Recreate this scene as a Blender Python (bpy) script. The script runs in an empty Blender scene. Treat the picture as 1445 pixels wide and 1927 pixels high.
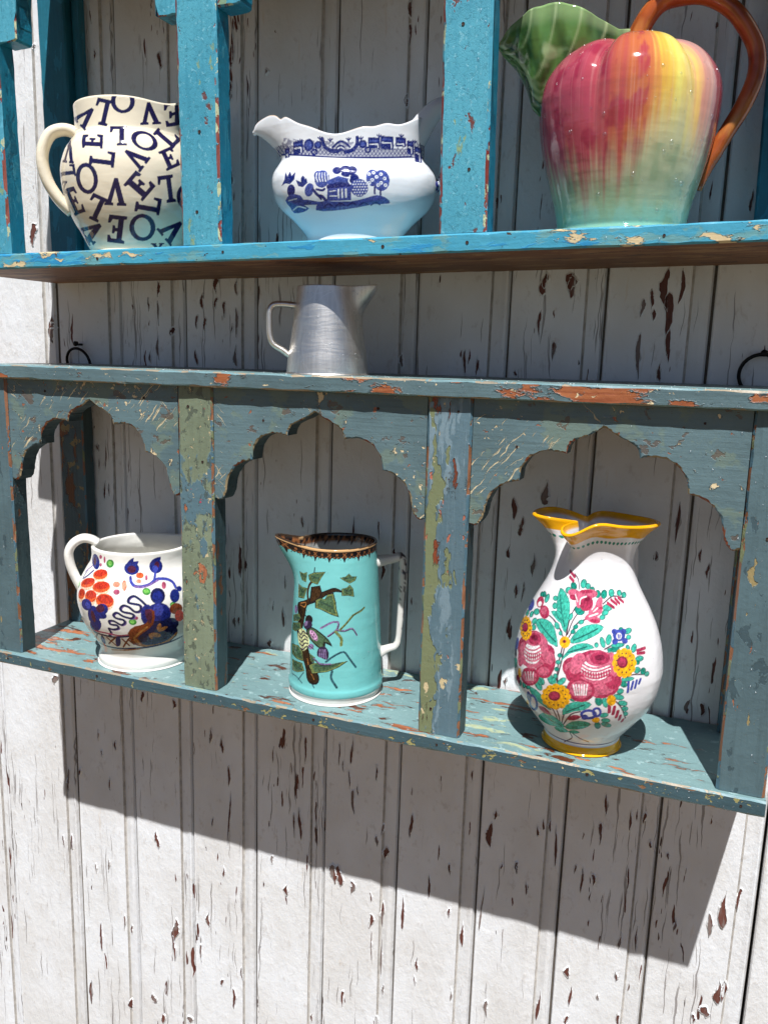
import bpy, math, random
import numpy as np
from mathutils import Matrix, Vector
random.seed(7); RNG = np.random.default_rng(11)
scene = bpy.context.scene
COL = scene.collection

# ------------------------------------------------------------------ camera
cam_d = bpy.data.cameras.new('camera'); cam = bpy.data.objects.new('camera', cam_d); COL.objects.link(cam)
cam_d.sensor_fit = 'HORIZONTAL'; cam_d.sensor_width = 36.0; cam_d.lens = 36.0 * 1573.3 / 1445.0
cam_d.clip_start = 0.01; cam_d.clip_end = 2000
fw = Vector((-0.36038525, 0.91310029, -0.19071007)); rt = Vector((0.92757445, 0.372413, 0.03023575)); up = Vector((-0.09863118, 0.16600127, 0.98118065))
cam.matrix_world = Matrix(((rt.x, up.x, -fw.x, 0.25004), (rt.y, up.y, -fw.y, -0.85), (rt.z, up.z, -fw.z, 0.01267), (0, 0, 0, 1)))
scene.camera = cam
# ------------------------------------------------------------------ sky and sun
SUN_EL, SUN_AZ = math.radians(60.4), math.radians(15.5)
world = bpy.data.worlds.new('World'); scene.world = world; world.use_nodes = True
wn = world.node_tree.nodes; wn.clear()
sky = wn.new('ShaderNodeTexSky'); sky.sky_type = 'NISHITA'; sky.sun_disc = False
sky.sun_elevation = SUN_EL; sky.sun_rotation = math.pi - SUN_AZ; sky.altitude = 900; sky.air_density = 0.6; sky.dust_density = 0.3; sky.ozone_density = 1.0
bg = wn.new('ShaderNodeBackground'); bg.inputs['Strength'].default_value = 0.05
wo = wn.new('ShaderNodeOutputWorld')
world.node_tree.links.new(sky.outputs[0], bg.inputs[0]); world.node_tree.links.new(bg.outputs[0], wo.inputs[0])
sun_d = bpy.data.lights.new('sun', 'SUN'); sun_d.energy = 5.0; sun_d.angle = math.radians(0.55); sun_d.color = (1.0, 0.99, 0.985)
sun = bpy.data.objects.new('sun', sun_d); COL.objects.link(sun); sun.location = (1, -3, 4)
to_sun = Vector((math.sin(SUN_AZ) * math.cos(SUN_EL), -math.cos(SUN_AZ) * math.cos(SUN_EL), math.sin(SUN_EL)))
sun.rotation_euler = to_sun.to_track_quat('Z', 'Y').to_euler()
scene.view_settings.view_transform = 'Standard'; scene.view_settings.look = 'None'
scene.view_settings.exposure = 0.34; scene.view_settings.gamma = 1.0; scene.view_settings.use_curve_mapping = False

scene.cycles.use_adaptive_sampling = True; scene.cycles.adaptive_threshold = 0.02; scene.cycles.adaptive_min_samples = 12
scene.cycles.max_bounces = 5; scene.cycles.diffuse_bounces = 3; scene.cycles.glossy_bounces = 3; scene.cycles.transparent_max_bounces = 8; scene.cycles.transmission_bounces = 2

# ------------------------------------------------------------------ helpers
def lin(h):
    h = h.lstrip('#'); out = []
    for i in (0, 2, 4):
        c = int(h[i:i+2], 16) / 255
        out.append(c / 12.92 if c <= .04045 else ((c + .055) / 1.055) ** 2.4)
    return tuple(out)

def tag(o, label=None, cat=None, group=None, kind=None):
    if label: o['label'] = label
    if cat: o['category'] = cat
    if group: o['group'] = group
    if kind: o['kind'] = kind
    return o

def empty(name, loc=(0, 0, 0), rot=(0, 0, 0)):
    o = bpy.data.objects.new(name, None); COL.objects.link(o); o.location = loc; o.rotation_euler = rot; o.empty_display_size = .02
    return o

def mesh(name, V, F, mats, parent=None, fm=None, smooth=False, col=None):
    me = bpy.data.meshes.new(name)
    me.from_pydata(np.asarray(V, float).tolist(), [], [list(map(int, f)) for f in F] if not isinstance(F, np.ndarray) else F.tolist())
    for m in (mats if isinstance(mats, (list, tuple)) else [mats]): me.materials.append(m)
    if fm is not None: me.polygons.foreach_set('material_index', np.asarray(fm, np.int32))
    if smooth is True: me.polygons.foreach_set('use_smooth', np.ones(len(me.polygons), bool))
    elif smooth is not False: me.polygons.foreach_set('use_smooth', np.asarray(smooth, bool))
    if col is not None:
        a = me.color_attributes.new('Col', 'FLOAT_COLOR', 'POINT')
        c = np.ones((len(V), 4), np.float32); c[:, :3] = col; a.data.foreach_set('color', c.ravel())
    me.update()
    o = bpy.data.objects.new(name, me); COL.objects.link(o)
    if parent: o.parent = parent
    return o

def hashn(p, seed=0):
    x = np.sin(p[..., 0] * 127.1 + p[..., 1] * 311.7 + seed * 74.7) * 43758.5453
    return x - np.floor(x)
def vnoise(x, y, seed=0):
    xi, yi = np.floor(x), np.floor(y); fx, fy = x - xi, y - yi
    fx = fx * fx * (3 - 2 * fx); fy = fy * fy * (3 - 2 * fy)
    h = lambda a, b: hashn(np.stack([a, b], -1), seed)
    return (h(xi, yi) * (1 - fx) + h(xi + 1, yi) * fx) * (1 - fy) + (h(xi, yi + 1) * (1 - fx) + h(xi + 1, yi + 1) * fx) * fy
def fbm(x, y, seed=0, o=3): return sum(vnoise(x * 2 ** k, y * 2 ** k, seed + k) / 2 ** k for k in range(o)) / (2 - 2 ** (1 - o))
def sstep(a, b, x):
    t = np.clip((x - a) / (b - a), 0, 1); return t * t * (3 - 2 * t)

def catmull(pts, n=12, closed=False):
    P = np.array(pts, float); out = []
    if closed: P2 = np.vstack([P[-1], P, P[0], P[1]]); m = len(P)
    else: P2 = np.vstack([2 * P[0] - P[1], P, 2 * P[-1] - P[-2]]); m = len(P) - 1
    for i in range(m):
        a, b, c, d = P2[i:i + 4]
        for u in np.linspace(0, 1, n, endpoint=False):
            out.append(.5 * ((2 * b) + (-a + c) * u + (2 * a - 5 * b + 4 * c - d) * u * u + (-a + 3 * b - 3 * c + d) * u ** 3))
    if not closed: out.append(P[-1])
    return np.array(out)
def resample(P, ds):
    t = np.r_[0, np.cumsum(np.sqrt((np.diff(P, axis=0) ** 2).sum(1)))]
    n = max(2, int(t[-1] / ds) + 1); q = np.linspace(0, t[-1], n)
    return np.stack([np.interp(q, t, P[:, k]) for k in range(P.shape[1])], 1)

# ------------------------------------------------------------------ node materials
class NT:
    def __init__(s, name):
        s.m = bpy.data.materials.new(name); s.m.use_nodes = True; s.t = s.m.node_tree; s.t.nodes.clear()
        s.out = s.t.nodes.new('ShaderNodeOutputMaterial')
    def n(s, typ, ins=None, **kw):
        nd = s.t.nodes.new(typ)
        for k, v in kw.items(): setattr(nd, k, v)
        for k, v in (ins or {}).items(): s.set(nd.inputs[k], v)
        return nd
    def set(s, sock, v):
        if isinstance(v, bpy.types.NodeSocket): s.t.links.new(v, sock)
        elif isinstance(v, (tuple, list)) and len(v) == 3 and sock.type == 'RGBA': sock.default_value = (*v, 1)
        else: sock.default_value = v
    def math(s, op, a, b=0.0, clamp=False):
        nd = s.n('ShaderNodeMath', operation=op, use_clamp=clamp); s.set(nd.inputs[0], a); s.set(nd.inputs[1], b); return nd.outputs[0]
    def ramp(s, x, lo, hi, a=0.0, b=1.0):
        nd = s.n('ShaderNodeMapRange', interpolation_type='SMOOTHSTEP'); s.set(nd.inputs[0], x)
        for i, v in zip((1, 2, 3, 4), (lo, hi, a, b)): s.set(nd.inputs[i], v)
        return nd.outputs[0]
    def mix(s, f, a, b):
        nd = s.n('ShaderNodeMix', data_type='RGBA'); s.set(nd.inputs[0], f); s.set(nd.inputs[6], a); s.set(nd.inputs[7], b); return nd.outputs[2]
    def coords(s, rnd=6.0):
        tc = s.n('ShaderNodeTexCoord').outputs['Object']
        if rnd:
            oi = s.n('ShaderNodeObjectInfo').outputs['Random']
            cb = s.n('ShaderNodeCombineXYZ'); s.set(cb.inputs[0], s.math('MULTIPLY', oi, rnd)); s.set(cb.inputs[2], s.math('MULTIPLY', oi, rnd * 1.7))
            va = s.n('ShaderNodeVectorMath', operation='ADD'); s.set(va.inputs[0], tc); s.set(va.inputs[1], cb.outputs[0]); tc = va.outputs[0]
        return tc
    def warp(s, co, scale, amt):
        nz = s.n('ShaderNodeTexNoise', {'Vector': co, 'Scale': scale, 'Detail': 2.0})
        v = s.n('ShaderNodeVectorMath', operation='SUBTRACT'); s.set(v.inputs[0], nz.outputs['Color']); v.inputs[1].default_value = (.5, .5, .5)
        w = s.n('ShaderNodeVectorMath', operation='MULTIPLY'); s.set(w.inputs[0], v.outputs[0]); w.inputs[1].default_value = amt if isinstance(amt, tuple) else (amt,) * 3
        a = s.n('ShaderNodeVectorMath', operation='ADD'); s.set(a.inputs[0], co); s.set(a.inputs[1], w.outputs[0]); return a.outputs[0]
    def scaled(s, co, sc, off=0.0):
        v = s.n('ShaderNodeVectorMath', operation='MULTIPLY_ADD'); s.set(v.inputs[0], co); v.inputs[1].default_value = sc; v.inputs[2].default_value = (off, off * 1.3, off * .7); return v.outputs[0]
    def noise(s, co, sc, detail=3.0, rough=.55, off=0.0):
        return s.n('ShaderNodeTexNoise', {'Vector': s.scaled(co, sc, off), 'Scale': 1.0, 'Detail': detail, 'Roughness': rough}).outputs['Fac']
    def vor(s, co, sc, off=0.0, feature='DISTANCE_TO_EDGE'):
        return s.n('ShaderNodeTexVoronoi', {'Vector': s.scaled(co, sc, off), 'Scale': 1.0}, feature=feature).outputs['Distance']
    def finish(s, color, rough=.5, height=None, dist=.001, strength=1.0, **kw):
        b = s.n('ShaderNodeBsdfPrincipled'); s.set(b.inputs['Base Color'], color); s.set(b.inputs['Roughness'], rough)
        for k, v in kw.items(): s.set(b.inputs[k.replace('_', ' ')], v)
        if height is not None:
            bp = s.n('ShaderNodeBump', {'Strength': strength, 'Distance': dist, 'Height': height}); s.set(b.inputs['Normal'], bp.outputs[0])
        s.t.links.new(b.outputs[0], s.out.inputs[0]); return s.m

def white_plank_mat():
    t = NT('peeling_white_paint'); co = t.coords(9.0)
    w = t.warp(co, 26.0, (.010, .0, .012))
    dens = t.noise(co, (13, 6, 3.4), 1.0, .5, 3.1)
    big = t.noise(w, (125, 30, 17), 3.0, .55, 1.7)
    oi = t.math('MULTIPLY', t.math('SUBTRACT', t.n('ShaderNodeObjectInfo').outputs['Random'], .5), .07)
    dd = t.math('ADD', t.math('SUBTRACT', big, t.ramp(dens, .36, .72, .755, .622)), oi)
    allc = t.ramp(dd, 0.0, .014)
    lump = t.noise(w, (110, 50, 65), 3.0, .65, 15.0)
    dash = t.noise(w, (330, 40, 9.0), 2.0, .6, 22.0)
    split = t.ramp(t.math('SUBTRACT', dash, t.math('SUBTRACT', t.ramp(dens, .36, .66, .71, .60), oi)), 0.0, .035)
    tone = t.noise(co, (10, 5, 7.0), 3.0, .6, 51.0)
    white = t.mix(t.ramp(tone, .3, .7), lin('e6e8ea'), lin('d9d8d6'))
    white = t.mix(t.ramp(big, .34, .22, 0.0, .30), white, lin('cdb89c'))
    white = t.mix(t.ramp(lump, .58, .74, 0.0, .34), white, lin('b3aaa1'))
    wood = t.mix(t.ramp(dash, .40, .62), lin('6b3a30'), lin('3f231d'))
    c = t.mix(t.math('MULTIPLY', split, .62), white, lin('4d3c34'))
    c = t.mix(allc, c, wood)
    h = t.math('ADD', t.math('MULTIPLY', t.math('SUBTRACT', 1.0, allc), .65), t.math('MULTIPLY', lump, 1.0))
    return t.finish(c, .62, h, .0012)

def paint_mat(name, base, layers, grain='x', rough=.48, dist=.0010, craze=0.0, rnd=5.0, cracks=None):
    """old paint in coats: base tones, then worn patches, each patch a lower or higher coat"""
    t = NT(name); co = t.coords(rnd); w = t.warp(co, 60.0, .010)
    g = t.noise(co, {'x': (14, 200, 260), 'z': (260, 200, 14)}[grain], 4.0, .6, 2.0)
    tone = t.noise(co, (11, 11, 11), 4.0, .6, 7.0)
    c = t.mix(t.ramp(tone, .3, .72), lin(base[0]), lin(base[1]))
    c = t.mix(t.ramp(g, .45, .75, 0.0, .35), c, lin(base[2]))
    h = t.math('MULTIPLY', g, .35)
    h = t.math('ADD', h, t.math('MULTIPLY', t.noise(w, (160, 160, 160), 3.0, .6, 9.0), .45))
    for i, L in enumerate(layers):
        src = w
        if 'rot' in L:
            vr = t.n('ShaderNodeVectorRotate', {'Vector': w, 'Angle': L['rot']}, rotation_type='Y_AXIS'); src = vr.outputs[0]
        f = t.noise(src, L['s'], L.get('d', 4.0), L.get('r', .6), 11.0 + 5.3 * (0 if name.startswith('slate_peeled') and i == 1 else i))
        th = L['t']
        if 'm' in L:
            ms, a, b = L['m']; k = t.ramp(t.noise(co, ms, 2.0, .5, 31.0 + (0 if name.startswith('slate_peeled') and i == 1 else i)), a, b, .16, 0.0); th = t.math('ADD', k, L['t'])
        if 'gx' in L:
            sx = t.n('ShaderNodeSeparateXYZ'); t.set(sx.inputs[0], t.n('ShaderNodeTexCoord').outputs['Object'])
            th = t.math('ADD', t.math('MULTIPLY', t.math('SUBTRACT', sx.outputs[L.get('ga', 0)], L['gx'][0]), L['gx'][1]), th)
        ex = t.math('SUBTRACT', f, th); f = t.ramp(ex, 0.0, L.get('w', .02))
        if L.get('d') == 5.0:
            c = t.mix(t.math('MULTIPLY', t.ramp(ex, -.022, 0.0), .45), c, lin('2b2a26')); h = t.math('ADD', h, t.math('MULTIPLY', t.ramp(ex, -.03, 0.0), .25))
        if 'o' in L: f = t.math('MULTIPLY', f, L['o'])
        col = lin(L['c'])
        if 'c2' in L: col = t.mix(t.ramp(g, .35, .65), lin(L['c']), lin(L['c2']))
        c = t.mix(f, c, col); h = t.math('ADD', h, t.math('MULTIPLY', f, L.get('h', -.5)))
    if craze:
        vc = t.vor(t.warp(co, 120.0, .006), (330, 330, 330), 3.0)
        cz = t.ramp(vc, .02, .12, craze, 0.0); c = t.mix(cz, c, lin(base[2])); h = t.math('SUBTRACT', h, t.math('MULTIPLY', cz, .5))
    return t.finish(c, rough, h, dist)

def glaze_mat(name, rough=.09, bump=.0, ior=1.5):
    t = NT(name); a = t.n('ShaderNodeVertexColor', layer_name='Col').outputs['Color']; co = t.coords(0)
    h = t.math('ADD', t.noise(co, (55, 55, 75), 2.0, .5), t.math('MULTIPLY', t.noise(co, (18, 18, 160), 2.0, .5, 4.0), .35))
    return t.finish(a, rough, h, .0006 + bump, 1.0, IOR=ior)
def plain_mat(name, c, rough=.5, metal=0.0, nscale=60.0, amt=.25, dist=.0004):
    t = NT(name); co = t.coords(0); nz = t.noise(co, (nscale,) * 3, 4.0, .6)
    col = t.mix(t.ramp(nz, .3, .75, 0.0, amt), lin(c), tuple(x * .35 for x in lin(c)))
    return t.finish(col, rough, nz, dist, 1.0, Metallic=metal)

M = {}
M['wall'] = white_plank_mat()
cream, wood1, wood2, olive, pale = 'd9c7a0', '8a4a2c', '5c3322', '7d8a66', 'c3c89a'
SL = ('5f777c', '52686d', '3f5053')
M['panel'] = paint_mat('slate_blue_scratched', SL, [
    dict(c='70806f', s=(24, 24, 30), t=.54, h=-.1, o=.55, w=.06), dict(c='5d4a3c', s=(46, 40, 70), t=.62, h=-.3, o=.7),
    dict(c=cream, s=(170, 60, 200), t=.615, m=((8, 8, 9), .42, .62), h=-.6, w=.03), dict(c=cream, s=(66, 30, 52), t=.645, m=((7, 7, 12), .44, .60), h=-.7, w=.015, d=5.0),
    dict(c='cfc09c', s=(26, 30, 420), t=.60, m=((6, 6, 7), .44, .60), h=-.4, w=.03, rot=.85), dict(c='c2b594', s=(24, 30, 520), t=.63, m=((7, 6, 6), .44, .60), h=-.4, w=.03, rot=2.35),
    dict(c='9a5f45', s=(75, 40, 110), t=.665, h=-.7)], 'x')
M['edge_s'] = paint_mat('slate_worn_edge', ('8c8064', 'b09a74', '5b4b3c'), [dict(c='4f6f7c', s=(60, 60, 60), t=.52, h=.3), dict(c=wood1, s=(50, 50, 50), t=.55, h=-.3)], 'x')
M['top_front'] = paint_mat('slate_peeled_board', SL, [
    dict(c='cf9a86', s=(21, 24, 52), t=.515, m=((5, 6, 6), .42, .58), h=-.7, w=.015, d=5.0), dict(c=wood1, c2='a8673f', s=(21, 24, 52), t=.528, m=((5, 6, 6), .42, .58), h=-.8, w=.012, d=5.0),
    dict(c=cream, s=(120, 60, 200), t=.66, h=-.5), dict(c='34474d', s=(80, 60, 140), t=.66, h=-.3, o=.7)], 'x')
M['shelf_top'] = paint_mat('pale_blue_worn_shelf', ('7f9d9d', '708d8e', '637b7b'), [
    dict(c='aab491', s=(15, 60, 60), t=.59, m=((5, 5, 5), .44, .60), h=-.2, w=.05), dict(c='b5714c', c2='8a5238', s=(14, 85, 60), t=.585, m=((5, 5, 5), .42, .60), h=-.6, w=.012, d=5.0, gx=(-.05, .10)),
    dict(c=wood2, s=(26, 75, 60), t=.615, m=((7, 7, 7), .42, .58), h=-.8, w=.012, d=5.0), dict(c='aac6c6', s=(120, 120, 120), t=.60, h=.2, w=.06, o=.5)], 'x', .36)
M['shelf_front'] = paint_mat('slate_speckled_edge', ('455f67', '3b545c', '2f4146'), [
    dict(c='9c9560', s=(80, 60, 110), t=.61, m=((5, 6, 6), .42, .58), h=-.5, w=.03), dict(c='b8aa80', s=(180, 90, 240), t=.655, h=-.5, w=.03), dict(c='7e5a3e', s=(50, 50, 120), t=.64, h=-.5)], 'x')
M['shelf_edge'] = paint_mat('bare_front_arris', ('8d8574', 'a8977d', '6b5d4d'), [dict(c='6f8f94', s=(30, 60, 60), t=.48, h=.2)], 'x')
M['under'] = paint_mat('bare_brown_wood', ('8a5a36', '75482a', '4c2e18'), [dict(c='9a7048', s=(12, 60, 60), t=.55, h=.1), dict(c='3a2414', s=(20, 70, 70), t=.60, h=-.2, o=.7)], 'x', .6)
M['post_s'] = paint_mat('slate_blue_post', ('587076', '4d6268', '3d4f53'), [
    dict(c='96865c', s=(120, 60, 40), t=.645, m=((9, 9, 6), .42, .60), h=-.4, w=.03), dict(c='a5684c', s=(90, 60, 28), t=.69, h=-.7), dict(c='2d4048', s=(70, 70, 30), t=.62, h=-.2, o=.6)], 'z')
M['post_g'] = paint_mat('sage_green_post', ('7f8b74', '717c66', '565f52'), [
    dict(c='56727c', s=(34, 34, 16), t=.57, h=.25, w=.03), dict(c='434b43', s=(150, 150, 80), t=.575, h=-.2, o=.65), dict(c='b0714f', c2='8a4f38', s=(58, 58, 32), t=.61, m=((8, 8, 9), .42, .58), h=-.8, w=.015, d=5.0),
    dict(c='c9b890', s=(170, 170, 150), t=.635, h=-.4), dict(c='b33c55', s=(130, 130, 100), t=.70, h=.2)], 'z')
M['post_m'] = paint_mat('blue_over_olive_post', ('5b7580', '526a74', '72878f'), [
    dict(c='a4b8c2', s=(160, 150, 16), t=.49, m=((22, 22, 4), .45, .58), h=.1, w=.08, o=.28, gx=(.030, 3.0)), dict(c='757d5c', s=(34, 30, 8), t=.48, h=-.5, w=.012, gx=(.0195, 9.0)), dict(c='8a4528', c2='6c3826', s=(110, 100, 18), t=.52, m=((16, 16, 8), .42, .58), h=-.8, w=.015, d=5.0, gx=(.018, 4.0)),
    dict(c='b06a54', s=(80, 80, 26), t=.63, m=((10, 10, 8), .42, .58), h=-.6), dict(c='c9b890', s=(120, 120, 60), t=.63, m=((10, 10, 8), .42, .58), h=-.4)], 'z')
M['post_edge'] = paint_mat('rubbed_post_edge', ('7d543a', '94664a', '4f3526'), [dict(c='4c6c7a', s=(60, 60, 30), t=.48, h=.3), dict(c='77805f', s=(60, 60, 30), t=.57, h=.3)], 'z')
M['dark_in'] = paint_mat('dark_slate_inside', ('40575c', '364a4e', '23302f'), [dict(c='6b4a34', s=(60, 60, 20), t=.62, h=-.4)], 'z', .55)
M['rear_s'] = paint_mat('slate_rear_post', ('46606b', '3c545e', '2c3d44'), [dict(c='7a4a28', c2='5a3520', s=(34, 34, 10), t=.53, h=-.6, w=.015, d=5.0), dict(c='8a7a55', s=(90, 60, 70), t=.60, h=-.4)], 'z')
TQ = ('56a6ba', '4897ae', '2f7e96')
M['tq_post'] = paint_mat('turquoise_crackled_post', TQ, [
    dict(c='86a07a', s=(62, 62, 20), t=.55, m=((11, 11, 6), .42, .58), h=-.3, w=.03), dict(c='6e3a30', s=(80, 80, 40), t=.655, h=-.7, w=.015), dict(c='2f7486', s=(300, 300, 240), t=.56, h=-.4, w=.05, o=.42), dict(c='86c4d2', s=(220, 220, 160), t=.60, h=.2, w=.05, o=.5)], 'z', .42, dist=.0003, craze=.25)
M['tq_edge'] = paint_mat('turquoise_worn_edge', ('7d332d', '8a4a3a', '3a7f92'), [dict(c='4a9db5', s=(60, 60, 26), t=.49, h=.3), dict(c='b9c09a', s=(80, 80, 50), t=.57, h=.1)], 'z')
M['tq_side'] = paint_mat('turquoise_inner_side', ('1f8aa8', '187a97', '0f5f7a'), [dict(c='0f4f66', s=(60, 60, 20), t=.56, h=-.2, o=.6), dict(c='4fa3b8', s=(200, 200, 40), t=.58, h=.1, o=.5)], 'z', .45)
M['tq_front'] = paint_mat('turquoise_worn_shelf_edge', ('4da5c0', '3d93b0', '3f8292'), [
    dict(c='6f9c98', s=(22, 40, 70), t=.52, h=-.1, w=.06, o=.7), dict(c='2f8cbc', s=(14, 30, 110), t=.57, h=.1, w=.05), dict(c='d3bf95', s=(36, 60, 120), t=.595, m=((6, 7, 7), .42, .58), h=-.6, w=.02, d=5.0), dict(c='4a3a30', s=(110, 110, 150), t=.68, h=-.6)], 'x', .42)
M['tq_rear'] = paint_mat('deep_teal_rear_post', ('1f6f83', '1a6072', '0f4452'), [dict(c='2b86a0', s=(50, 50, 14), t=.55, h=.1, o=.6)], 'z', .5)
M['iron'] = plain_mat('black_iron', '23201f', .45, .7)
M['ground'] = plain_mat('dark_paving', '6c562e', .8, 0, 3.0, .4)

# ------------------------------------------------------------------ shaped boards
def board(name, parent, axis, lo, hi, mats, faces, ch=.0014, seg=None, wob=.0005, seed=0):
    """long board: chamfered section swept along axis with slightly uneven arrises.
    faces: material index for (-b,+b,-a,+a) sides, chamfers and ends; a,b are the two cross axes"""
    lo, hi = np.array(lo, float), np.array(hi, float)
    ax = {'x': 0, 'z': 2}[axis]; a, b = (1, 2) if axis == 'x' else (0, 1)
    L = hi[ax] - lo[ax]; seg = seg or max(2, int(L / .012))
    T = np.linspace(lo[ax], hi[ax], seg + 1)
    A0, A1, B0, B1 = lo[a], hi[a], lo[b], hi[b]
    base = [(A0 + ch, B0), (A1 - ch, B0), (A1, B0 + ch), (A1, B1 - ch), (A1 - ch, B1), (A0 + ch, B1), (A0, B1 - ch), (A0, B0 + ch)]
    sgn = [(1, 1), (-1, 1), (-1, 1), (-1, -1), (-1, -1), (1, -1), (1, -1), (1, 1)]
    V = []
    for k, t in enumerate(T):
        for j, ((u, v), (su, sv)) in enumerate(zip(base, sgn)):
            c = j // 2 if j % 2 == 0 else ((j + 1) // 2) % 4
            n = vnoise(np.array(t * 130.0), np.array(seed * 7.3 + j * 1.9)) * .7 + vnoise(np.array(t * 420.0), np.array(seed * 3.3 + j * 2.7)) * .5
            n = float(n) ** 2 * wob * 2.2
            p = [0, 0, 0]; p[ax] = t; p[a] = u + su * n * (1 if j in (0, 1, 4, 5) else .25); p[b] = v + sv * n * (1 if j in (2, 3, 6, 7) else .25); V.append(p)
    F, fm = [], []
    side = {0: 0, 2: 3, 4: 1, 6: 2}
    flip = axis == 'x'
    for k in range(seg):
        for j in range(8):
            q = [k * 8 + j, k * 8 + (j + 1) % 8, (k + 1) * 8 + (j + 1) % 8, (k + 1) * 8 + j]
            F.append(q); fm.append(faces[side[j]] if j in side else faces[4])
    F.append(list(range(8))[::-1]); F.append([seg * 8 + j for j in range(8)]); fm += [faces[5]] * 2
    return mesh(name, V, F, mats, parent, fm)

ARCH = [(0, -.0462), (.0025, -.0475), (.010, -.0523), (.0235, -.0588), (.0285, -.0640), (.0300, -.0703), (.0365, -.0690), (.0480, -.0690), (.0600, -.0746), (.0675, -.0850), (.0695, -.0966),
        (.0800, -.0992), (.0910, -.1066), (.0970, -.1170), (.0995, -.1285), (.1025, -.1360), (.1070, -.1398), (.1125, -.1385)]
ARCH_B = ARCH[:11] + [(.0755, -.0840), (.0840, -.0880), (.0872, -.0980), (.0876, -.1270), (.0884, -.1388), (.1000, -.1396), (.1125, -.1396)]
def arch_outline(hw, shift, blocky=False):
    A = np.array(ARCH_B if blocky else ARCH); A[:, 0] *= hw / .1125; A[:, 1] += shift
    out = []
    for a, b in ((0, 5), (5, 10), (10, 17)):
        seg = catmull(A[a:b + 1], 5)
        if blocky and b == 17: seg = resample(A[a:b + 1], .004)
        out.append(seg if b == 17 else seg[:-1])
    R = np.vstack(out); Lf = R[::-1].copy(); Lf[:, 0] *= -1
    return np.vstack([Lf[:-1], R])
def arch_panel(name, parent, x0, x1, y0, y1, ztop, shift, mats, seed):
    hw = (x1 - x0) / 2; O = arch_outline(hw, shift, seed >= 5); O[:, 0] += (x0 + x1) / 2
    O[1:-1] += (RNG.random((len(O) - 2, 2)) - .5) * .0007
    O = O[np.argsort(O[:, 0], kind='stable')]; O[0, 0], O[-1, 0] = x0, x1
    n = len(O); ch = .0013; d = np.gradient(O, axis=0); nr = np.stack([-d[:, 1], d[:, 0]], 1); nr /= np.linalg.norm(nr, axis=1)[:, None]
    I = O + nr * (ch * (.5 + 1.2 * RNG.random((n, 1)))); I[:, 0] = np.maximum.accumulate(I[:, 0]); I[0, 0], I[-1, 0] = x0, x1
    V = [(p[0], y0, p[1]) for p in I] + [(p[0], y0, ztop) for p in I] + [(p[0], y0 + ch, p[1]) for p in O] + [(p[0], y1, p[1]) for p in O] + [(p[0], y1, ztop) for p in O]
    F, fm = [], []
    for i in range(n - 1):
        j = i + 1
        F += [[i, j, n + j, n + i], [2 * n + i, 2 * n + j, j, i], [3 * n + i, 3 * n + j, 2 * n + j, 2 * n + i], [4 * n + i, 4 * n + j, 3 * n + j, 3 * n + i], [n + i, n + j, 4 * n + j, 4 * n + i]]; fm += [0, 1, 2, 2, 2]
    return mesh(name, V, F, mats, parent, fm)

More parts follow.
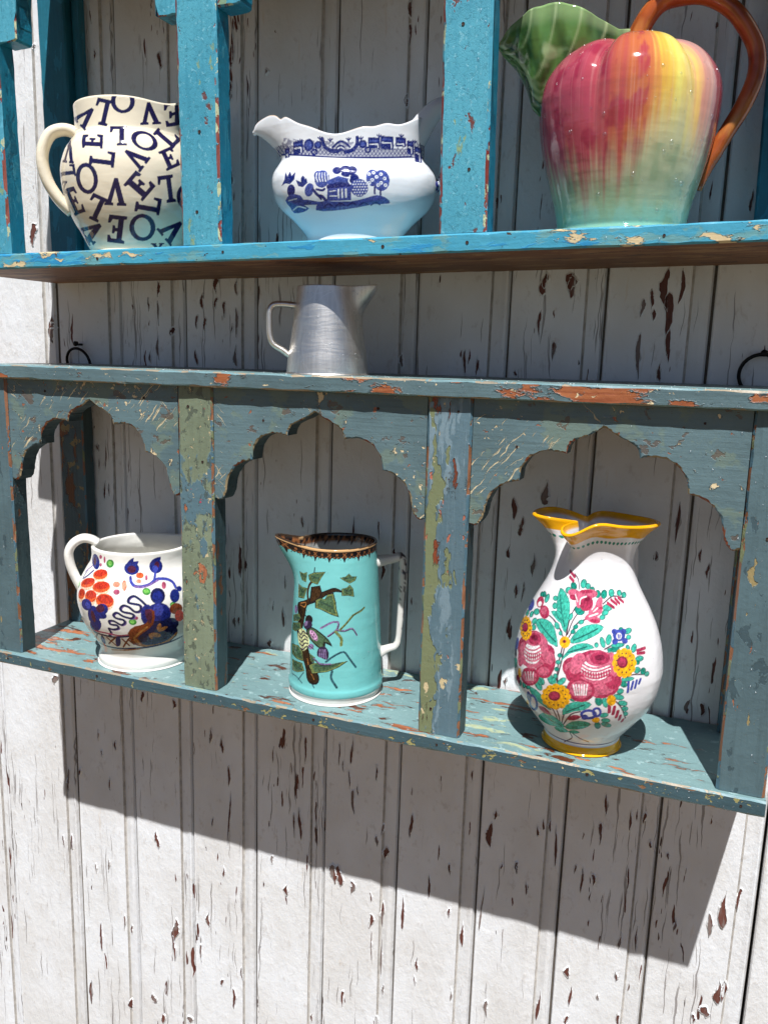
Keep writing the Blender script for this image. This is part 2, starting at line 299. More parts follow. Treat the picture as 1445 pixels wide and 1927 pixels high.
# ------------------------------------------------------------------ ground and wall
tag(mesh('ground', [(-40, -60, -1.6), (40, -60, -1.6), (40, 2, -1.6), (-40, 2, -1.6)], [[0, 1, 2, 3]], M['ground']), kind='structure')
wall = tag(empty('plank_wall', (0, 0, -1.6)), 'white beaded plank wall with peeling paint behind both shelf units', 'wall')
CHIPS = '''-5301,-5799,46,115 -5502,-5974,67,377 -4959,-5180,32,167 -4670,-5269,44,138 -4907,-5445,26,112 -4787,-5864,32,198 -4013,-6511,92,254 -5620,-6936,28,180 -5491,-6932,41,240 -3752,-7805,155,351 -3773,-8104,50,384 -5036,-8331,41,464 -4609,-7970,33,242 -4505,-8057,46,151 -3146,-4813,45,207 -2971,-4892,61,232 -2870,-5309,50,287 -2874,-5915,45,799 -3130,-6021,35,121 -2964,-6695,40,165 -3210,-7479,71,227 -3336,-8049,42,291 -2816,-8568,53,321 -3000,-8385,53,117 -2692,-8150,29,200 -4557,-9309,60,189 -4142,-9023,84,154 -3980,-9316,64,155 -5267,-9341,49,386 -5089,-7250,27,150 -4855,-7141,33,207 -5354,-7354,34,151 -3530,-9182,94,122 -5643,-4484,133,138 -4199,-4477,60,159 -3698,-4485,76,130 -2239,-4877,26,210 -1787,-4717,30,363 -1850,-5722,51,428 -1935,-5769,26,329 -1982,-5005,20,172 -2247,-6328,37,117 -2036,-6700,64,157 -1740,-6252,31,281 -1168,-4582,57,353 -1330,-4665,29,285 -1278,-4809,24,143 -1190,-4969,29,239 -1134,-5245,48,314 -1078,-5075,29,143 -841,-4793,28,211 -391,-4923,23,116 -385,-5370,50,307 -1382,-6279,100,253 -1294,-6280,110,277 -1117,-6393,98,176 -809,-5674,38,145 -749,-5524,24,144 -701,-5828,61,170 -865,-6788,73,227 -838,-7112,29,434 -717,-6666,58,375 -711,-7226,29,664 -865,-6446,34,125 -446,-6533,42,469 296,-6598,53,337 -243,-7173,42,201 -264,-7423,28,152 111,-5797,40,141 -132,-6095,32,312 -32,-5622,22,211 -1218,-8005,36,240 -756,-8161,30,159 127,-6358,31,120 318,-4573,30,134 316,-5236,22,183 565,-5240,84,317 610,-4978,29,134 513,-6193,26,565 881,-5558,46,136 713,-5593,29,91 635,-7486,66,221 777,-6494,17,236 200,-7427,27,199 -1655,-8463,27,138 -671,-7707,39,182 1793,-4561,34,252 1763,-4914,38,277 2053,-4678,33,230 2114,-4599,18,145 2189,-4633,33,135 1150,-4952,32,153 1091,-5045,28,132 1222,-4967,24,153 1298,-5192,28,483 879,-5568,37,136 1008,-5774,29,182 863,-6003,21,115 1530,-5397,27,110 1606,-5510,35,308 1732,-5474,39,131 1583,-4984,23,97 2086,-5351,26,257 2080,-5617,22,303 2597,-5758,32,149 1715,-6010,23,89 2063,-6116,30,177 2227,-6052,26,285 1845,-6220,23,201 2457,-4987,29,73 2273,-4898,29,84 3048,-5435,69,434 2936,-5652,49,272 3175,-5301,41,266 3091,-6399,77,279 3142,-6370,69,256 1588,-6974,44,256 1536,-6683,72,138 1885,-6869,31,92 2060,-6564,27,90 2196,-6667,23,112 1569,-7293,41,118 2122,-7090,35,137 1240,-7243,42,405 2990,-6670,80,131 2882,-6788,39,99 2303,-6446,22,222 -5440,252,107,329 -3811,759,53,183 -3956,575,38,154 -3818,469,30,277 -3021,790,78,177 -3202,611,58,180 -2739,776,49,175 -3023,598,50,119 -2905,525,36,178 -2740,379,49,327 -3169,356,44,151 -3278,385,37,151 -3633,265,68,92 -3828,65,46,282 -3947,-48,39,142 -3292,-28,59,185 -2749,4,50,241 -2800,318,28,89 -4193,542,23,62 -3955,358,23,78 768,818,79,229 1039,793,90,239 749,420,48,259 905,163,42,182 1927,758,95,388 1966,539,86,391 2060,782,71,313 1725,585,44,173 1803,672,44,171 1835,525,34,111 1727,136,49,428 1930,5,44,175 1993,244,48,322 1,28,34,245 133,-22,34,190 42,84,23,163 -46,108,23,82 -709,18,43,140 536,-61,44,67 888,525,21,77 607,-1463,59,228 694,-1649,54,206 921,-1274,99,245 577,-1930,55,140 849,-2048,68,231 684,-2352,32,141 754,-2354,27,211 639,-2766,65,264 2229,-1452,39,404 2464,-1748,27,128 2547,-1889,31,149 2059,-1808,32,87 2492,-3306,72,159 2629,-3314,48,136 628,-3369,33,98 -1866,-1874,37,126 -2111,-3069,53,243 -2244,-2945,24,111 -2774,-3226,50,137 -2719,-3206,45,114 -844,-2316,51,225 -724,-2097,51,101 -1215,-1867,31,245 -901,-1874,30,242 -483,-2627,21,102 -2091,-2627,24,152 -2290,-3421,49,90 -4665,-1292,25,373 -4793,-1200,34,79 -4557,-1172,22,112 -4782,-1414,20,137 -4698,-1750,42,230 -4634,-1732,25,161 -4880,-802,28,168 -4838,-950,17,45 -2771,3523,22,113 -2795,3200,38,230 -2802,2836,34,179 -3717,3228,48,183 -2596,3522,13,104 -2368,3013,28,53 -3820,3828,28,99 -3751,3532,14,54 -2257,3402,21,34 -4676,3820,25,185 -4632,3385,36,113 -3723,3229,52,201 -3815,3837,33,107 -2778,3322,35,351 -2803,2845,45,215 -2796,1930,37,261 -5655,1402,85,275 -5531,3563,43,58 -744,3459,34,152 -737,3218,32,211 -678,3268,22,113 -752,2613,38,125 -654,2431,25,67 -654,3362,13,72 776,847,67,147 1033,811,84,164 2231,1640,23,183 2580,1529,32,181 2645,1592,28,131 245,1589,20,110 282,1624,20,91 2144,3010,22,63'''
CH = [tuple(float(v) * 1e-4 for v in q.split(',')) for q in CHIPS.split()]
M['joint'] = plain_mat('dirty_joint', '6b6259', .9, 0, 90.0, .6); M['valley'] = plain_mat('dusty_bead_quirk', 'c6c1ba', .9, 0, 120.0, .5)
M['bare'] = paint_mat('bare_red_brown_wood', ('6f4238', '5c342b', '38201b'), [dict(c='80706a', s=(30, 10, 8), t=.53, h=.1, w=.05)], 'z', .7)
GX = [-1.052, -.955, -.858, -.761, -.661, -.5350, -.4369, -.3438, -.2480, -.1512, -.0547, .0437, .1382, .2349, .3351, .455, .552, .649, .746]
for i in range(len(GX) - 1):
    x0, x1 = GX[i], GX[i + 1]; off = random.uniform(-.0012, .0008)
    if i == 4: off = -.0035
    gap = .0019 if i == 13 else random.uniform(.0009, .0014)
    b = .0195
    sec = [(x0 + .0008, .012), (x0 + .0009, .0016), (x0 + .0022, -.0002), (x0 + .004, 0), ((x0 * 2 + x1) / 3, .0004), ((x0 + x1 * 2) / 3, -.0003), (x1 - b - .0022, 0), (x1 - b - .0010, .0006), (x1 - b - .0002, .0036), (x1 - b + .0012, .0034),
           (x1 - b + .005, .0024), (x1 - b / 2, .0014), (x1 - .0055, .0006), (x1 - gap - .0022, .0006), (x1 - gap - .0004, .0042), (x1 - gap, .005)] + ([(x1 - gap, .012)] if i == 13 else [(x1 + .0012, .0056)])
    zs = np.linspace(0, 2.3, 70); V = []; ph = random.random() * 9
    for z in zs:
        wv = .0006 * math.sin(z * 5 + ph) + .0004 * math.sin(z * 17 + ph * 2)
        for k, (x, y) in enumerate(sec): V.append((x + (wv * .4 if k > 4 else 0), y + off + wv * .6 * (k % 3 - 1) + random.uniform(-.00015, .00015), z))
    ns = len(sec); F = []
    for a in range(len(zs) - 1):
        for k in range(ns - 1): F.append([a * ns + k, a * ns + k + 1, (a + 1) * ns + k + 1, (a + 1) * ns + k])
    fm_ = [1 if k >= ns - 3 else (2 if k in (7, 8) else 0) for a in range(len(zs) - 1) for k in range(ns - 1)]
    pl = mesh('plank', V, F, [M['wall'], M['joint'], M['valley']], wall, fm_)
    sx, sy = np.array([q[0] for q in sec[1:-2]]), np.array([q[1] for q in sec[1:-2]]); CV, CF, CM = [], [], []
    for cx_, cz_, cw, chh in CH:
        if not x0 < cx_ <= x1: continue
        nseg = 14; lean = random.uniform(-.2, .2) * chh; pk = random.uniform(.2, .75); pw = random.uniform(.45, 1.1); b0 = len(CV); pts = []; ph1, ph2 = random.random() * 9, random.random() * 9
        for sd in (1, -1):
            am = random.uniform(.55, 1.15)
            for q in (range(nseg + 1) if sd > 0 else range(nseg - 1, 0, -1)):
                u = q / nseg; prof_ = math.sin(math.pi * u ** (math.log(.5) / math.log(pk))) ** pw
                jag = .62 + .55 * float(vnoise(np.array(u * 4.5 + ph1), np.array(sd * 3.1 + ph2))) + random.choice((0, 0, .25, -.3)) * random.random()
                pts.append((cx_ + lean * (u - .5) * .3 + .35 * cw * math.sin(u * 5 + ph1) * .5 + sd * cw * .5 * prof_ * am * jag, cz_ + (.5 - u) * chh + random.uniform(-.035, .035) * chh * (0 < q < nseg)))
        pts = [(min(max(px_, x0 + .002), x1 - gap - .001), pz_) for px_, pz_ in pts]
        ctr = np.mean(pts, axis=0)
        for px_, pz_ in pts: CV.append((px_, float(np.interp(px_, sx, sy)) + off - .0005, pz_ + 1.6))
        m2 = len(pts)
        for q in range(nseg):
            l0, l1, r0, r1 = b0 + q, b0 + q + 1, b0 + (m2 - q) % m2, b0 + (m2 - q - 1)
            f_ = list(dict.fromkeys([l0, l1, r1, r0])); CF.append(f_); CM.append(0)
        if cw > .0024:
            b1 = len(CV); lip = [.0004 + .0012 * float(vnoise(np.array(k_ * .8 + ph1), np.array(ph2))) for k_ in range(m2)]
            for k_, (px_, pz_) in enumerate(pts):
                yb = float(np.interp(px_, sx, sy)) + off; CV.append((px_ + (px_ - ctr[0]) * .02, yb - .0006 - lip[k_] * .7, pz_ + 1.6))
            for k_, (px_, pz_) in enumerate(pts):
                d_ = np.array((px_, pz_)) - ctr; d_ = d_ / (np.linalg.norm(d_) + 1e-9) * .0022
                xx_ = px_ + d_[0]; CV.append((xx_, float(np.interp(xx_, sx, sy)) + off + .0003, pz_ + d_[1] + 1.6))
            for k_ in range(m2):
                k2 = (k_ + 1) % m2; CF.append([b1 + k_, b1 + k2, b1 + m2 + k2, b1 + m2 + k_]); CM.append(1)
    if CV: tag(mesh('peeled_patches', CV, CF, [M['bare'], M['wall']], pl, CM), kind='stuff')
mesh('backing', [(-1.1, .03, 0), (.8, .03, 0), (.8, .03, 2.3), (-1.1, .03, 2.3)], [[0, 1, 2, 3]], M['dark_in'], wall)

def tube(name, path, rad, mat, parent, n=12, closed=False, flat=(1, 1), upv=(0, 1, 0), caps=True, col=None, squarish=1.0):
    P = np.array(path, float); m = len(P)
    R = np.broadcast_to(np.asarray(rad, float), (m,)); upv = np.array(upv, float)
    fa = np.asarray(flat[0]) * np.ones(m); fb = np.asarray(flat[1]) * np.ones(m)
    V = []
    for i in range(m):
        t = (P[(i + 1) % m] - P[i - 1]) if closed else (P[min(i + 1, m - 1)] - P[max(i - 1, 0)])
        t /= np.linalg.norm(t); s_ = np.cross(t, upv); s_ /= np.linalg.norm(s_); u = np.cross(s_, t)
        for k in range(n):
            a = 2 * math.pi * k / n; ca, sa = math.cos(a), math.sin(a)
            if squarish != 1.0: ca, sa = math.copysign(abs(ca) ** squarish, ca), math.copysign(abs(sa) ** squarish, sa)
            V.append(P[i] + R[i] * (ca * s_ * fa[i] + sa * u * fb[i]))
    F = []
    for i in range(m if closed else m - 1):
        for k in range(n): F.append([i * n + k, i * n + (k + 1) % n, ((i + 1) % m) * n + (k + 1) % n, ((i + 1) % m) * n + k])
    if caps and not closed: F += [list(range(n))[::-1], [(m - 1) * n + k for k in range(n)]]
    c = None
    if col is not None: c = col(np.array(V)) if callable(col) else np.broadcast_to(np.array(col), (len(V), 3))
    return mesh(name, V, F, mat, parent, smooth=True, col=c)

# ------------------------------------------------------------------ the slate blue unit
RL = math.radians(.46538); RU = math.radians(1.20406)
def unit_root(name, ang, zb):
    return empty(name, (-zb * math.sin(ang), 0, zb * math.cos(ang)), (0, -ang, 0))
ZB = -.3606
low = tag(unit_root('arched_shelf_unit', RL, ZB), 'weathered slate blue wall shelf with three scalloped arches, lower of two', 'shelf unit')
def Lz(z): return z - ZB
Dp, Ds, Dt = .1405, .1458, .1485
z1, ztb, zt = Lz(-.3457), Lz(-.0270), Lz(-.0116)
low_shelf = board('shelf_board', low, 'x', (-.5223, -Ds, 0), (.3146, -.0025, z1), [M['shelf_front'], M['shelf_top'], M['under'], M['shelf_edge']], (2, 1, 0, 2, 3, 0), ch=.0013, wob=.0006, seed=1)
board('top_board', low, 'x', (-.5226, -Dt, ztb), (.3246, -.0025, zt), [M['top_front'], M['shelf_top'], M['under'], M['shelf_edge']], (2, 1, 0, 2, 3, 0), ch=.0011, wob=.0007, seed=2)
posts = [(-.5223, -.4834, 'post_s'), (-.2583, -.2165, 'post_g'), (.0082, .0499, 'post_m'), (.2753, .3137, 'post_s')]
low_posts = []
for k, (a, b, m) in enumerate(posts):
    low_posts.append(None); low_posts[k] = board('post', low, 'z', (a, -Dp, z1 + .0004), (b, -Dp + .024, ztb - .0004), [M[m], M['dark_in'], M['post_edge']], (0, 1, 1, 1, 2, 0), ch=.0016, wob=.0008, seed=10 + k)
for k, (a, b) in enumerate(((-.5223, -.4840), (.2753, .3137))):
    board('rear_post', low, 'z', (a, -.0225, z1 + .0004), (b, -.0027, ztb - .0004), [M['rear_s'], M['dark_in'], M['post_edge']], (0, 1, 1, 1, 2, 0), ch=.0014, wob=.0007, seed=20 + k)
low_arch = []
for k in range(3):
    low_arch.append(None); low_arch[k] = arch_panel('arch_panel', low, posts[k][1] + .0004, posts[k + 1][0] - .0004, -Dp + .0022, -Dp + .0225, ztb - .0004, Lz(0) , [M['panel'], M['edge_s'], M['dark_in']], k)
def ring(parent, x, z, r):
    P = [(x + r * math.cos(t), -.0065 - .004 * math.sin(t), z + r * math.sin(t)) for t in np.linspace(0, 2 * math.pi, 40, endpoint=False)]
    return tube('hanging_ring', P, .0017, M['iron'], parent, 10, closed=True)
ring(low, -.4995, Lz(-.0115) + .0005, .0178); ring(low, .2815, Lz(.0005 - .0025), .0185)
for x, z in ((-.4990, .0075), (.2822, .0190)):
    tube('nail', [(x, -.012, z + 1.6 + .001), (x, -.0095, z + 1.6 + .001), (x, -.009, z + 1.6), (x, .004, z + 1.6)], [.0032, .0032, .0015, .0015], M['iron'], wall, 10, upv=(0, 0, 1))

def nail_heads(parent, pts, y):
    for x, z in pts:
        r = random.uniform(.0010, .0015); n_ = 9
        V = [(x + r * math.cos(k * 2 * math.pi / n_), y - .0004, z + r * math.sin(k * 2 * math.pi / n_)) for k in range(n_)] + [(x, y - .0001, z)] + [(x + r * 1.1 * math.cos(k * 2 * math.pi / n_), y + .001, z + r * 1.1 * math.sin(k * 2 * math.pi / n_)) for k in range(n_)]
        F = [[k, (k + 1) % n_, n_] for k in range(n_)] + [[n_ + 1 + k, n_ + 1 + (k + 1) % n_, (k + 1) % n_, k] for k in range(n_)]
        mesh('nail_head', V, F, M['rust'], parent)
M['rust'] = plain_mat('rusty_nail', '3c2a22', .7, .3)
nail_heads(low_shelf, [(-.500, .0075), (-.37, .0078), (-.24, .0072), (-.10, .0076), (.03, .0074), (.17, .0078), (.296, .0073)], -Ds)
nail_heads(low_posts[0], [(-.505, ztb - .09)], -Dp); nail_heads(low_posts[1], [(-.245, ztb - .02), (-.229, ztb - .075)], -Dp); nail_heads(low_posts[2], [(.037, ztb - .012), (.021, z1 + .025)], -Dp); nail_heads(low_posts[3], [(.294, ztb - .1)], -Dp)
for k, q in enumerate((((-.43, ztb - .012), (-.30, ztb - .014)), ((-.16, ztb - .03), (-.04, ztb - .013)), ((.09, ztb - .04), (.24, ztb - .012)))): nail_heads(low_arch[k], q, -Dp + .0022)
# ------------------------------------------------------------------ the turquoise unit
SU = 1.019
def ux(x): return .25 + (x - .25) * SU
UB = .0913 + (.0913 - .0127) * (SU - 1)
upu = tag(unit_root('arched_shelf_unit', RU, UB), 'bright turquoise wall shelf with crackled posts, upper of two', 'shelf unit')
uDp, uDs = .1546, .1572
u1, utb, utt = .0155 * SU, .4160 - .0913, .4314 - .0913
up_shelf = board('shelf_board', upu, 'x', (ux(-.5185), -uDs, 0), (.366, .004, u1), [M['tq_front'], M['tq_front'], M['under'], M['tq_front']], (2, 1, 0, 2, 3, 0), ch=.0012, wob=.0006, seed=31)
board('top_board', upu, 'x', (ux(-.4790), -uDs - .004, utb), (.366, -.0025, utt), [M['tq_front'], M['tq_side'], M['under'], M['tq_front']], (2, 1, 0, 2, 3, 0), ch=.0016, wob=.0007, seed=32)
ups = [(ux(a), ux(b)) for a, b in ((-.4790, -.4365), (-.2279, -.1853), (.0231, .0638), (.2740, .3160))]
up_posts = []
for k, (a, b) in enumerate(ups):
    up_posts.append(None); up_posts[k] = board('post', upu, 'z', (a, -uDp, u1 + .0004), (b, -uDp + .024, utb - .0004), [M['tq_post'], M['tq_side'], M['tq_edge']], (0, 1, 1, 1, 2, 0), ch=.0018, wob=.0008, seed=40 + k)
for k in range(3):
    arch_panel('arch_panel', upu, ups[k][1] + .0004, ups[k + 1][0] - .0004, -uDp + .003, -uDp + .0245, utb - .0004, .4435 - .0913 + .006, [M['tq_post'], M['tq_edge'], M['tq_side']], 5 + k)
board('rear_post', upu, 'z', (-.5185, -.0225, u1 + .0004), (-.4790, -.0027, utb - .0004), [M['tq_rear'], M['tq_rear'], M['tq_rear']], (0, 1, 1, 1, 2, 0), seed=50)
board('rear_batten', upu, 'z', (-.4785, -.0125, u1 + .0004), (-.4655, -.0027, utb - .0004), [M['tq_rear'], M['tq_rear'], M['tq_rear']], (0, 1, 1, 1, 2, 0), seed=51)
board('rear_post', upu, 'z', (.2640, -.0225, u1 + .0004), (.3160, -.0027, utb - .0004), [M['tq_rear'], M['tq_rear'], M['tq_rear']], (0, 1, 1, 1, 2, 0), seed=52)

nail_heads(up_shelf, [(-.49, .008), (-.335, .007), (-.19, .0085), (-.03, .0075), (.045, .008), (.20, .0072), (.33, .008)], -uDs)
nail_heads(up_posts[1], [(ux(-.205), u1 + .10), (ux(-.21), u1 + .03)], -uDp); nail_heads(up_posts[2], [(ux(.040), u1 + .16), (ux(.048), u1 + .05)], -uDp)
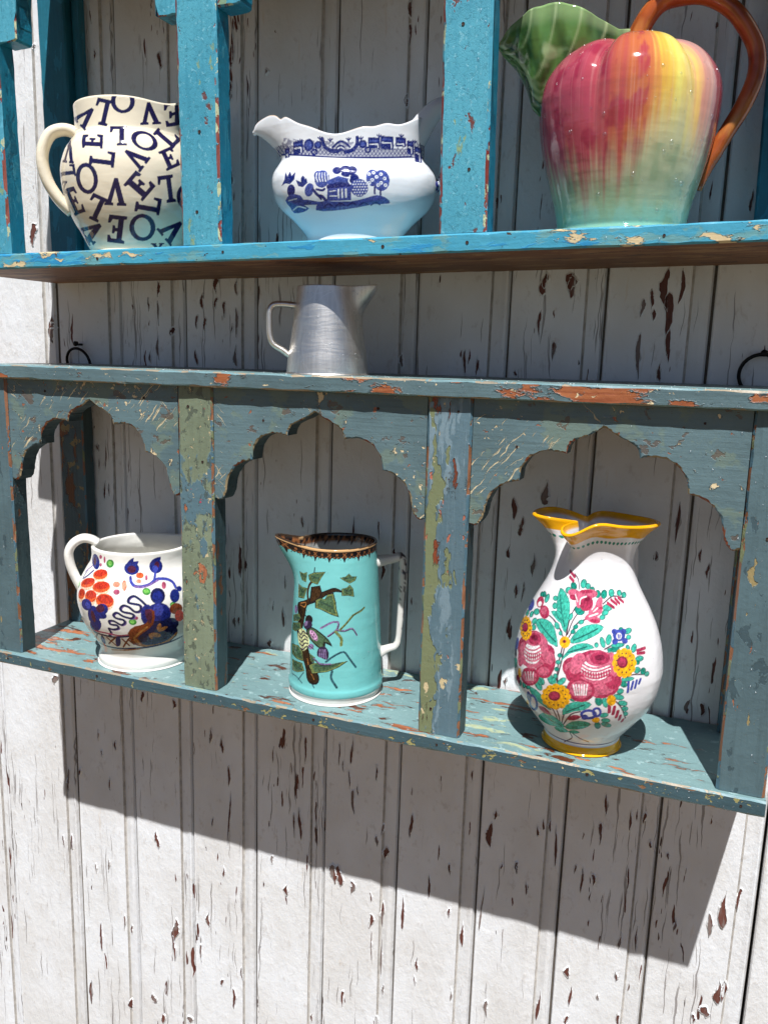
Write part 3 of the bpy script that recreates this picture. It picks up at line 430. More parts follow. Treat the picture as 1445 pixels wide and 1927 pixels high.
# ------------------------------------------------------------------ painted decoration (traced brush strokes in surface millimetres)
PAINT={
'love':'''k;0;-565,1130,-701,1196,-675,1203,-642,1193,-533,1283,-766,1254,-743,1236,-778,1231,-986,1312,-988,1323,-864,1292,-607,1298,-459,1327,-435,1310,-480,1259,-529,1209,-581,1159,-557,1140
k;0;-273,1153,-381,1175,-375,1193,-340,1196,-308,1280,-275,1364,-346,1378,-378,1344,-400,1348,-364,1412,-275,1394,-190,1379,-197,1361,-227,1357,-260,1272,-291,1186,-266,1171
k;0;54,1393,45,1356,21,1322,-14,1295,-57,1280,-102,1277,-145,1288,-180,1310,-202,1341,-208,1376,-198,1413,-174,1445,-137,1469,-95,1484,-50,1487,-8,1478,25,1457,47,1428|9,1388,3,1360,-12,1334,-36,1314,-64,1302,-94,1300,-122,1309,-144,1326,-159,1350,-162,1378,-156,1406,-139,1431,-116,1450,-88,1461,-58,1464,-31,1456,-9,1439,5,1416
k;0;356,1229,249,1207,249,1222,269,1232,239,1286,211,1339,194,1277,177,1215,199,1213,199,1198,109,1183,109,1198,135,1208,155,1275,176,1341,196,1407,228,1413,262,1357,296,1301,331,1245,356,1244
k;0;740,1280,561,1240,434,1212,424,1267,452,1273,478,1252,568,1272,561,1339,522,1331,508,1307,482,1301,476,1364,502,1369,518,1353,557,1362,549,1438,453,1415,429,1376,404,1370,405,1433,532,1463,701,1505,704,1487,638,1462,649,1376,663,1291,737,1299
k;0;-480,944,-546,1080,-467,1073,-457,1056,-483,1046,-463,1000,-389,991,-394,1010,-419,1021,-424,1034,-357,1027,-352,1013,-372,1008,-367,989,-295,982,-304,1032,-342,1051,-348,1067,-283,1057,-270,988,-266,922,-281,924,-290,946,-367,952,-455,963,-461,942
k;0;-47,959,-131,955,-132,969,-109,978,-113,1050,-122,1126,-193,1124,-198,1089,-216,1088,-228,1150,-138,1151,-49,1155,-49,1140,-76,1130,-72,1053,-70,980,-46,974
k;0;235,979,211,952,177,933,139,925,99,928,61,943,30,967,9,997,0,1031,6,1064,27,1092,63,1111,108,1120,156,1117,199,1102,230,1077,246,1046,247,1011|196,992,178,970,155,955,128,947,101,948,76,958,56,975,43,997,40,1023,46,1048,62,1070,87,1086,118,1094,149,1094,177,1084,197,1066,206,1043,206,1017
k;0;156,856,115,797,104,805,107,820,52,838,-3,857,34,812,70,768,84,777,95,769,58,716,47,725,53,743,15,792,-23,842,-62,894,-49,913,11,892,70,872,131,854,145,864
k;0;233,1105,320,1181,339,1172,327,1149,383,1097,439,1047,551,1112,551,1148,574,1163,651,1129,474,1040,384,970,370,980,388,1007,331,1057,277,1110,244,1094
k;0;240,923,310,961,392,1003,405,962,386,952,363,964,311,936,326,885,348,897,353,917,368,925,382,878,367,870,353,880,332,869,354,813,409,843,418,877,437,887,450,838,371,796,302,758,297,771,315,789,291,852,270,915,244,909
k;0;-577,805,-647,818,-645,833,-629,836,-699,966,-709,852,-689,841,-690,827,-801,850,-802,865,-761,862,-746,922,-750,985,-883,1075,-747,1048,-649,964,-610,894,-587,827,-574,818
k;0;-979,727,-967,790,-930,786,-866,758,-589,736,-594,779,-640,790,-642,801,-566,796,-554,690,-573,690,-584,707,-857,727,-891,714
k;0;-318,666,-322,619,-341,577,-371,544,-409,524,-453,522,-495,535,-531,564,-553,604,-561,651,-553,698,-532,740,-499,772,-461,790,-420,793,-381,779,-349,751,-328,712|-354,662,-357,626,-369,593,-390,568,-416,553,-445,551,-471,562,-494,585,-508,616,-513,652,-508,689,-495,721,-475,746,-449,760,-423,762,-396,751,-375,729,-361,698
k;0;-392,776,-381,857,-361,853,-353,829,-265,816,-183,806,-176,862,-212,878,-211,893,-146,882,-154,812,-165,745,-182,747,-186,769,-269,780,-358,793,-372,773
k;0;-81,411,-165,413,-161,430,-144,436,-153,503,-164,571,-190,504,-220,439,-203,431,-207,414,-290,418,-285,435,-258,441,-222,511,-190,581,-161,652,-135,651,-122,579,-109,507,-96,435,-79,428
k;0;-86,594,-30,660,25,726,66,697,54,681,24,683,-13,638,34,598,50,618,42,638,53,651,98,615,87,601,66,605,49,585,105,540,147,592,135,628,148,644,192,605,134,532,74,460,61,471,74,499,12,550,-47,601,-74,583
k;0;413,491,316,468,311,487,333,503,319,562,307,621,297,681,240,667,234,623,220,620,213,692,283,710,359,730,361,710,338,694,348,634,361,573,376,513,406,510
k;0;-2,369,17,452,35,450,40,426,126,418,217,412,223,470,184,484,187,500,258,492,251,420,245,348,224,349,215,373,121,380,32,388,17,366
k;0;-896,593,-618,598,-591,540,-612,538,-640,563,-712,557,-685,486,-653,488,-649,511,-629,513,-609,448,-629,446,-646,465,-677,462,-664,384,-585,393,-571,430,-551,434,-545,370,-801,347,-798,366,-739,376,-745,435,-766,496,-795,558,-874,571
k;0;-433,268,-533,308,-509,323,-472,319,-388,390,-323,462,-380,488,-422,461,-438,468,-383,523,-313,491,-245,461,-257,445,-285,447,-348,374,-428,301,-413,283
k;0;-874,77,-934,151,-833,151,-799,139,-522,217,-829,204,-854,188,-982,191,-1025,261,-879,255,-841,236,-642,236,-517,244,-414,255,-405,233,-493,186,-605,140,-777,97,-795,80
k;0;-164,75,-275,84,-393,94,-356,154,-330,152,-326,121,-251,115,-215,187,-245,189,-268,169,-289,171,-254,237,-234,235,-233,213,-205,210,-171,290,-238,296,-277,264,-299,266,-261,330,-170,321,-82,314,-87,295,-120,288,-140,229,-163,168,-189,107,-156,95
k;0;217,257,227,216,215,176,186,141,139,117,83,107,27,111,-20,130,-53,161,-68,199,-64,240,-44,279,-13,311,27,334,71,344,115,340,158,323,192,294|169,247,176,215,169,184,150,158,120,141,85,134,48,139,17,154,-6,178,-18,208,-17,240,-6,270,14,294,40,311,69,317,100,313,128,299,153,276
k;0;507,80,381,137,396,148,425,141,454,200,478,258,402,225,328,194,344,177,330,166,245,221,258,231,288,220,366,251,445,283,530,318,573,300,554,237,529,173,498,108,523,91
k;0;718,587,721,545,700,504,659,470,608,447,554,439,502,445,461,466,432,497,419,535,419,575,435,613,464,645,503,666,551,675,600,670,650,653,691,624|650,575,653,542,643,512,618,487,588,470,553,465,520,471,491,487,470,512,459,542,459,573,469,603,488,627,514,642,545,648,578,643,609,628,633,604
k;0;-890,550,-993,568,-993,579,-993,584,-779,651,-830,661,-882,647,-909,652,-834,679,-721,657,-730,648,-748,646,-886,566,-866,557
k;0;-606,97,-698,74,-717,83,-695,93,-914,181,-1018,169,-1019,149,-1020,143,-1019,174,-814,206,-793,196,-821,187,-652,103,-619,105
k;0;194,86,268,91,269,87,255,84,307,53,326,89,308,90,307,94,382,100,384,95,362,92,323,33,294,31,211,81,194,82
k;0;707,934,926,958,925,938,938,887,938,892,931,920,867,920,719,829,772,833,845,864,943,879,780,789,742,786,742,807,696,804,643,725,755,730,846,773,968,792,817,706,643,697,531,699,539,716,577,724,625,808,719,904,678,912
k;0;979,679,983,611,984,601,983,615,992,570,788,493,1001,477,996,488,997,475,1004,442,748,464,645,506,671,519,717,512,992,601,982,646,981,670
k;0;862,1064,890,1010,886,1016,880,1029,879,1051,911,980,906,989,908,983,923,927,923,934,919,953,907,995,887,1035,878,1078,868,1096,871,1086,868,1074,864,1061,861,1071
k;0;1005,245,1010,254,1015,262,1010,318,1009,316,1012,288,1010,282,1003,349,1005,352,1006,332,1006,334,1002,396,1002,395,1002,374,1002,371,992,446,994,452,1001,421,1001,423,995,484,989,475,984,466,988,449,989,443,999,359,1007,275,1005,263
k;0;963,1178,857,1108,855,1122,976,1169,972,1235,979,1303,980,1272,978,1235,980,1227,984,1283,983,1322,982,1361,979,1346,980,1326,971,1257,965,1188,963,1192
k;0;957,1440,963,1403,965,1368,967,1341,967,1325,971,1323,974,1334,976,1358,979,1390,973,1427,972,1465,971,1501,969,1527,966,1543,964,1545,961,1534,959,1511,958,1478|960,1438,965,1409,967,1382,968,1361,969,1349,971,1348,973,1357,976,1376,976,1401,970,1429,969,1459,969,1486,968,1507,966,1519,964,1520,962,1511,961,1493,960,1467''',
'vase':'''s;7.1;-187,1116,-189,1062,-192,1006,-197,950,-205,892,-216,831,-230,769
s;7.1;-205,1113,-209,1053,-214,990,-217,933,-216,883,-211,835,-207,789
s;7.1;-182,1208,-174,1247,-167,1288,-157,1323,-143,1353,-125,1380,-107,1406
s;7.1;-191,1195,-191,1245,-192,1296,-190,1340,-182,1374,-171,1404,-159,1432
s;7.1;-165,1189,-149,1231,-133,1274,-113,1307,-87,1327,-57,1339,-28,1350
s;7.1;-237,1219,-267,1245,-302,1270,-335,1290,-364,1302,-390,1310,-417,1317
s;7.1;-213,1179,-231,1202,-250,1226,-272,1246,-297,1264,-325,1281,-354,1297
s;7.1;141,1124,224,1169
s;7.1;-225,328,-226,389,-232,445,-243,490,-259,521,-279,547,-299,571
s;7.1;-217,331,-209,384,-205,434,-207,471,-212,498,-218,520,-225,540
s;7.1;-208,335,-186,392,-170,445,-155,489,-137,523,-115,552,-96,579
s;7.1;-192,340,-152,406,-121,464,-96,506,-70,529,-44,542,-18,554
s;7.1;-130,266,-123,240,-113,215,-118,189,-149,162,-202,132,-261,102
s;7.1;-114,271,-85,250,-53,227,-19,207,19,192,61,179,104,164
s;7.1;-155,1576,-169,1602,-182,1629,-198,1652,-218,1668,-241,1680,-264,1692
s;7.1;138,1476,176,1499,219,1522,262,1536,308,1536,355,1528,403,1520
s;7.1;290,883,320,891,352,899,388,903,432,898,486,888,545,874
s;7.1;252,670,271,648,292,624,312,597,331,564,353,524,380,483
o;0;-424,1550,-373,1545,-311,1517,-263,1486,-229,1446,-211,1400,-203,1346,-197,1272,-202,1218,-227,1234,-262,1277,-300,1315,-338,1356,-370,1397,-396,1442,-421,1503
t;0;-416,1543,-367,1538,-309,1511,-265,1481,-232,1443,-214,1400,-207,1348,-200,1278,-205,1226,-230,1241,-264,1282,-299,1319,-335,1359,-365,1397,-389,1440,-413,1498
o;0;-567,1227,-541,1255,-489,1274,-429,1279,-371,1270,-328,1245,-295,1207,-262,1146,-246,1094,-264,1092,-297,1109,-333,1122,-373,1137,-419,1154,-468,1173,-525,1200
t;0;-554,1227,-532,1252,-482,1270,-426,1275,-372,1266,-331,1242,-299,1206,-267,1148,-252,1099,-269,1097,-301,1112,-335,1124,-374,1140,-417,1155,-463,1174,-517,1200
o;0;134,1299,111,1313,70,1318,25,1314,-22,1302,-60,1285,-95,1257,-135,1201,-156,1151,-126,1145,-80,1158,-40,1175,1,1197,45,1221,86,1246,119,1274
t;0;127,1297,105,1310,66,1315,23,1311,-21,1299,-58,1283,-91,1256,-129,1203,-149,1156,-121,1150,-77,1162,-39,1179,1,1200,43,1222,81,1247,112,1273
o;0;54,1131,37,1149,-4,1162,-44,1159,-86,1145,-121,1123,-151,1089,-182,1031,-198,988,-175,1017,-135,1062,-92,1083,-45,1099,13,1116
t;0;48,1129,31,1147,-7,1159,-46,1156,-86,1143,-119,1121,-147,1090,-178,1034,-193,993,-171,1021,-132,1065,-92,1084,-47,1100,9,1115
o;0;-415,1353,-386,1364,-338,1366,-302,1348,-277,1324,-269,1302,-274,1289,-300,1295,-337,1312,-384,1333
t;0;-411,1352,-383,1363,-338,1364,-303,1347,-279,1324,-271,1304,-277,1291,-302,1297,-336,1312,-381,1333
o;0;-372,1135,-353,1147,-318,1150,-287,1130,-268,1108,-283,1100,-312,1103,-347,1118
t;0;-369,1135,-350,1147,-318,1149,-288,1130,-271,1108,-286,1101,-312,1104,-346,1118
o;0;-168,483,-166,525,-145,580,-115,614,-77,638,-32,655,11,662,44,655,61,638,41,607,5,575,-33,561,-74,546,-126,508
t;0;-162,489,-160,529,-141,581,-112,613,-76,635,-33,652,8,659,40,652,55,636,37,606,2,576,-34,562,-73,549,-122,513
o;0;-535,315,-435,387,-359,435,-304,443,-252,428,-198,382,-169,329,-219,305,-304,290,-384,279,-466,273,-535,280
t;0;-518,319,-430,386,-357,432,-303,440,-255,425,-203,381,-176,331,-224,308,-305,294,-382,282,-456,278,-517,287
o;0;-495,642,-459,655,-407,651,-362,626,-322,589,-287,540,-273,499,-301,499,-347,516,-399,536,-453,561,-485,604
t;0;-489,639,-455,652,-406,647,-362,624,-324,588,-292,542,-278,503,-304,503,-348,519,-398,538,-449,562,-479,603
o;0;-171,328,-137,377,-88,424,-29,446,25,450,61,439,75,418,52,386,6,352,-52,328,-112,313,-156,311
t;0;-164,331,-132,378,-85,423,-30,443,22,447,56,437,70,416,48,386,4,354,-51,331,-108,316,-149,315
o;0;-325,266,-272,298,-213,317,-165,299,-142,270,-189,248,-263,232,-312,242
t;0;-319,267,-270,297,-213,315,-168,298,-146,271,-192,249,-261,234,-307,244
o;0;-149,270,-120,292,-79,310,-41,306,-18,293,-42,276,-83,261,-125,262
t;0;-146,271,-118,292,-79,309,-43,305,-21,293,-44,277,-83,262,-123,263
o;5.9;-382,1499,-224,1267
o;5.9;-500,1236,-273,1131
o;5.9;80,1284,-120,1174
o;5.9;-5,1135,-155,1066
o;5.9;10,629,-130,526
o;5.9;-400,378,-222,339
o;0;-251,1556,-252,1540,-270,1527,-296,1523,-323,1529,-340,1543,-340,1559,-323,1572,-294,1576,-268,1569
t;0;-261,1554,-262,1541,-275,1532,-295,1529,-317,1534,-332,1544,-331,1558,-318,1567,-295,1570,-273,1566
o;0;-204,1604,-193,1585,-200,1568,-221,1560,-250,1564,-275,1578,-288,1597,-283,1614,-260,1623,-230,1619
d;0;-212,1601,-203,1585,-207,1572,-223,1566,-247,1569,-267,1581,-279,1597,-275,1611,-258,1617,-233,1614
o;0;-70,1622,-80,1600,-101,1587,-126,1587,-148,1601,-156,1623,-147,1646,-124,1660,-97,1659,-76,1645
t;0;-80,1622,-87,1603,-104,1592,-124,1592,-140,1605,-146,1623,-139,1643,-122,1655,-101,1654,-85,1642
o;0;-15,1610,-20,1595,-36,1586,-57,1584,-77,1591,-86,1605,-83,1620,-66,1631,-44,1632,-24,1624
t;0;-24,1610,-27,1598,-39,1590,-56,1589,-70,1595,-77,1606,-74,1617,-62,1625,-46,1626,-31,1621
o;0;39,1586,34,1572,20,1563,1,1561,-15,1568,-23,1582,-19,1596,-5,1605,15,1607,32,1599
d;0;30,1585,27,1575,17,1568,3,1567,-9,1572,-15,1582,-12,1593,-1,1600,13,1601,25,1595
o;0;115,1552,107,1534,89,1522,67,1521,48,1532,40,1550,46,1568,64,1581,88,1582,107,1571
d;0;106,1552,100,1537,87,1527,69,1526,55,1535,49,1550,53,1565,67,1576,85,1577,100,1568
o;0;195,1547,179,1527,155,1516,133,1518,118,1533,117,1555,131,1576,155,1587,180,1585,195,1570
d;0;186,1548,174,1531,155,1521,136,1523,126,1535,125,1554,137,1572,156,1582,176,1580,187,1568
o;0;294,1562,282,1544,260,1533,235,1533,218,1544,213,1563,223,1582,246,1593,272,1592,291,1581
t;0;285,1562,275,1547,258,1538,239,1538,226,1548,222,1563,230,1578,248,1588,268,1587,282,1578
o;0;399,1558,387,1544,365,1537,342,1538,328,1547,326,1561,336,1575,358,1583,381,1582,397,1572
t;0;389,1558,379,1548,364,1542,348,1543,337,1550,335,1561,345,1571,360,1577,376,1577,388,1569
o;0;465,1537,450,1524,427,1517,404,1519,389,1528,389,1542,401,1556,425,1563,449,1562,466,1551
t;0;455,1538,444,1528,426,1523,411,1523,400,1531,399,1542,409,1552,426,1558,444,1556,454,1549
o;0;241,1448,228,1432,199,1422,166,1422,140,1431,131,1446,142,1462,171,1472,206,1473,234,1463
t;0;234,1448,222,1435,197,1428,168,1427,146,1434,138,1446,148,1459,172,1467,203,1468,226,1460
o;0;194,1416,189,1403,173,1391,150,1387,130,1390,120,1400,122,1414,139,1425,162,1430,183,1426
t;0;186,1414,183,1404,169,1396,151,1392,135,1394,126,1402,129,1412,142,1420,161,1425,178,1422
o;0;155,1381,154,1369,142,1359,124,1353,108,1355,97,1364,98,1376,109,1387,127,1392,145,1390
t;0;148,1380,147,1371,138,1363,125,1358,112,1359,104,1366,105,1374,113,1383,127,1387,141,1386
o;0;-58,1392,-79,1377,-112,1374,-143,1386,-163,1406,-162,1429,-140,1445,-105,1448,-72,1436,-54,1415
d;0;-64,1395,-83,1381,-111,1379,-139,1390,-156,1407,-155,1427,-136,1440,-105,1443,-77,1432,-61,1414
o;0;-371,1409,-367,1393,-375,1382,-392,1378,-412,1384,-429,1397,-434,1412,-425,1425,-407,1428,-385,1422
t;0;-378,1407,-375,1395,-381,1386,-392,1384,-408,1388,-419,1399,-423,1411,-418,1420,-405,1423,-390,1418
o;0;-286,1356,-265,1334,-259,1316,-269,1308,-295,1312,-324,1328,-349,1348,-358,1365,-346,1374,-318,1371
t;0;-292,1352,-272,1334,-265,1319,-273,1313,-294,1318,-319,1331,-341,1349,-350,1363,-341,1370,-319,1365
o;0;-277,1269,-269,1252,-271,1237,-282,1230,-301,1234,-319,1246,-329,1263,-328,1278,-315,1285,-296,1281
t;0;-283,1266,-275,1252,-276,1241,-285,1235,-299,1239,-313,1249,-322,1263,-321,1275,-312,1280,-298,1276
o;0;-399,1467,-397,1455,-408,1445,-429,1441,-451,1445,-467,1454,-470,1466,-458,1476,-437,1480,-413,1477
t;0;-408,1465,-408,1456,-415,1450,-430,1447,-446,1449,-457,1456,-459,1465,-451,1472,-435,1475,-419,1472
o;0;-517,1437,-519,1415,-533,1401,-555,1400,-579,1412,-597,1433,-598,1455,-579,1470,-553,1471,-530,1458
t;0;-528,1437,-529,1418,-537,1407,-554,1405,-570,1416,-582,1434,-585,1452,-575,1464,-556,1465,-540,1454
o;0;-608,1461,-597,1447,-603,1436,-624,1431,-656,1434,-686,1443,-702,1456,-695,1468,-669,1474,-635,1471
d;0;-622,1458,-612,1447,-613,1439,-627,1436,-651,1439,-672,1446,-684,1456,-682,1465,-665,1469,-641,1466
o;0;-646,1446,-630,1432,-635,1420,-660,1414,-694,1417,-731,1426,-755,1439,-749,1452,-717,1459,-679,1457
d;0;-660,1443,-647,1432,-647,1423,-663,1419,-686,1422,-715,1430,-733,1440,-732,1449,-713,1454,-684,1452
o;0;-561,1301,-573,1285,-599,1276,-634,1274,-662,1282,-672,1298,-659,1314,-627,1326,-592,1327,-567,1317
t;0;-572,1301,-581,1289,-602,1281,-629,1280,-650,1286,-657,1299,-646,1312,-624,1321,-597,1321,-578,1314
o;0;-541,1226,-552,1209,-573,1199,-598,1198,-616,1208,-619,1224,-609,1241,-585,1252,-562,1252,-545,1242
t;0;-551,1226,-560,1213,-574,1205,-592,1204,-605,1212,-607,1225,-599,1238,-582,1246,-566,1246,-553,1239
o;0;-523,1187,-521,1171,-532,1158,-553,1151,-576,1154,-592,1165,-595,1180,-583,1194,-561,1201,-539,1197
t;0;-533,1184,-531,1172,-537,1162,-552,1157,-569,1159,-581,1168,-585,1180,-577,1190,-560,1195,-544,1192
o;0;-644,1263,-647,1246,-664,1234,-689,1230,-713,1236,-728,1250,-724,1267,-705,1280,-677,1285,-654,1278
t;0;-657,1261,-659,1248,-669,1238,-685,1236,-701,1242,-710,1253,-710,1266,-698,1276,-681,1279,-666,1273
o;0;-747,1245,-750,1227,-769,1212,-804,1204,-843,1206,-873,1217,-870,1237,-838,1256,-797,1265,-764,1260
t;0;-767,1242,-766,1227,-778,1215,-797,1211,-820,1215,-836,1226,-838,1241,-824,1253,-800,1259,-779,1254
o;0;-101,1293,-97,1282,-102,1271,-114,1262,-128,1260,-140,1265,-144,1275,-139,1287,-127,1296,-112,1298
d;0;-106,1289,-103,1282,-107,1274,-116,1267,-127,1266,-135,1269,-137,1276,-133,1285,-124,1291,-114,1293
o;0;-51,1334,-50,1323,-59,1312,-75,1305,-91,1305,-102,1312,-103,1323,-94,1334,-78,1341,-62,1341
t;0;-57,1332,-57,1324,-64,1316,-76,1311,-88,1310,-96,1314,-96,1322,-89,1330,-77,1336,-65,1336
o;0;-166,1349,-173,1332,-185,1322,-196,1324,-205,1335,-205,1354,-200,1370,-188,1380,-175,1379,-167,1367
t;0;-173,1350,-178,1336,-185,1328,-193,1329,-198,1338,-198,1353,-194,1367,-186,1375,-178,1374,-174,1364
o;0;-229,1210,-229,1199,-236,1191,-247,1189,-258,1193,-264,1202,-264,1213,-257,1221,-245,1224,-235,1219
t;0;-235,1209,-235,1201,-240,1196,-246,1194,-254,1197,-258,1204,-258,1211,-253,1217,-246,1218,-239,1215
o;0;-193,1034,-195,1022,-204,1014,-217,1010,-229,1014,-235,1023,-232,1036,-223,1044,-210,1048,-199,1044
d;0;-199,1033,-201,1025,-208,1018,-216,1016,-225,1019,-229,1025,-227,1034,-221,1039,-211,1042,-203,1039
o;0;-200,973,-202,962,-211,952,-224,949,-235,953,-240,963,-238,975,-229,984,-216,987,-205,983
t;0;-205,972,-207,964,-213,957,-222,955,-230,958,-235,964,-232,973,-226,979,-217,982,-209,979
o;0;-208,911,-210,899,-218,890,-229,887,-239,891,-244,901,-242,913,-233,923,-222,926,-213,921
d;0;-213,910,-215,901,-220,896,-228,893,-234,896,-238,903,-237,911,-231,918,-223,920,-216,917
o;0;-212,849,-214,836,-222,826,-233,822,-244,827,-248,839,-246,852,-238,863,-227,866,-217,861
t;0;-217,848,-219,838,-225,831,-232,828,-239,832,-243,840,-241,850,-236,858,-228,860,-221,856
o;0;-120,1251,-116,1240,-120,1229,-131,1221,-144,1220,-155,1225,-159,1235,-155,1246,-145,1254,-131,1256
d;0;-125,1247,-122,1240,-126,1232,-133,1227,-142,1225,-150,1229,-153,1236,-150,1244,-142,1250,-132,1251
o;0;416,1274,413,1260,394,1247,369,1239,344,1240,330,1249,331,1264,348,1277,374,1286,400,1285
t;0;407,1273,406,1261,390,1251,368,1244,348,1244,337,1251,338,1262,352,1274,374,1280,396,1280
o;0;394,1212,386,1201,372,1195,357,1196,346,1204,343,1215,350,1226,364,1232,380,1231,392,1223
t;0;386,1212,382,1204,371,1200,360,1201,351,1207,350,1215,355,1223,365,1227,376,1227,385,1220
o;0;325,1281,319,1273,307,1268,294,1268,282,1275,280,1283,286,1292,298,1296,312,1296,322,1290
d;0;318,1281,314,1276,305,1273,296,1274,289,1277,287,1283,291,1288,300,1291,309,1291,316,1288
o;0;144,1184,147,1157,142,1139,130,1135,115,1148,103,1172,99,1199,105,1218,117,1222,133,1208
t;0;138,1182,142,1159,139,1143,130,1140,119,1152,109,1174,105,1197,108,1213,117,1216,129,1204
o;0;202,1198,191,1173,176,1159,161,1161,152,1179,152,1205,163,1229,179,1243,195,1241,204,1223
t;0;196,1199,188,1177,175,1165,164,1167,157,1182,158,1204,167,1226,180,1238,192,1236,198,1221
o;0;318,1157,305,1146,274,1137,236,1135,206,1141,194,1151,204,1164,235,1173,273,1175,306,1169
t;0;311,1158,300,1149,272,1143,238,1141,211,1144,200,1152,209,1161,236,1168,272,1169,300,1166
o;0;274,1120,262,1109,233,1103,199,1103,171,1109,160,1120,171,1132,199,1139,234,1139,264,1131
d;0;268,1120,258,1112,231,1108,200,1108,176,1113,166,1120,176,1129,201,1134,232,1133,258,1128
o;0;89,1157,86,1144,78,1136,68,1135,59,1142,55,1154,58,1167,66,1175,77,1176,86,1169
t;0;84,1156,82,1147,76,1141,69,1140,63,1146,61,1155,63,1164,68,1170,75,1170,81,1165
o;0;214,1092,209,1080,195,1073,178,1073,165,1080,159,1091,164,1103,178,1111,196,1111,209,1104
t;0;209,1092,204,1084,193,1078,180,1078,169,1083,165,1091,169,1100,180,1106,194,1105,205,1100
o;0;431,1113,416,1094,397,1086,382,1091,375,1108,381,1130,396,1148,416,1157,432,1152,438,1135
t;0;424,1116,411,1099,397,1091,386,1095,382,1109,387,1128,400,1144,415,1151,427,1148,430,1134
o;0;366,1132,363,1117,354,1108,342,1107,331,1115,326,1129,328,1144,337,1153,350,1154,361,1146
t;0;359,1132,357,1121,352,1113,343,1113,336,1119,333,1130,334,1141,340,1148,348,1149,356,1142
o;0;499,1030,494,1015,471,1006,444,1004,420,1011,409,1025,413,1040,433,1050,461,1052,486,1044
t;0;491,1030,485,1019,468,1011,445,1010,425,1015,416,1026,419,1037,437,1045,460,1046,480,1041
o;0;452,996,447,986,435,981,421,983,410,991,407,1002,412,1012,423,1018,437,1016,448,1007
d;0;445,997,441,990,433,986,423,988,416,994,413,1002,417,1008,425,1012,435,1011,442,1005
o;0;454,946,457,930,446,915,427,909,406,912,391,925,388,942,398,956,418,963,439,959
t;0;448,944,449,931,440,920,425,915,408,918,397,927,395,940,403,951,419,957,437,954
o;0;513,905,501,891,483,887,465,894,457,909,458,927,468,942,487,946,505,939,515,924
d;0;505,908,496,897,482,893,469,898,463,910,465,925,474,936,486,941,499,936,507,923
o;0;553,868,538,860,519,863,505,872,498,886,504,899,518,906,537,905,552,895,559,880
t;0;545,873,534,867,520,868,510,875,507,885,510,895,521,900,535,899,545,893,550,882
o;0;393,871,382,859,350,851,311,847,279,851,265,861,273,874,303,884,342,888,377,882
t;0;387,871,376,863,347,857,311,854,282,855,270,862,279,871,306,879,342,882,373,879
o;0;329,814,319,802,300,800,282,809,269,825,267,842,278,853,296,855,315,847,328,831
d;0;324,817,315,808,300,807,285,813,274,826,273,839,281,848,296,850,312,842,323,830
o;0;139,682,140,655,131,635,115,630,98,642,87,667,86,694,95,714,112,719,128,707
d;0;134,681,136,658,128,641,115,637,101,647,92,669,91,691,98,708,111,713,125,702
o;0;186,672,192,642,187,620,174,614,157,629,144,656,139,686,144,708,157,713,173,699
t;0;181,670,186,644,183,625,174,621,160,634,149,658,144,684,147,702,157,706,170,693
o;0;315,700,305,687,281,683,252,691,230,706,222,724,231,738,253,743,282,735,306,719
t;0;309,702,301,692,280,690,254,697,235,709,227,723,235,733,255,736,280,729,301,716
o;0;303,772,301,756,290,744,272,741,255,749,246,763,247,780,259,791,277,793,293,786
t;0;297,771,296,759,286,750,272,748,259,753,251,764,252,777,262,785,276,787,289,782
o;0;355,636,348,624,325,621,299,629,278,644,271,661,278,674,299,677,325,670,347,654
t;0;348,639,342,629,324,628,301,635,283,647,276,660,283,668,301,670,323,664,341,652
o;0;373,586,370,572,357,565,337,567,319,579,310,595,313,609,325,617,344,615,363,603
t;0;366,588,364,577,353,572,337,574,323,583,316,594,319,604,329,610,344,608,358,600
o;0;388,531,389,517,381,509,364,512,349,523,341,538,340,553,349,560,363,558,378,547
t;0;382,532,382,522,376,517,365,519,354,527,347,538,348,547,354,552,364,550,374,543
o;0;-244,822,-239,794,-245,771,-261,761,-278,770,-292,793,-297,821,-292,844,-277,853,-259,844
t;0;-249,819,-244,795,-249,775,-261,768,-275,776,-286,796,-292,820,-288,840,-276,847,-261,839
o;0;-147,848,-144,832,-152,808,-170,784,-191,770,-206,771,-209,787,-200,812,-182,836,-162,849
t;0;-151,842,-149,830,-157,810,-173,789,-189,777,-202,776,-203,790,-195,811,-179,830,-162,843
o;0;-218,798,-219,776,-229,758,-241,754,-251,766,-256,787,-254,809,-246,825,-234,829,-223,818
t;0;-223,797,-224,778,-231,764,-240,761,-247,771,-251,788,-249,807,-244,820,-235,822,-227,814
o;0;-355,733,-343,705,-345,678,-361,663,-387,664,-411,682,-424,709,-422,735,-404,752,-378,751
t;0;-361,727,-349,703,-350,681,-363,669,-383,672,-403,688,-416,712,-415,734,-401,746,-381,744
o;0;-324,778,-319,755,-326,734,-341,723,-358,727,-372,743,-376,767,-370,787,-356,797,-338,794
t;0;-330,774,-325,755,-330,738,-340,730,-355,733,-365,748,-369,767,-365,784,-354,792,-341,788
o;0;-91,718,-92,698,-99,683,-112,677,-124,683,-131,699,-130,718,-122,734,-110,739,-99,733
t;0;-97,715,-97,700,-102,688,-111,684,-120,689,-126,701,-126,717,-120,729,-111,733,-102,728
o;0;-56,665,-65,651,-81,644,-97,648,-108,660,-109,677,-100,692,-85,699,-69,695,-58,682
d;0;-62,666,-68,656,-81,651,-94,654,-103,663,-104,676,-97,687,-85,692,-72,689,-63,679
o;0;-124,761,-127,744,-138,732,-151,729,-162,735,-167,749,-163,766,-153,778,-140,781,-129,774
t;0;-129,759,-132,747,-140,737,-150,735,-158,740,-162,750,-158,763,-151,772,-141,775,-133,770
o;0;206,543,204,527,190,513,168,507,148,512,137,525,140,541,154,555,175,561,195,556
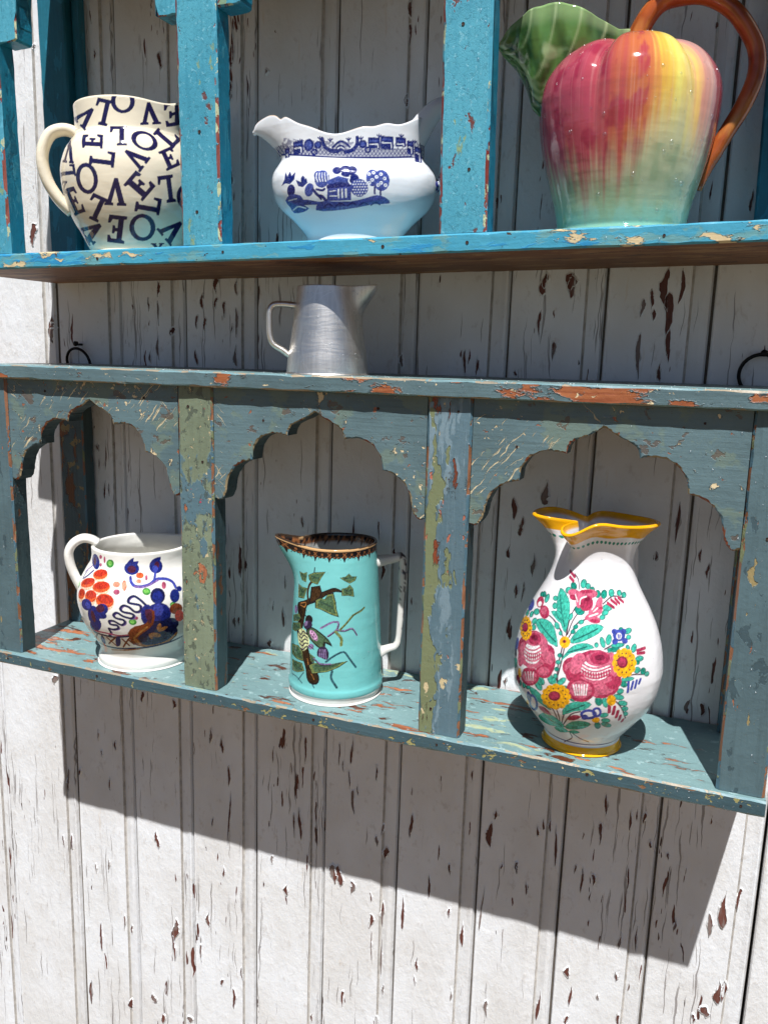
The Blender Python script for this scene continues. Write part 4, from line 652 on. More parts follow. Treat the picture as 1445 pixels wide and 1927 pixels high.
t;0;201,542,198,530,186,520,168,515,151,517,142,527,145,539,158,549,176,553,192,551
o;0;238,470,233,455,214,449,189,452,168,463,158,480,164,494,182,501,205,498,227,487
t;0;231,471,227,462,211,457,190,459,172,468,164,479,169,489,184,494,205,491,222,483
o;0;271,402,264,388,237,389,202,401,175,420,165,439,173,453,197,454,228,443,257,423
t;0;264,405,257,396,233,399,203,409,180,424,171,438,179,446,199,445,227,436,252,420
o;0;160,429,169,400,167,375,153,365,133,374,116,398,109,426,113,449,127,458,145,450
d;0;155,425,163,402,161,382,150,375,135,382,121,401,115,425,118,443,129,449,143,443
o;0;-538,648,-547,624,-565,603,-589,592,-604,598,-607,618,-596,643,-575,665,-556,674,-542,668
t;0;-548,644,-556,624,-568,608,-583,601,-591,608,-593,624,-585,644,-573,660,-559,666,-551,659
o;0;-474,650,-481,635,-498,621,-522,611,-540,609,-546,618,-537,633,-517,649,-495,658,-480,658
t;0;-483,646,-488,637,-501,626,-517,619,-531,618,-534,623,-528,633,-514,644,-498,651,-486,652
o;0;-690,796,-696,763,-731,729,-787,705,-860,692,-865,720,-838,762,-782,805,-741,822,-708,818
t;0;-706,789,-713,760,-737,733,-772,717,-808,718,-816,741,-792,778,-770,803,-744,814,-720,808
o;0;-615,628,-626,607,-652,585,-684,570,-709,569,-707,586,-687,611,-659,634,-634,645,-618,642
t;0;-631,620,-639,605,-653,591,-673,582,-683,585,-682,597,-671,614,-656,628,-640,635,-632,632
o;0;-349,764,-341,746,-343,729,-356,717,-372,717,-387,729,-395,746,-392,764,-380,775,-363,776
t;0;-354,759,-348,745,-348,731,-357,723,-369,725,-381,734,-388,748,-387,762,-378,770,-367,768
p;0;-94,1511,-109,1498,-139,1491,-178,1491,-220,1498,-259,1510,-285,1525,-293,1541,-277,1555,-244,1563,-199,1564,-154,1557,-118,1543,-97,1527
c;0;-161,1496,-168,1488,-182,1482,-200,1481,-221,1483,-240,1488,-252,1496,-256,1505,-251,1513,-236,1518,-216,1520,-194,1518,-176,1513,-164,1505
p;0;-73,1496,-82,1466,-98,1443,-118,1430,-138,1432,-155,1447,-166,1472,-169,1503,-162,1533,-146,1557,-122,1570,-99,1569,-81,1553,-72,1527
p;0;73,1555,65,1538,35,1523,-7,1510,-56,1503,-102,1503,-137,1511,-155,1525,-152,1542,-125,1560,-80,1574,-27,1581,23,1580,59,1570
c;0;13,1570,6,1564,-14,1558,-44,1553,-78,1551,-109,1550,-131,1552,-140,1557,-134,1564,-114,1570,-83,1576,-49,1578,-17,1578,5,1575
c;0;27,1468,15,1442,-6,1423,-35,1413,-65,1413,-93,1425,-112,1447,-120,1473,-112,1499,-91,1519,-59,1530,-24,1529,6,1516,24,1494
p;0;123,1468,108,1446,91,1431,74,1424,61,1426,53,1439,52,1458,59,1481,73,1503,92,1519,111,1526,126,1523,134,1510,133,1490
p;0;130,1464,130,1451,116,1434,90,1416,59,1401,28,1391,2,1389,-13,1395,-16,1408,-4,1426,19,1445,52,1460,85,1470,114,1471
c;0;130,1446,131,1440,126,1431,115,1424,102,1418,88,1414,76,1415,69,1419,67,1425,72,1434,82,1441,96,1448,110,1451,123,1450
p;0;126,1425,122,1412,102,1394,70,1376,32,1359,-3,1349,-31,1345,-46,1351,-45,1364,-29,1382,2,1402,40,1419,79,1429,110,1431
p;0;105,1343,95,1332,74,1326,46,1325,17,1328,-8,1338,-25,1350,-30,1362,-20,1373,1,1380,30,1382,61,1378,87,1368,103,1356
c;0;99,1336,93,1331,80,1328,61,1327,40,1329,22,1332,9,1338,6,1343,11,1349,25,1352,44,1354,65,1352,84,1348,96,1342
c;0;14,1497,10,1481,-4,1467,-24,1459,-48,1457,-71,1461,-89,1473,-98,1488,-96,1504,-83,1519,-61,1528,-35,1529,-11,1524,7,1512
e;0;-11,1506,-13,1500,-20,1494,-30,1490,-43,1489,-54,1491,-63,1495,-67,1502,-66,1508,-59,1514,-48,1518,-35,1519,-23,1517,-14,1512
w;5.9;-149,1477,-192,1527
w;5.9;-56,1524,-78,1518,-101,1511,-116,1502,-122,1489,-121,1474,-120,1458
w;5.9;43,1515,48,1501,53,1487,53,1473,45,1458,32,1443,19,1428
w;5.9;77,1442,35,1413
w;5.9;78,1400,-4,1373
c;0;-570,1392,-564,1373,-572,1356,-591,1345,-621,1340,-655,1343,-688,1354,-716,1369,-729,1387,-722,1405,-694,1419,-658,1424,-621,1421,-590,1409
w;0;-596,1374,-592,1365,-595,1358,-605,1352,-619,1350,-633,1351,-649,1356,-658,1363,-664,1371,-660,1379,-649,1385,-636,1388,-619,1386,-605,1382
c;0;-439,1347,-426,1325,-425,1305,-439,1288,-461,1280,-492,1281,-526,1290,-555,1307,-576,1327,-580,1348,-566,1366,-537,1375,-500,1375,-465,1365
p;0;-479,1348,-470,1335,-469,1323,-477,1313,-492,1308,-510,1308,-530,1314,-548,1323,-560,1335,-563,1348,-555,1358,-537,1363,-516,1363,-495,1358
c;23.5;-346,1708,-254,1667
c;23.5;-330,1657,-260,1631
c;23.5;194,1483,258,1449
c;23.5;240,1507,297,1474
c;23.5;292,1516,335,1480
c;23.5;337,1522,389,1488
c;23.5;440,1098,530,1105
c;23.5;439,1074,515,1069
c;23.5;202,631,209,567
c;23.5;246,619,245,545
c;23.5;283,572,282,508
c;23.5;319,520,320,476
c;23.5;360,470,359,450
c;0;-262,1040,-264,1008,-280,977,-307,955,-342,944,-377,947,-406,964,-423,991,-422,1025,-405,1056,-374,1081,-338,1091,-303,1086,-276,1068
c;0;-243,940,-250,892,-268,852,-293,827,-320,822,-345,840,-361,875,-366,923,-360,971,-342,1011,-316,1035,-288,1038,-263,1021,-247,986
p;0;-261,993,-261,967,-270,943,-285,928,-304,921,-324,927,-340,943,-349,967,-350,993,-342,1017,-325,1033,-305,1039,-286,1032,-270,1016
c;0;-258,885,-262,855,-278,826,-306,803,-340,791,-372,793,-398,808,-410,834,-406,865,-388,896,-357,919,-324,930,-292,927,-269,911
p;0;-287,870,-289,853,-302,836,-320,823,-343,815,-365,814,-381,822,-388,836,-385,853,-372,871,-352,885,-330,892,-309,892,-294,884
c;0;-322,1059,-322,990,-353,925,-409,874,-485,844,-573,841,-664,864,-731,912,-739,985,-684,1066,-597,1130,-503,1160,-417,1155,-356,1118
p;0;-570,920,-572,870,-587,824,-611,793,-639,783,-666,796,-686,830,-697,878,-694,929,-682,974,-659,1003,-631,1012,-601,999,-581,966
p;0;-332,1061,-318,1019,-315,981,-321,956,-336,949,-357,962,-381,990,-403,1030,-421,1072,-428,1109,-423,1133,-406,1140,-381,1128,-354,1100
p;0;-342,932,-348,912,-376,888,-419,864,-472,844,-526,831,-572,827,-593,837,-580,862,-542,892,-489,921,-434,942,-387,950,-355,946
c;0;-374,794,-382,753,-410,712,-452,677,-505,654,-559,648,-600,661,-613,693,-593,741,-552,789,-507,824,-459,843,-417,843,-388,825
p;0;-399,780,-406,750,-426,720,-459,694,-496,678,-533,674,-560,685,-569,709,-556,742,-528,777,-496,802,-461,816,-430,817,-408,804
c;0;-416,831,-420,818,-438,801,-466,784,-501,770,-536,760,-563,759,-572,768,-563,784,-539,804,-507,823,-474,836,-444,843,-424,841
w;0;-387,997,-390,949,-411,904,-446,872,-490,858,-534,866,-572,893,-592,935,-591,985,-567,1032,-527,1066,-480,1078,-435,1069,-404,1039
p;0;-388,1124,-390,1097,-411,1070,-448,1046,-497,1029,-550,1023,-597,1027,-626,1044,-624,1073,-595,1106,-548,1134,-494,1151,-444,1154,-407,1144
c;0;-423,1113,-422,1092,-435,1070,-459,1052,-491,1041,-525,1039,-554,1047,-574,1063,-576,1086,-560,1110,-534,1129,-498,1140,-465,1141,-438,1131
e;0;-460,1114,-460,1103,-467,1093,-481,1083,-498,1078,-516,1076,-532,1080,-541,1088,-541,1098,-533,1110,-518,1120,-500,1125,-482,1126,-468,1122
p;8.2;-611,986,-586,984,-563,981,-539,981,-514,985,-486,991,-462,1000,-441,1014,-423,1030,-404,1047
p;8.2;-597,958,-574,955,-552,952,-530,951,-505,955,-477,962,-454,971,-433,984,-414,1001,-396,1017
p;8.2;-586,929,-564,925,-543,922,-521,922,-496,925,-470,932,-446,941,-426,954,-406,972,-388,988
p;8.2;-576,899,-555,896,-533,893,-512,892,-488,895,-462,902,-439,911,-419,925,-400,942,-381,959
p;8.2;-567,869,-547,865,-526,862,-506,861,-482,865,-456,871,-433,880,-413,894,-394,912,-376,928
p;8.2;-559,839,-539,835,-519,831,-499,831,-476,834,-450,840,-427,850,-407,864,-388,881,-370,898
c;7.1;-546,939,-532,903
c;7.1;-517,946,-503,910
c;7.1;-492,952,-479,914
c;7.1;-467,957,-454,918
c;7.1;-445,969,-433,931
c;7.1;-424,980,-412,943
c;7.1;-404,991,-392,955
c;0;-48,951,-57,916,-77,887,-104,871,-133,870,-158,885,-175,914,-180,949,-172,986,-152,1015,-124,1031,-94,1031,-68,1016,-52,987
p;0;-75,947,-77,925,-87,904,-103,891,-122,887,-140,893,-153,908,-160,929,-158,953,-148,973,-132,986,-113,990,-95,984,-81,969
c;0;-24,903,-28,871,-43,844,-67,825,-94,820,-120,828,-140,849,-149,878,-146,910,-131,938,-106,957,-78,963,-52,953,-33,932
c;0;292,941,285,904,266,875,239,859,209,859,181,876,162,906,154,944,159,980,177,1011,204,1027,236,1027,264,1010,285,979
p;0;272,937,268,912,255,894,238,883,219,883,201,894,188,914,183,939,187,962,198,982,216,993,236,992,254,981,267,961
c;0;259,824,255,784,230,746,188,718,137,705,88,709,50,731,31,766,34,807,58,846,99,876,150,889,200,883,239,859
p;0;230,812,226,788,208,763,178,745,142,736,107,737,81,749,68,771,71,797,89,821,119,840,155,849,190,847,217,833
c;0;280,859,274,828,256,804,231,791,202,791,176,805,157,830,149,860,153,892,170,917,196,930,225,931,252,916,272,890
p;0;123,774,121,752,111,733,95,721,77,719,60,727,47,744,41,767,44,789,54,807,70,818,88,820,105,811,117,796
c;0;249,984,231,923,183,873,115,842,40,835,-29,854,-80,895,-102,954,-92,1018,-47,1074,23,1109,104,1115,179,1092,230,1045
p;0;-19,973,-36,936,-59,909,-84,898,-106,904,-121,928,-126,964,-119,1004,-102,1042,-79,1068,-52,1079,-30,1071,-15,1048,-11,1012
p;0;247,1008,251,963,247,925,236,903,220,900,201,917,184,952,172,995,168,1039,172,1076,183,1098,201,1101,219,1084,236,1051
p;0;202,873,189,858,155,845,105,835,51,830,2,831,-33,838,-46,851,-35,869,-2,886,46,900,102,904,152,901,188,889
c;0;75,758,62,710,31,673,-13,654,-61,655,-102,677,-127,717,-133,766,-119,813,-87,850,-43,869,3,867,43,845,68,806
p;0;55,763,45,728,20,703,-14,689,-51,690,-83,706,-103,734,-108,769,-97,804,-72,830,-38,844,-2,842,29,825,49,797
w;0;191,962,181,922,150,889,106,869,57,865,11,877,-22,905,-36,942,-28,983,1,1019,46,1040,98,1045,145,1030,178,1000
p;0;209,1047,198,1021,167,999,125,985,78,982,35,990,4,1008,-8,1033,0,1061,29,1085,72,1101,121,1104,167,1094,198,1073
c;0;183,1053,175,1030,154,1012,123,1000,89,998,58,1005,36,1022,27,1043,33,1066,53,1086,85,1098,120,1101,153,1092,175,1075
e;0;143,1057,139,1048,128,1039,113,1034,96,1033,80,1036,69,1043,65,1053,68,1062,79,1071,94,1077,112,1077,128,1075,139,1067
p;9.4;-38,1006,-20,994,-2,982,18,973,40,968,65,966,91,969,121,979,154,994,187,1007
p;9.4;-35,974,-18,963,0,951,20,943,42,938,66,937,93,940,122,950,154,966,187,980
p;9.4;-32,942,-15,931,2,920,22,913,43,909,68,907,94,911,123,922,155,938,188,952
p;9.4;-30,909,-13,900,5,889,24,882,45,878,70,878,96,881,124,893,157,909,189,924
p;9.4;-27,876,-10,868,7,858,26,851,47,848,72,848,97,852,126,864,158,881,190,896
c;8.2;-22,939,-17,898
c;8.2;-2,933,3,892
c;8.2;19,928,23,886
c;8.2;38,924,43,881
c;8.2;58,922,63,879
c;8.2;78,922,82,879
c;8.2;98,925,102,882
c;8.2;117,931,122,888
c;8.2;137,938,141,896
c;8.2;157,946,161,905
c;8.2;177,955,181,915
w;4.7;-84,802,-63,709
w;4.7;-64,806,-48,712
w;4.7;-43,809,-32,715
w;4.7;-23,813,-17,718
w;4.7;-3,816,-2,720
w;4.7;18,819,14,723
w;4.7;-538,769,-523,696
w;4.7;-501,785,-493,708
w;4.7;-467,799,-467,720
w;4.7;-437,810,-441,730
y;0;-573,1165,-569,1145,-580,1133,-603,1134,-622,1148,-630,1167,-617,1180,-594,1178
y;0;-559,1127,-555,1108,-567,1095,-588,1096,-606,1111,-612,1130,-600,1143,-576,1142
y;0;-567,1094,-564,1074,-576,1061,-597,1062,-616,1076,-620,1096,-607,1109,-584,1108
y;0;-595,1072,-592,1052,-605,1039,-629,1039,-648,1053,-653,1073,-638,1087,-614,1087
y;0;-639,1068,-636,1048,-650,1034,-677,1033,-702,1045,-707,1065,-689,1080,-661,1081
y;0;-692,1081,-687,1061,-704,1046,-738,1042,-770,1052,-779,1071,-757,1088,-720,1092
y;0;-743,1107,-736,1087,-756,1071,-801,1064,-858,1065,-880,1080,-835,1105,-780,1115
y;0;-776,1140,-763,1122,-786,1105,-844,1094,-949,1080,-952,1101,-918,1123,-822,1146
y;0;-768,1175,-753,1158,-775,1142,-827,1133,-915,1126,-957,1134,-893,1165,-815,1182
y;0;-724,1202,-711,1184,-728,1170,-768,1165,-813,1172,-836,1187,-809,1205,-760,1212
y;0;-664,1209,-656,1191,-669,1177,-699,1177,-732,1187,-745,1205,-728,1219,-694,1221
y;0;-610,1195,-604,1176,-616,1164,-641,1164,-665,1177,-675,1195,-662,1208,-634,1208
y;0;-591,1159,-575,1124,-580,1090,-600,1065,-637,1052,-685,1053,-742,1065,-803,1085,-853,1110,-853,1145,-806,1180,-742,1201,-679,1203,-627,1187
e;0;-643,1148,-635,1133,-639,1117,-656,1103,-680,1095,-711,1091,-744,1095,-771,1103,-783,1118,-777,1135,-754,1151,-722,1162,-689,1165,-661,1160
c;0;-663,1145,-658,1133,-660,1122,-673,1111,-693,1104,-716,1102,-742,1104,-762,1110,-771,1121,-766,1134,-748,1146,-724,1155,-699,1157,-678,1153
k;0;-588,1141,-591,1135,-603,1133,-606,1138,-598,1142
k;0;-586,1108,-589,1102,-599,1101,-602,1106,-594,1110
k;0;-604,1083,-607,1077,-616,1075,-619,1080,-611,1085
k;0;-637,1071,-640,1065,-653,1062,-656,1067,-646,1072
k;0;-683,1074,-686,1068,-700,1064,-706,1069,-694,1075
k;0;-732,1090,-737,1084,-754,1079,-761,1083,-747,1090
k;0;-774,1116,-779,1109,-802,1103,-811,1106,-793,1114
k;0;-787,1147,-791,1140,-815,1134,-826,1136,-805,1145
k;0;-760,1176,-763,1170,-783,1165,-792,1168,-777,1175
k;0;-709,1193,-712,1187,-729,1183,-734,1187,-722,1193
k;0;-656,1190,-659,1184,-671,1182,-676,1187,-668,1191
k;0;-613,1171,-616,1165,-627,1163,-631,1168,-622,1173
y;0;418,999,408,977,385,970,365,982,358,1005,367,1027,389,1035,410,1023
y;0;404,953,395,931,374,924,353,936,344,960,354,982,375,989,396,977
y;0;372,922,363,900,343,892,324,904,316,927,323,951,343,958,364,946
y;0;331,913,323,891,304,883,286,893,277,917,285,940,304,949,322,938
y;0;292,929,284,906,266,898,248,908,240,932,247,955,265,963,283,953
y;0;263,966,256,942,238,933,220,943,212,967,219,990,237,999,256,989
y;0;254,1012,246,990,228,981,209,991,202,1013,210,1036,228,1045,246,1035
y;0;265,1058,256,1036,238,1027,220,1036,212,1059,220,1082,239,1090,258,1081
y;0;296,1090,286,1068,266,1060,248,1069,241,1092,249,1114,269,1122,289,1112
y;0;337,1100,328,1078,307,1070,287,1080,280,1103,290,1124,311,1132,332,1122
y;0;380,1083,369,1062,347,1055,327,1066,320,1089,331,1110,353,1117,374,1106
y;0;409,1046,398,1025,377,1018,356,1030,348,1053,359,1074,381,1082,402,1070
y;0;395,1002,384,958,357,925,323,908,285,911,252,933,229,969,221,1013,229,1057,254,1090,289,1108,330,1105,365,1084,388,1046
e;0;334,1014,328,993,315,977,297,969,277,970,260,980,247,998,243,1018,247,1039,260,1055,279,1063,299,1063,318,1052,330,1035
c;0;320,1018,316,1003,306,991,292,985,277,986,264,993,255,1006,251,1022,255,1037,265,1049,278,1056,294,1055,307,1047,317,1034
k;0;377,983,374,978,369,980,368,986,375,987
k;0;358,947,354,944,348,946,349,951,354,952
k;0;326,929,323,925,317,927,317,933,323,934
k;0;290,932,288,928,283,929,282,935,287,936
k;0;261,954,258,951,253,952,252,958,257,959
k;0;244,992,241,987,236,989,236,995,241,996
k;0;244,1033,241,1029,236,1031,236,1036,241,1038
k;0;263,1069,259,1065,254,1066,254,1071,259,1073
k;0;294,1088,291,1084,285,1086,286,1091,291,1093
k;0;331,1086,328,1081,322,1083,323,1089,328,1090
k;0;363,1062,359,1058,353,1061,354,1066,360,1067
k;0;380,1024,376,1021,370,1023,371,1028,377,1029
y;0;-97,688,-105,663,-126,648,-148,652,-158,672,-150,697,-128,713,-107,708
y;0;-107,638,-115,613,-137,598,-159,601,-169,621,-160,647,-139,663,-117,659
y;0;-139,595,-148,568,-172,550,-195,553,-205,574,-194,603,-171,619,-149,616
y;0;-186,567,-197,539,-223,520,-248,521,-256,543,-244,572,-218,591,-195,588
y;0;-235,564,-248,535,-276,514,-303,514,-310,536,-296,566,-269,587,-244,586
y;0;-270,588,-283,559,-312,538,-340,537,-349,558,-334,588,-306,609,-280,608
y;0;-283,632,-294,604,-322,583,-350,582,-359,602,-347,631,-319,651,-293,651
y;0;-269,683,-279,657,-305,638,-331,638,-342,657,-330,684,-304,703,-279,703
y;0;-234,729,-243,704,-267,686,-292,687,-302,706,-292,732,-268,750,-243,749
y;0;-188,756,-197,731,-219,715,-242,716,-252,736,-243,762,-221,778,-198,776
y;0;-144,756,-152,731,-173,716,-195,719,-205,739,-196,764,-175,779,-153,776
y;0;-111,731,-119,706,-140,691,-161,695,-171,715,-163,740,-142,755,-120,751
y;0;-119,682,-127,636,-154,592,-197,557,-246,540,-292,545,-321,571,-329,614,-317,664,-285,711,-242,745,-198,759,-158,751,-130,723
e;0;-183,672,-187,651,-200,630,-220,615,-242,608,-264,609,-278,620,-282,639,-277,661,-263,681,-242,697,-221,704,-201,701,-187,690
c;0;-197,671,-200,656,-210,640,-225,629,-242,623,-257,624,-268,633,-272,646,-268,662,-257,678,-242,690,-225,695,-211,693,-201,685
k;0;-136,657,-139,651,-144,652,-144,658,-139,661
k;0;-156,614,-159,608,-164,608,-164,615,-159,619
k;0;-192,581,-196,575,-201,575,-201,581,-196,585
k;0;-237,566,-241,559,-247,559,-246,566,-240,570
k;0;-277,574,-281,567,-286,567,-286,574,-280,579
k;0;-298,605,-302,598,-308,597,-308,604,-301,608
k;0;-297,648,-300,642,-307,641,-306,648,-300,652
k;0;-274,693,-277,687,-282,687,-283,693,-277,696
k;0;-236,727,-239,721,-244,721,-245,727,-239,730
k;0;-194,739,-197,733,-202,734,-202,740,-197,744
k;0;-158,729,-161,723,-166,724,-166,730,-162,733
k;0;-138,699,-140,693,-145,694,-145,700,-141,703
y;0;-607,732,-611,709,-623,687,-639,671,-655,663,-671,666,-680,678,-681,699,-674,723,-661,746,-645,762,-629,769,-617,765,-609,752
y;0;-148,1152,-149,1132,-158,1113,-175,1100,-194,1096,-213,1102,-229,1115,-238,1134,-238,1154,-229,1173,-213,1186,-192,1190,-172,1185,-156,1171
e;0;-184,1151,-184,1146,-187,1141,-191,1139,-196,1138,-202,1139,-206,1141,-208,1146,-208,1151,-206,1155,-201,1159,-196,1160,-190,1159,-186,1156
y;0;247,683,247,662,239,644,226,634,210,635,195,645,182,663,177,684,178,706,186,724,198,733,214,733,229,724,241,706
y;0;144,482,143,468,136,456,124,449,109,448,95,453,85,464,80,477,81,491,89,503,100,510,114,511,128,506,138,496
b;0;334,1230,325,1211,307,1196,282,1188,257,1189,235,1199,222,1214,217,1234,224,1254,242,1269,267,1277,294,1276,317,1266,331,1250
b;0;261,1263,257,1254,249,1247,238,1243,226,1243,217,1247,210,1255,208,1264,212,1273,220,1280,231,1285,243,1284,253,1280,260,1272
b;0;353,1259,347,1250,339,1243,327,1240,314,1240,303,1245,297,1253,296,1262,300,1272,310,1278,322,1282,335,1281,345,1277,352,1268
b;0;353,1185,349,1176,341,1169,329,1165,318,1166,307,1171,300,1179,299,1189,303,1198,312,1205,323,1208,335,1208,346,1203,351,1195
b;0;256,1185,253,1175,246,1168,235,1164,225,1164,215,1169,209,1176,207,1185,210,1195,217,1202,228,1206,239,1206,249,1202,255,1194
w;0;298,1226,294,1216,286,1208,277,1204,266,1205,257,1210,251,1218,250,1229,253,1239,261,1247,271,1251,282,1250,291,1246,297,1237
b;5.9;268,1239,268,1214
b;5.9;285,1238,282,1216
b;0;-731,1325,-720,1305,-728,1285,-748,1271,-785,1263,-837,1261,-915,1260,-979,1268,-984,1291,-985,1311,-987,1320,-867,1349,-803,1352,-759,1342
b;0;-739,946,-740,915,-751,886,-774,864,-803,853,-840,853,-886,860,-915,881,-917,912,-864,957,-829,983,-797,994,-768,991,-749,973
k;0;-740,868,-733,853,-736,838,-746,826,-761,820,-781,819,-803,824,-824,833,-834,846,-829,862,-814,876,-792,886,-771,887,-751,881
c;0;-649,639,-661,610,-688,579,-738,546,-800,519,-806,527,-811,543,-820,563,-773,607,-734,644,-701,669,-677,679,-659,677,-649,663
b;17.6;341,843,340,753
b;17.6;383,840,368,775
b;17.6;418,847,403,783
b;17.6;457,852,441,816
b;0;112,542,110,523,101,506,85,491,63,482,40,479,17,482,-1,491,-14,506,-19,523,-16,543,-5,560,11,575,31,585,53,588,75,584,93,574,106,560|92,541,91,530,84,520,72,512,57,507,41,504,26,505,13,510,4,517,1,528,3,538,10,548,22,557,36,562,52,565,67,563,80,558,89,550
b;0;146,567,147,549,142,532,134,519,123,512,110,510,96,516,85,528,77,543,73,560,73,579,78,594,87,606,98,613,110,614,123,610,134,599,142,584|131,565,131,555,129,545,124,537,117,533,110,532,102,535,95,542,90,552,88,562,88,573,91,583,96,590,102,594,110,595,117,592,123,586,128,576
b;0;45,504,44,491,37,480,26,474,14,471,3,474,-5,483,-8,495,-6,507,0,518,11,525,22,528,33,524,41,516
b;0;-489,551,-494,524,-508,497,-527,476,-547,466,-560,469,-565,485,-562,511,-552,539,-540,565,-526,583,-512,591,-500,587,-492,573
b;0;-411,536,-413,506,-425,474,-448,441,-482,411,-524,388,-567,375,-596,379,-594,403,-578,438,-558,476,-538,512,-515,544,-493,567,-470,582,-449,584,-430,578,-418,561|-436,521,-438,499,-446,476,-460,453,-479,435,-499,423,-518,420,-529,427,-532,443,-529,465,-522,490,-511,514,-500,534,-486,550,-471,559,-458,560,-447,553,-439,540
y;0;-561,458,-576,441,-603,421,-643,399,-709,371,-711,375,-715,381,-673,408,-632,436,-603,457,-582,471,-565,478,-557,478,-554,471
c;0;-134,444,-109,476,-73,504,-36,508,-13,497,-35,471,-73,445,-111,437
c;0;-413,480,-379,496,-338,497,-301,471,-284,439,-321,429,-373,430,-404,453''',
'jug1':'''q;0;-428,1130,-419,1105,-432,1080,-460,1061,-501,1050,-550,1049,-597,1058,-635,1076,-652,1100,-643,1126,-608,1148,-557,1160,-502,1161,-458,1150
r;0;-439,1144,-433,1124,-446,1104,-477,1087,-519,1075,-567,1072,-612,1078,-647,1091,-659,1111,-647,1133,-610,1152,-557,1166,-506,1168,-465,1160
R;0;-453,1155,-451,1142,-465,1128,-494,1114,-532,1105,-573,1100,-610,1102,-634,1110,-640,1122,-623,1138,-590,1153,-546,1164,-504,1168,-471,1164
q;0;-573,1035,-561,1012,-571,987,-602,963,-651,944,-712,933,-777,931,-833,940,-859,960,-838,991,-789,1022,-725,1044,-662,1054,-608,1050
r;0;-586,1050,-576,1031,-589,1009,-620,987,-671,968,-731,955,-794,950,-848,954,-865,972,-840,1000,-787,1029,-727,1050,-667,1061,-617,1060
R;0;-602,1058,-598,1046,-611,1030,-642,1012,-685,996,-737,984,-786,977,-822,979,-828,991,-804,1012,-762,1034,-711,1052,-662,1062,-625,1064
q;0;-351,1010,-351,981,-371,954,-407,933,-454,923,-501,926,-544,940,-571,964,-574,994,-555,1022,-514,1044,-462,1055,-411,1051,-372,1035
r;0;-357,1025,-359,1002,-379,979,-416,962,-461,952,-509,953,-550,962,-576,980,-577,1004,-555,1029,-515,1048,-463,1058,-415,1057,-377,1045
R;0;-369,1037,-372,1022,-391,1007,-424,994,-464,986,-506,984,-541,988,-559,999,-557,1015,-536,1031,-499,1045,-455,1054,-415,1055,-384,1049
q;0;-678,872,-684,841,-706,813,-740,792,-781,783,-819,787,-845,806,-853,835,-840,870,-815,899,-779,920,-743,927,-710,920,-686,901
r;0;-684,889,-689,864,-709,841,-740,824,-778,816,-816,818,-848,830,-859,852,-849,879,-822,905,-787,923,-750,930,-717,925,-694,911
R;0;-690,903,-694,888,-708,874,-733,863,-764,856,-795,856,-822,862,-833,875,-827,891,-805,908,-775,921,-745,926,-717,925,-697,917
q;0;-494,890,-495,856,-513,825,-544,803,-582,795,-620,802,-650,823,-666,854,-666,889,-647,920,-616,942,-576,949,-537,942,-508,921
r;0;-499,906,-500,879,-518,854,-547,837,-584,829,-622,833,-652,848,-669,872,-668,899,-648,926,-616,944,-577,952,-540,947,-512,931
R;0;-505,920,-508,903,-522,887,-549,874,-580,868,-612,869,-638,877,-652,891,-650,908,-630,926,-602,939,-569,946,-539,944,-516,935
q;0;-287,850,-302,812,-333,781,-376,765,-420,766,-461,784,-486,817,-493,856,-479,896,-446,926,-403,942,-356,940,-317,922,-292,889
r;0;-290,868,-303,837,-332,814,-372,802,-417,803,-456,818,-484,842,-493,873,-480,905,-449,929,-406,942,-360,940,-321,925,-297,899
R;0;-299,884,-308,865,-332,852,-367,845,-405,846,-440,855,-466,870,-474,889,-464,909,-437,924,-400,932,-360,930,-327,920,-305,903
b;0;-566,828,-550,805,-553,777,-570,751,-601,732,-644,721,-685,723,-719,737,-735,761,-731,790,-708,818,-673,838,-632,847,-595,843
b;0;-454,715,-461,665,-485,617,-522,583,-567,567,-605,575,-632,604,-636,650,-619,704,-593,751,-562,783,-525,796,-491,787,-464,758
b;0;-349,787,-355,761,-375,738,-404,722,-436,717,-464,723,-483,740,-489,765,-480,792,-460,815,-432,831,-401,835,-373,828,-355,811
b;0;-374,695,-389,678,-418,668,-455,665,-492,671,-524,683,-539,702,-536,722,-517,740,-486,752,-449,755,-414,748,-386,735,-372,715
b;0;-458,601,-469,564,-497,527,-540,497,-592,478,-638,477,-662,495,-656,530,-632,572,-596,611,-554,640,-515,654,-484,650,-464,631
m;0;-389,788,-394,770,-408,754,-427,744,-450,740,-469,744,-482,756,-487,772,-482,790,-467,807,-448,817,-426,821,-407,816,-393,804
m;0;-520,681,-521,651,-527,624,-537,607,-551,601,-562,610,-570,630,-575,658,-573,689,-569,715,-560,732,-549,736,-536,728,-526,708
B;0;-583,796,-574,782,-571,768,-578,755,-591,747,-607,746,-624,751,-640,761,-650,775,-653,789,-647,801,-635,809,-616,811,-599,806
b;0;-628,1245,-615,1211,-615,1182,-626,1163,-654,1157,-701,1162,-761,1177,-823,1201,-862,1230,-842,1265,-782,1294,-725,1307,-680,1300,-649,1277
m;0;-712,1233,-708,1216,-708,1203,-715,1194,-727,1192,-744,1197,-763,1207,-777,1221,-783,1237,-777,1252,-761,1262,-746,1265,-732,1260,-720,1248
b;15.5;-693,1135,-721,1109,-754,1080,-784,1057,-817,1038,-851,1025,-871,1024,-871,1043,-855,1076,-842,1107
v;10.4;-780,1169,-906,1080
b;0;-40,1192,-54,1167,-82,1151,-118,1144,-156,1150,-191,1165,-214,1189,-220,1217,-206,1244,-176,1264,-136,1272,-96,1265,-63,1247,-43,1221
b;0;-181,1242,-180,1264,-158,1288,-128,1308,-102,1318,-107,1298,-110,1275,-75,1279,-45,1281,-55,1255,-85,1231,-137,1231
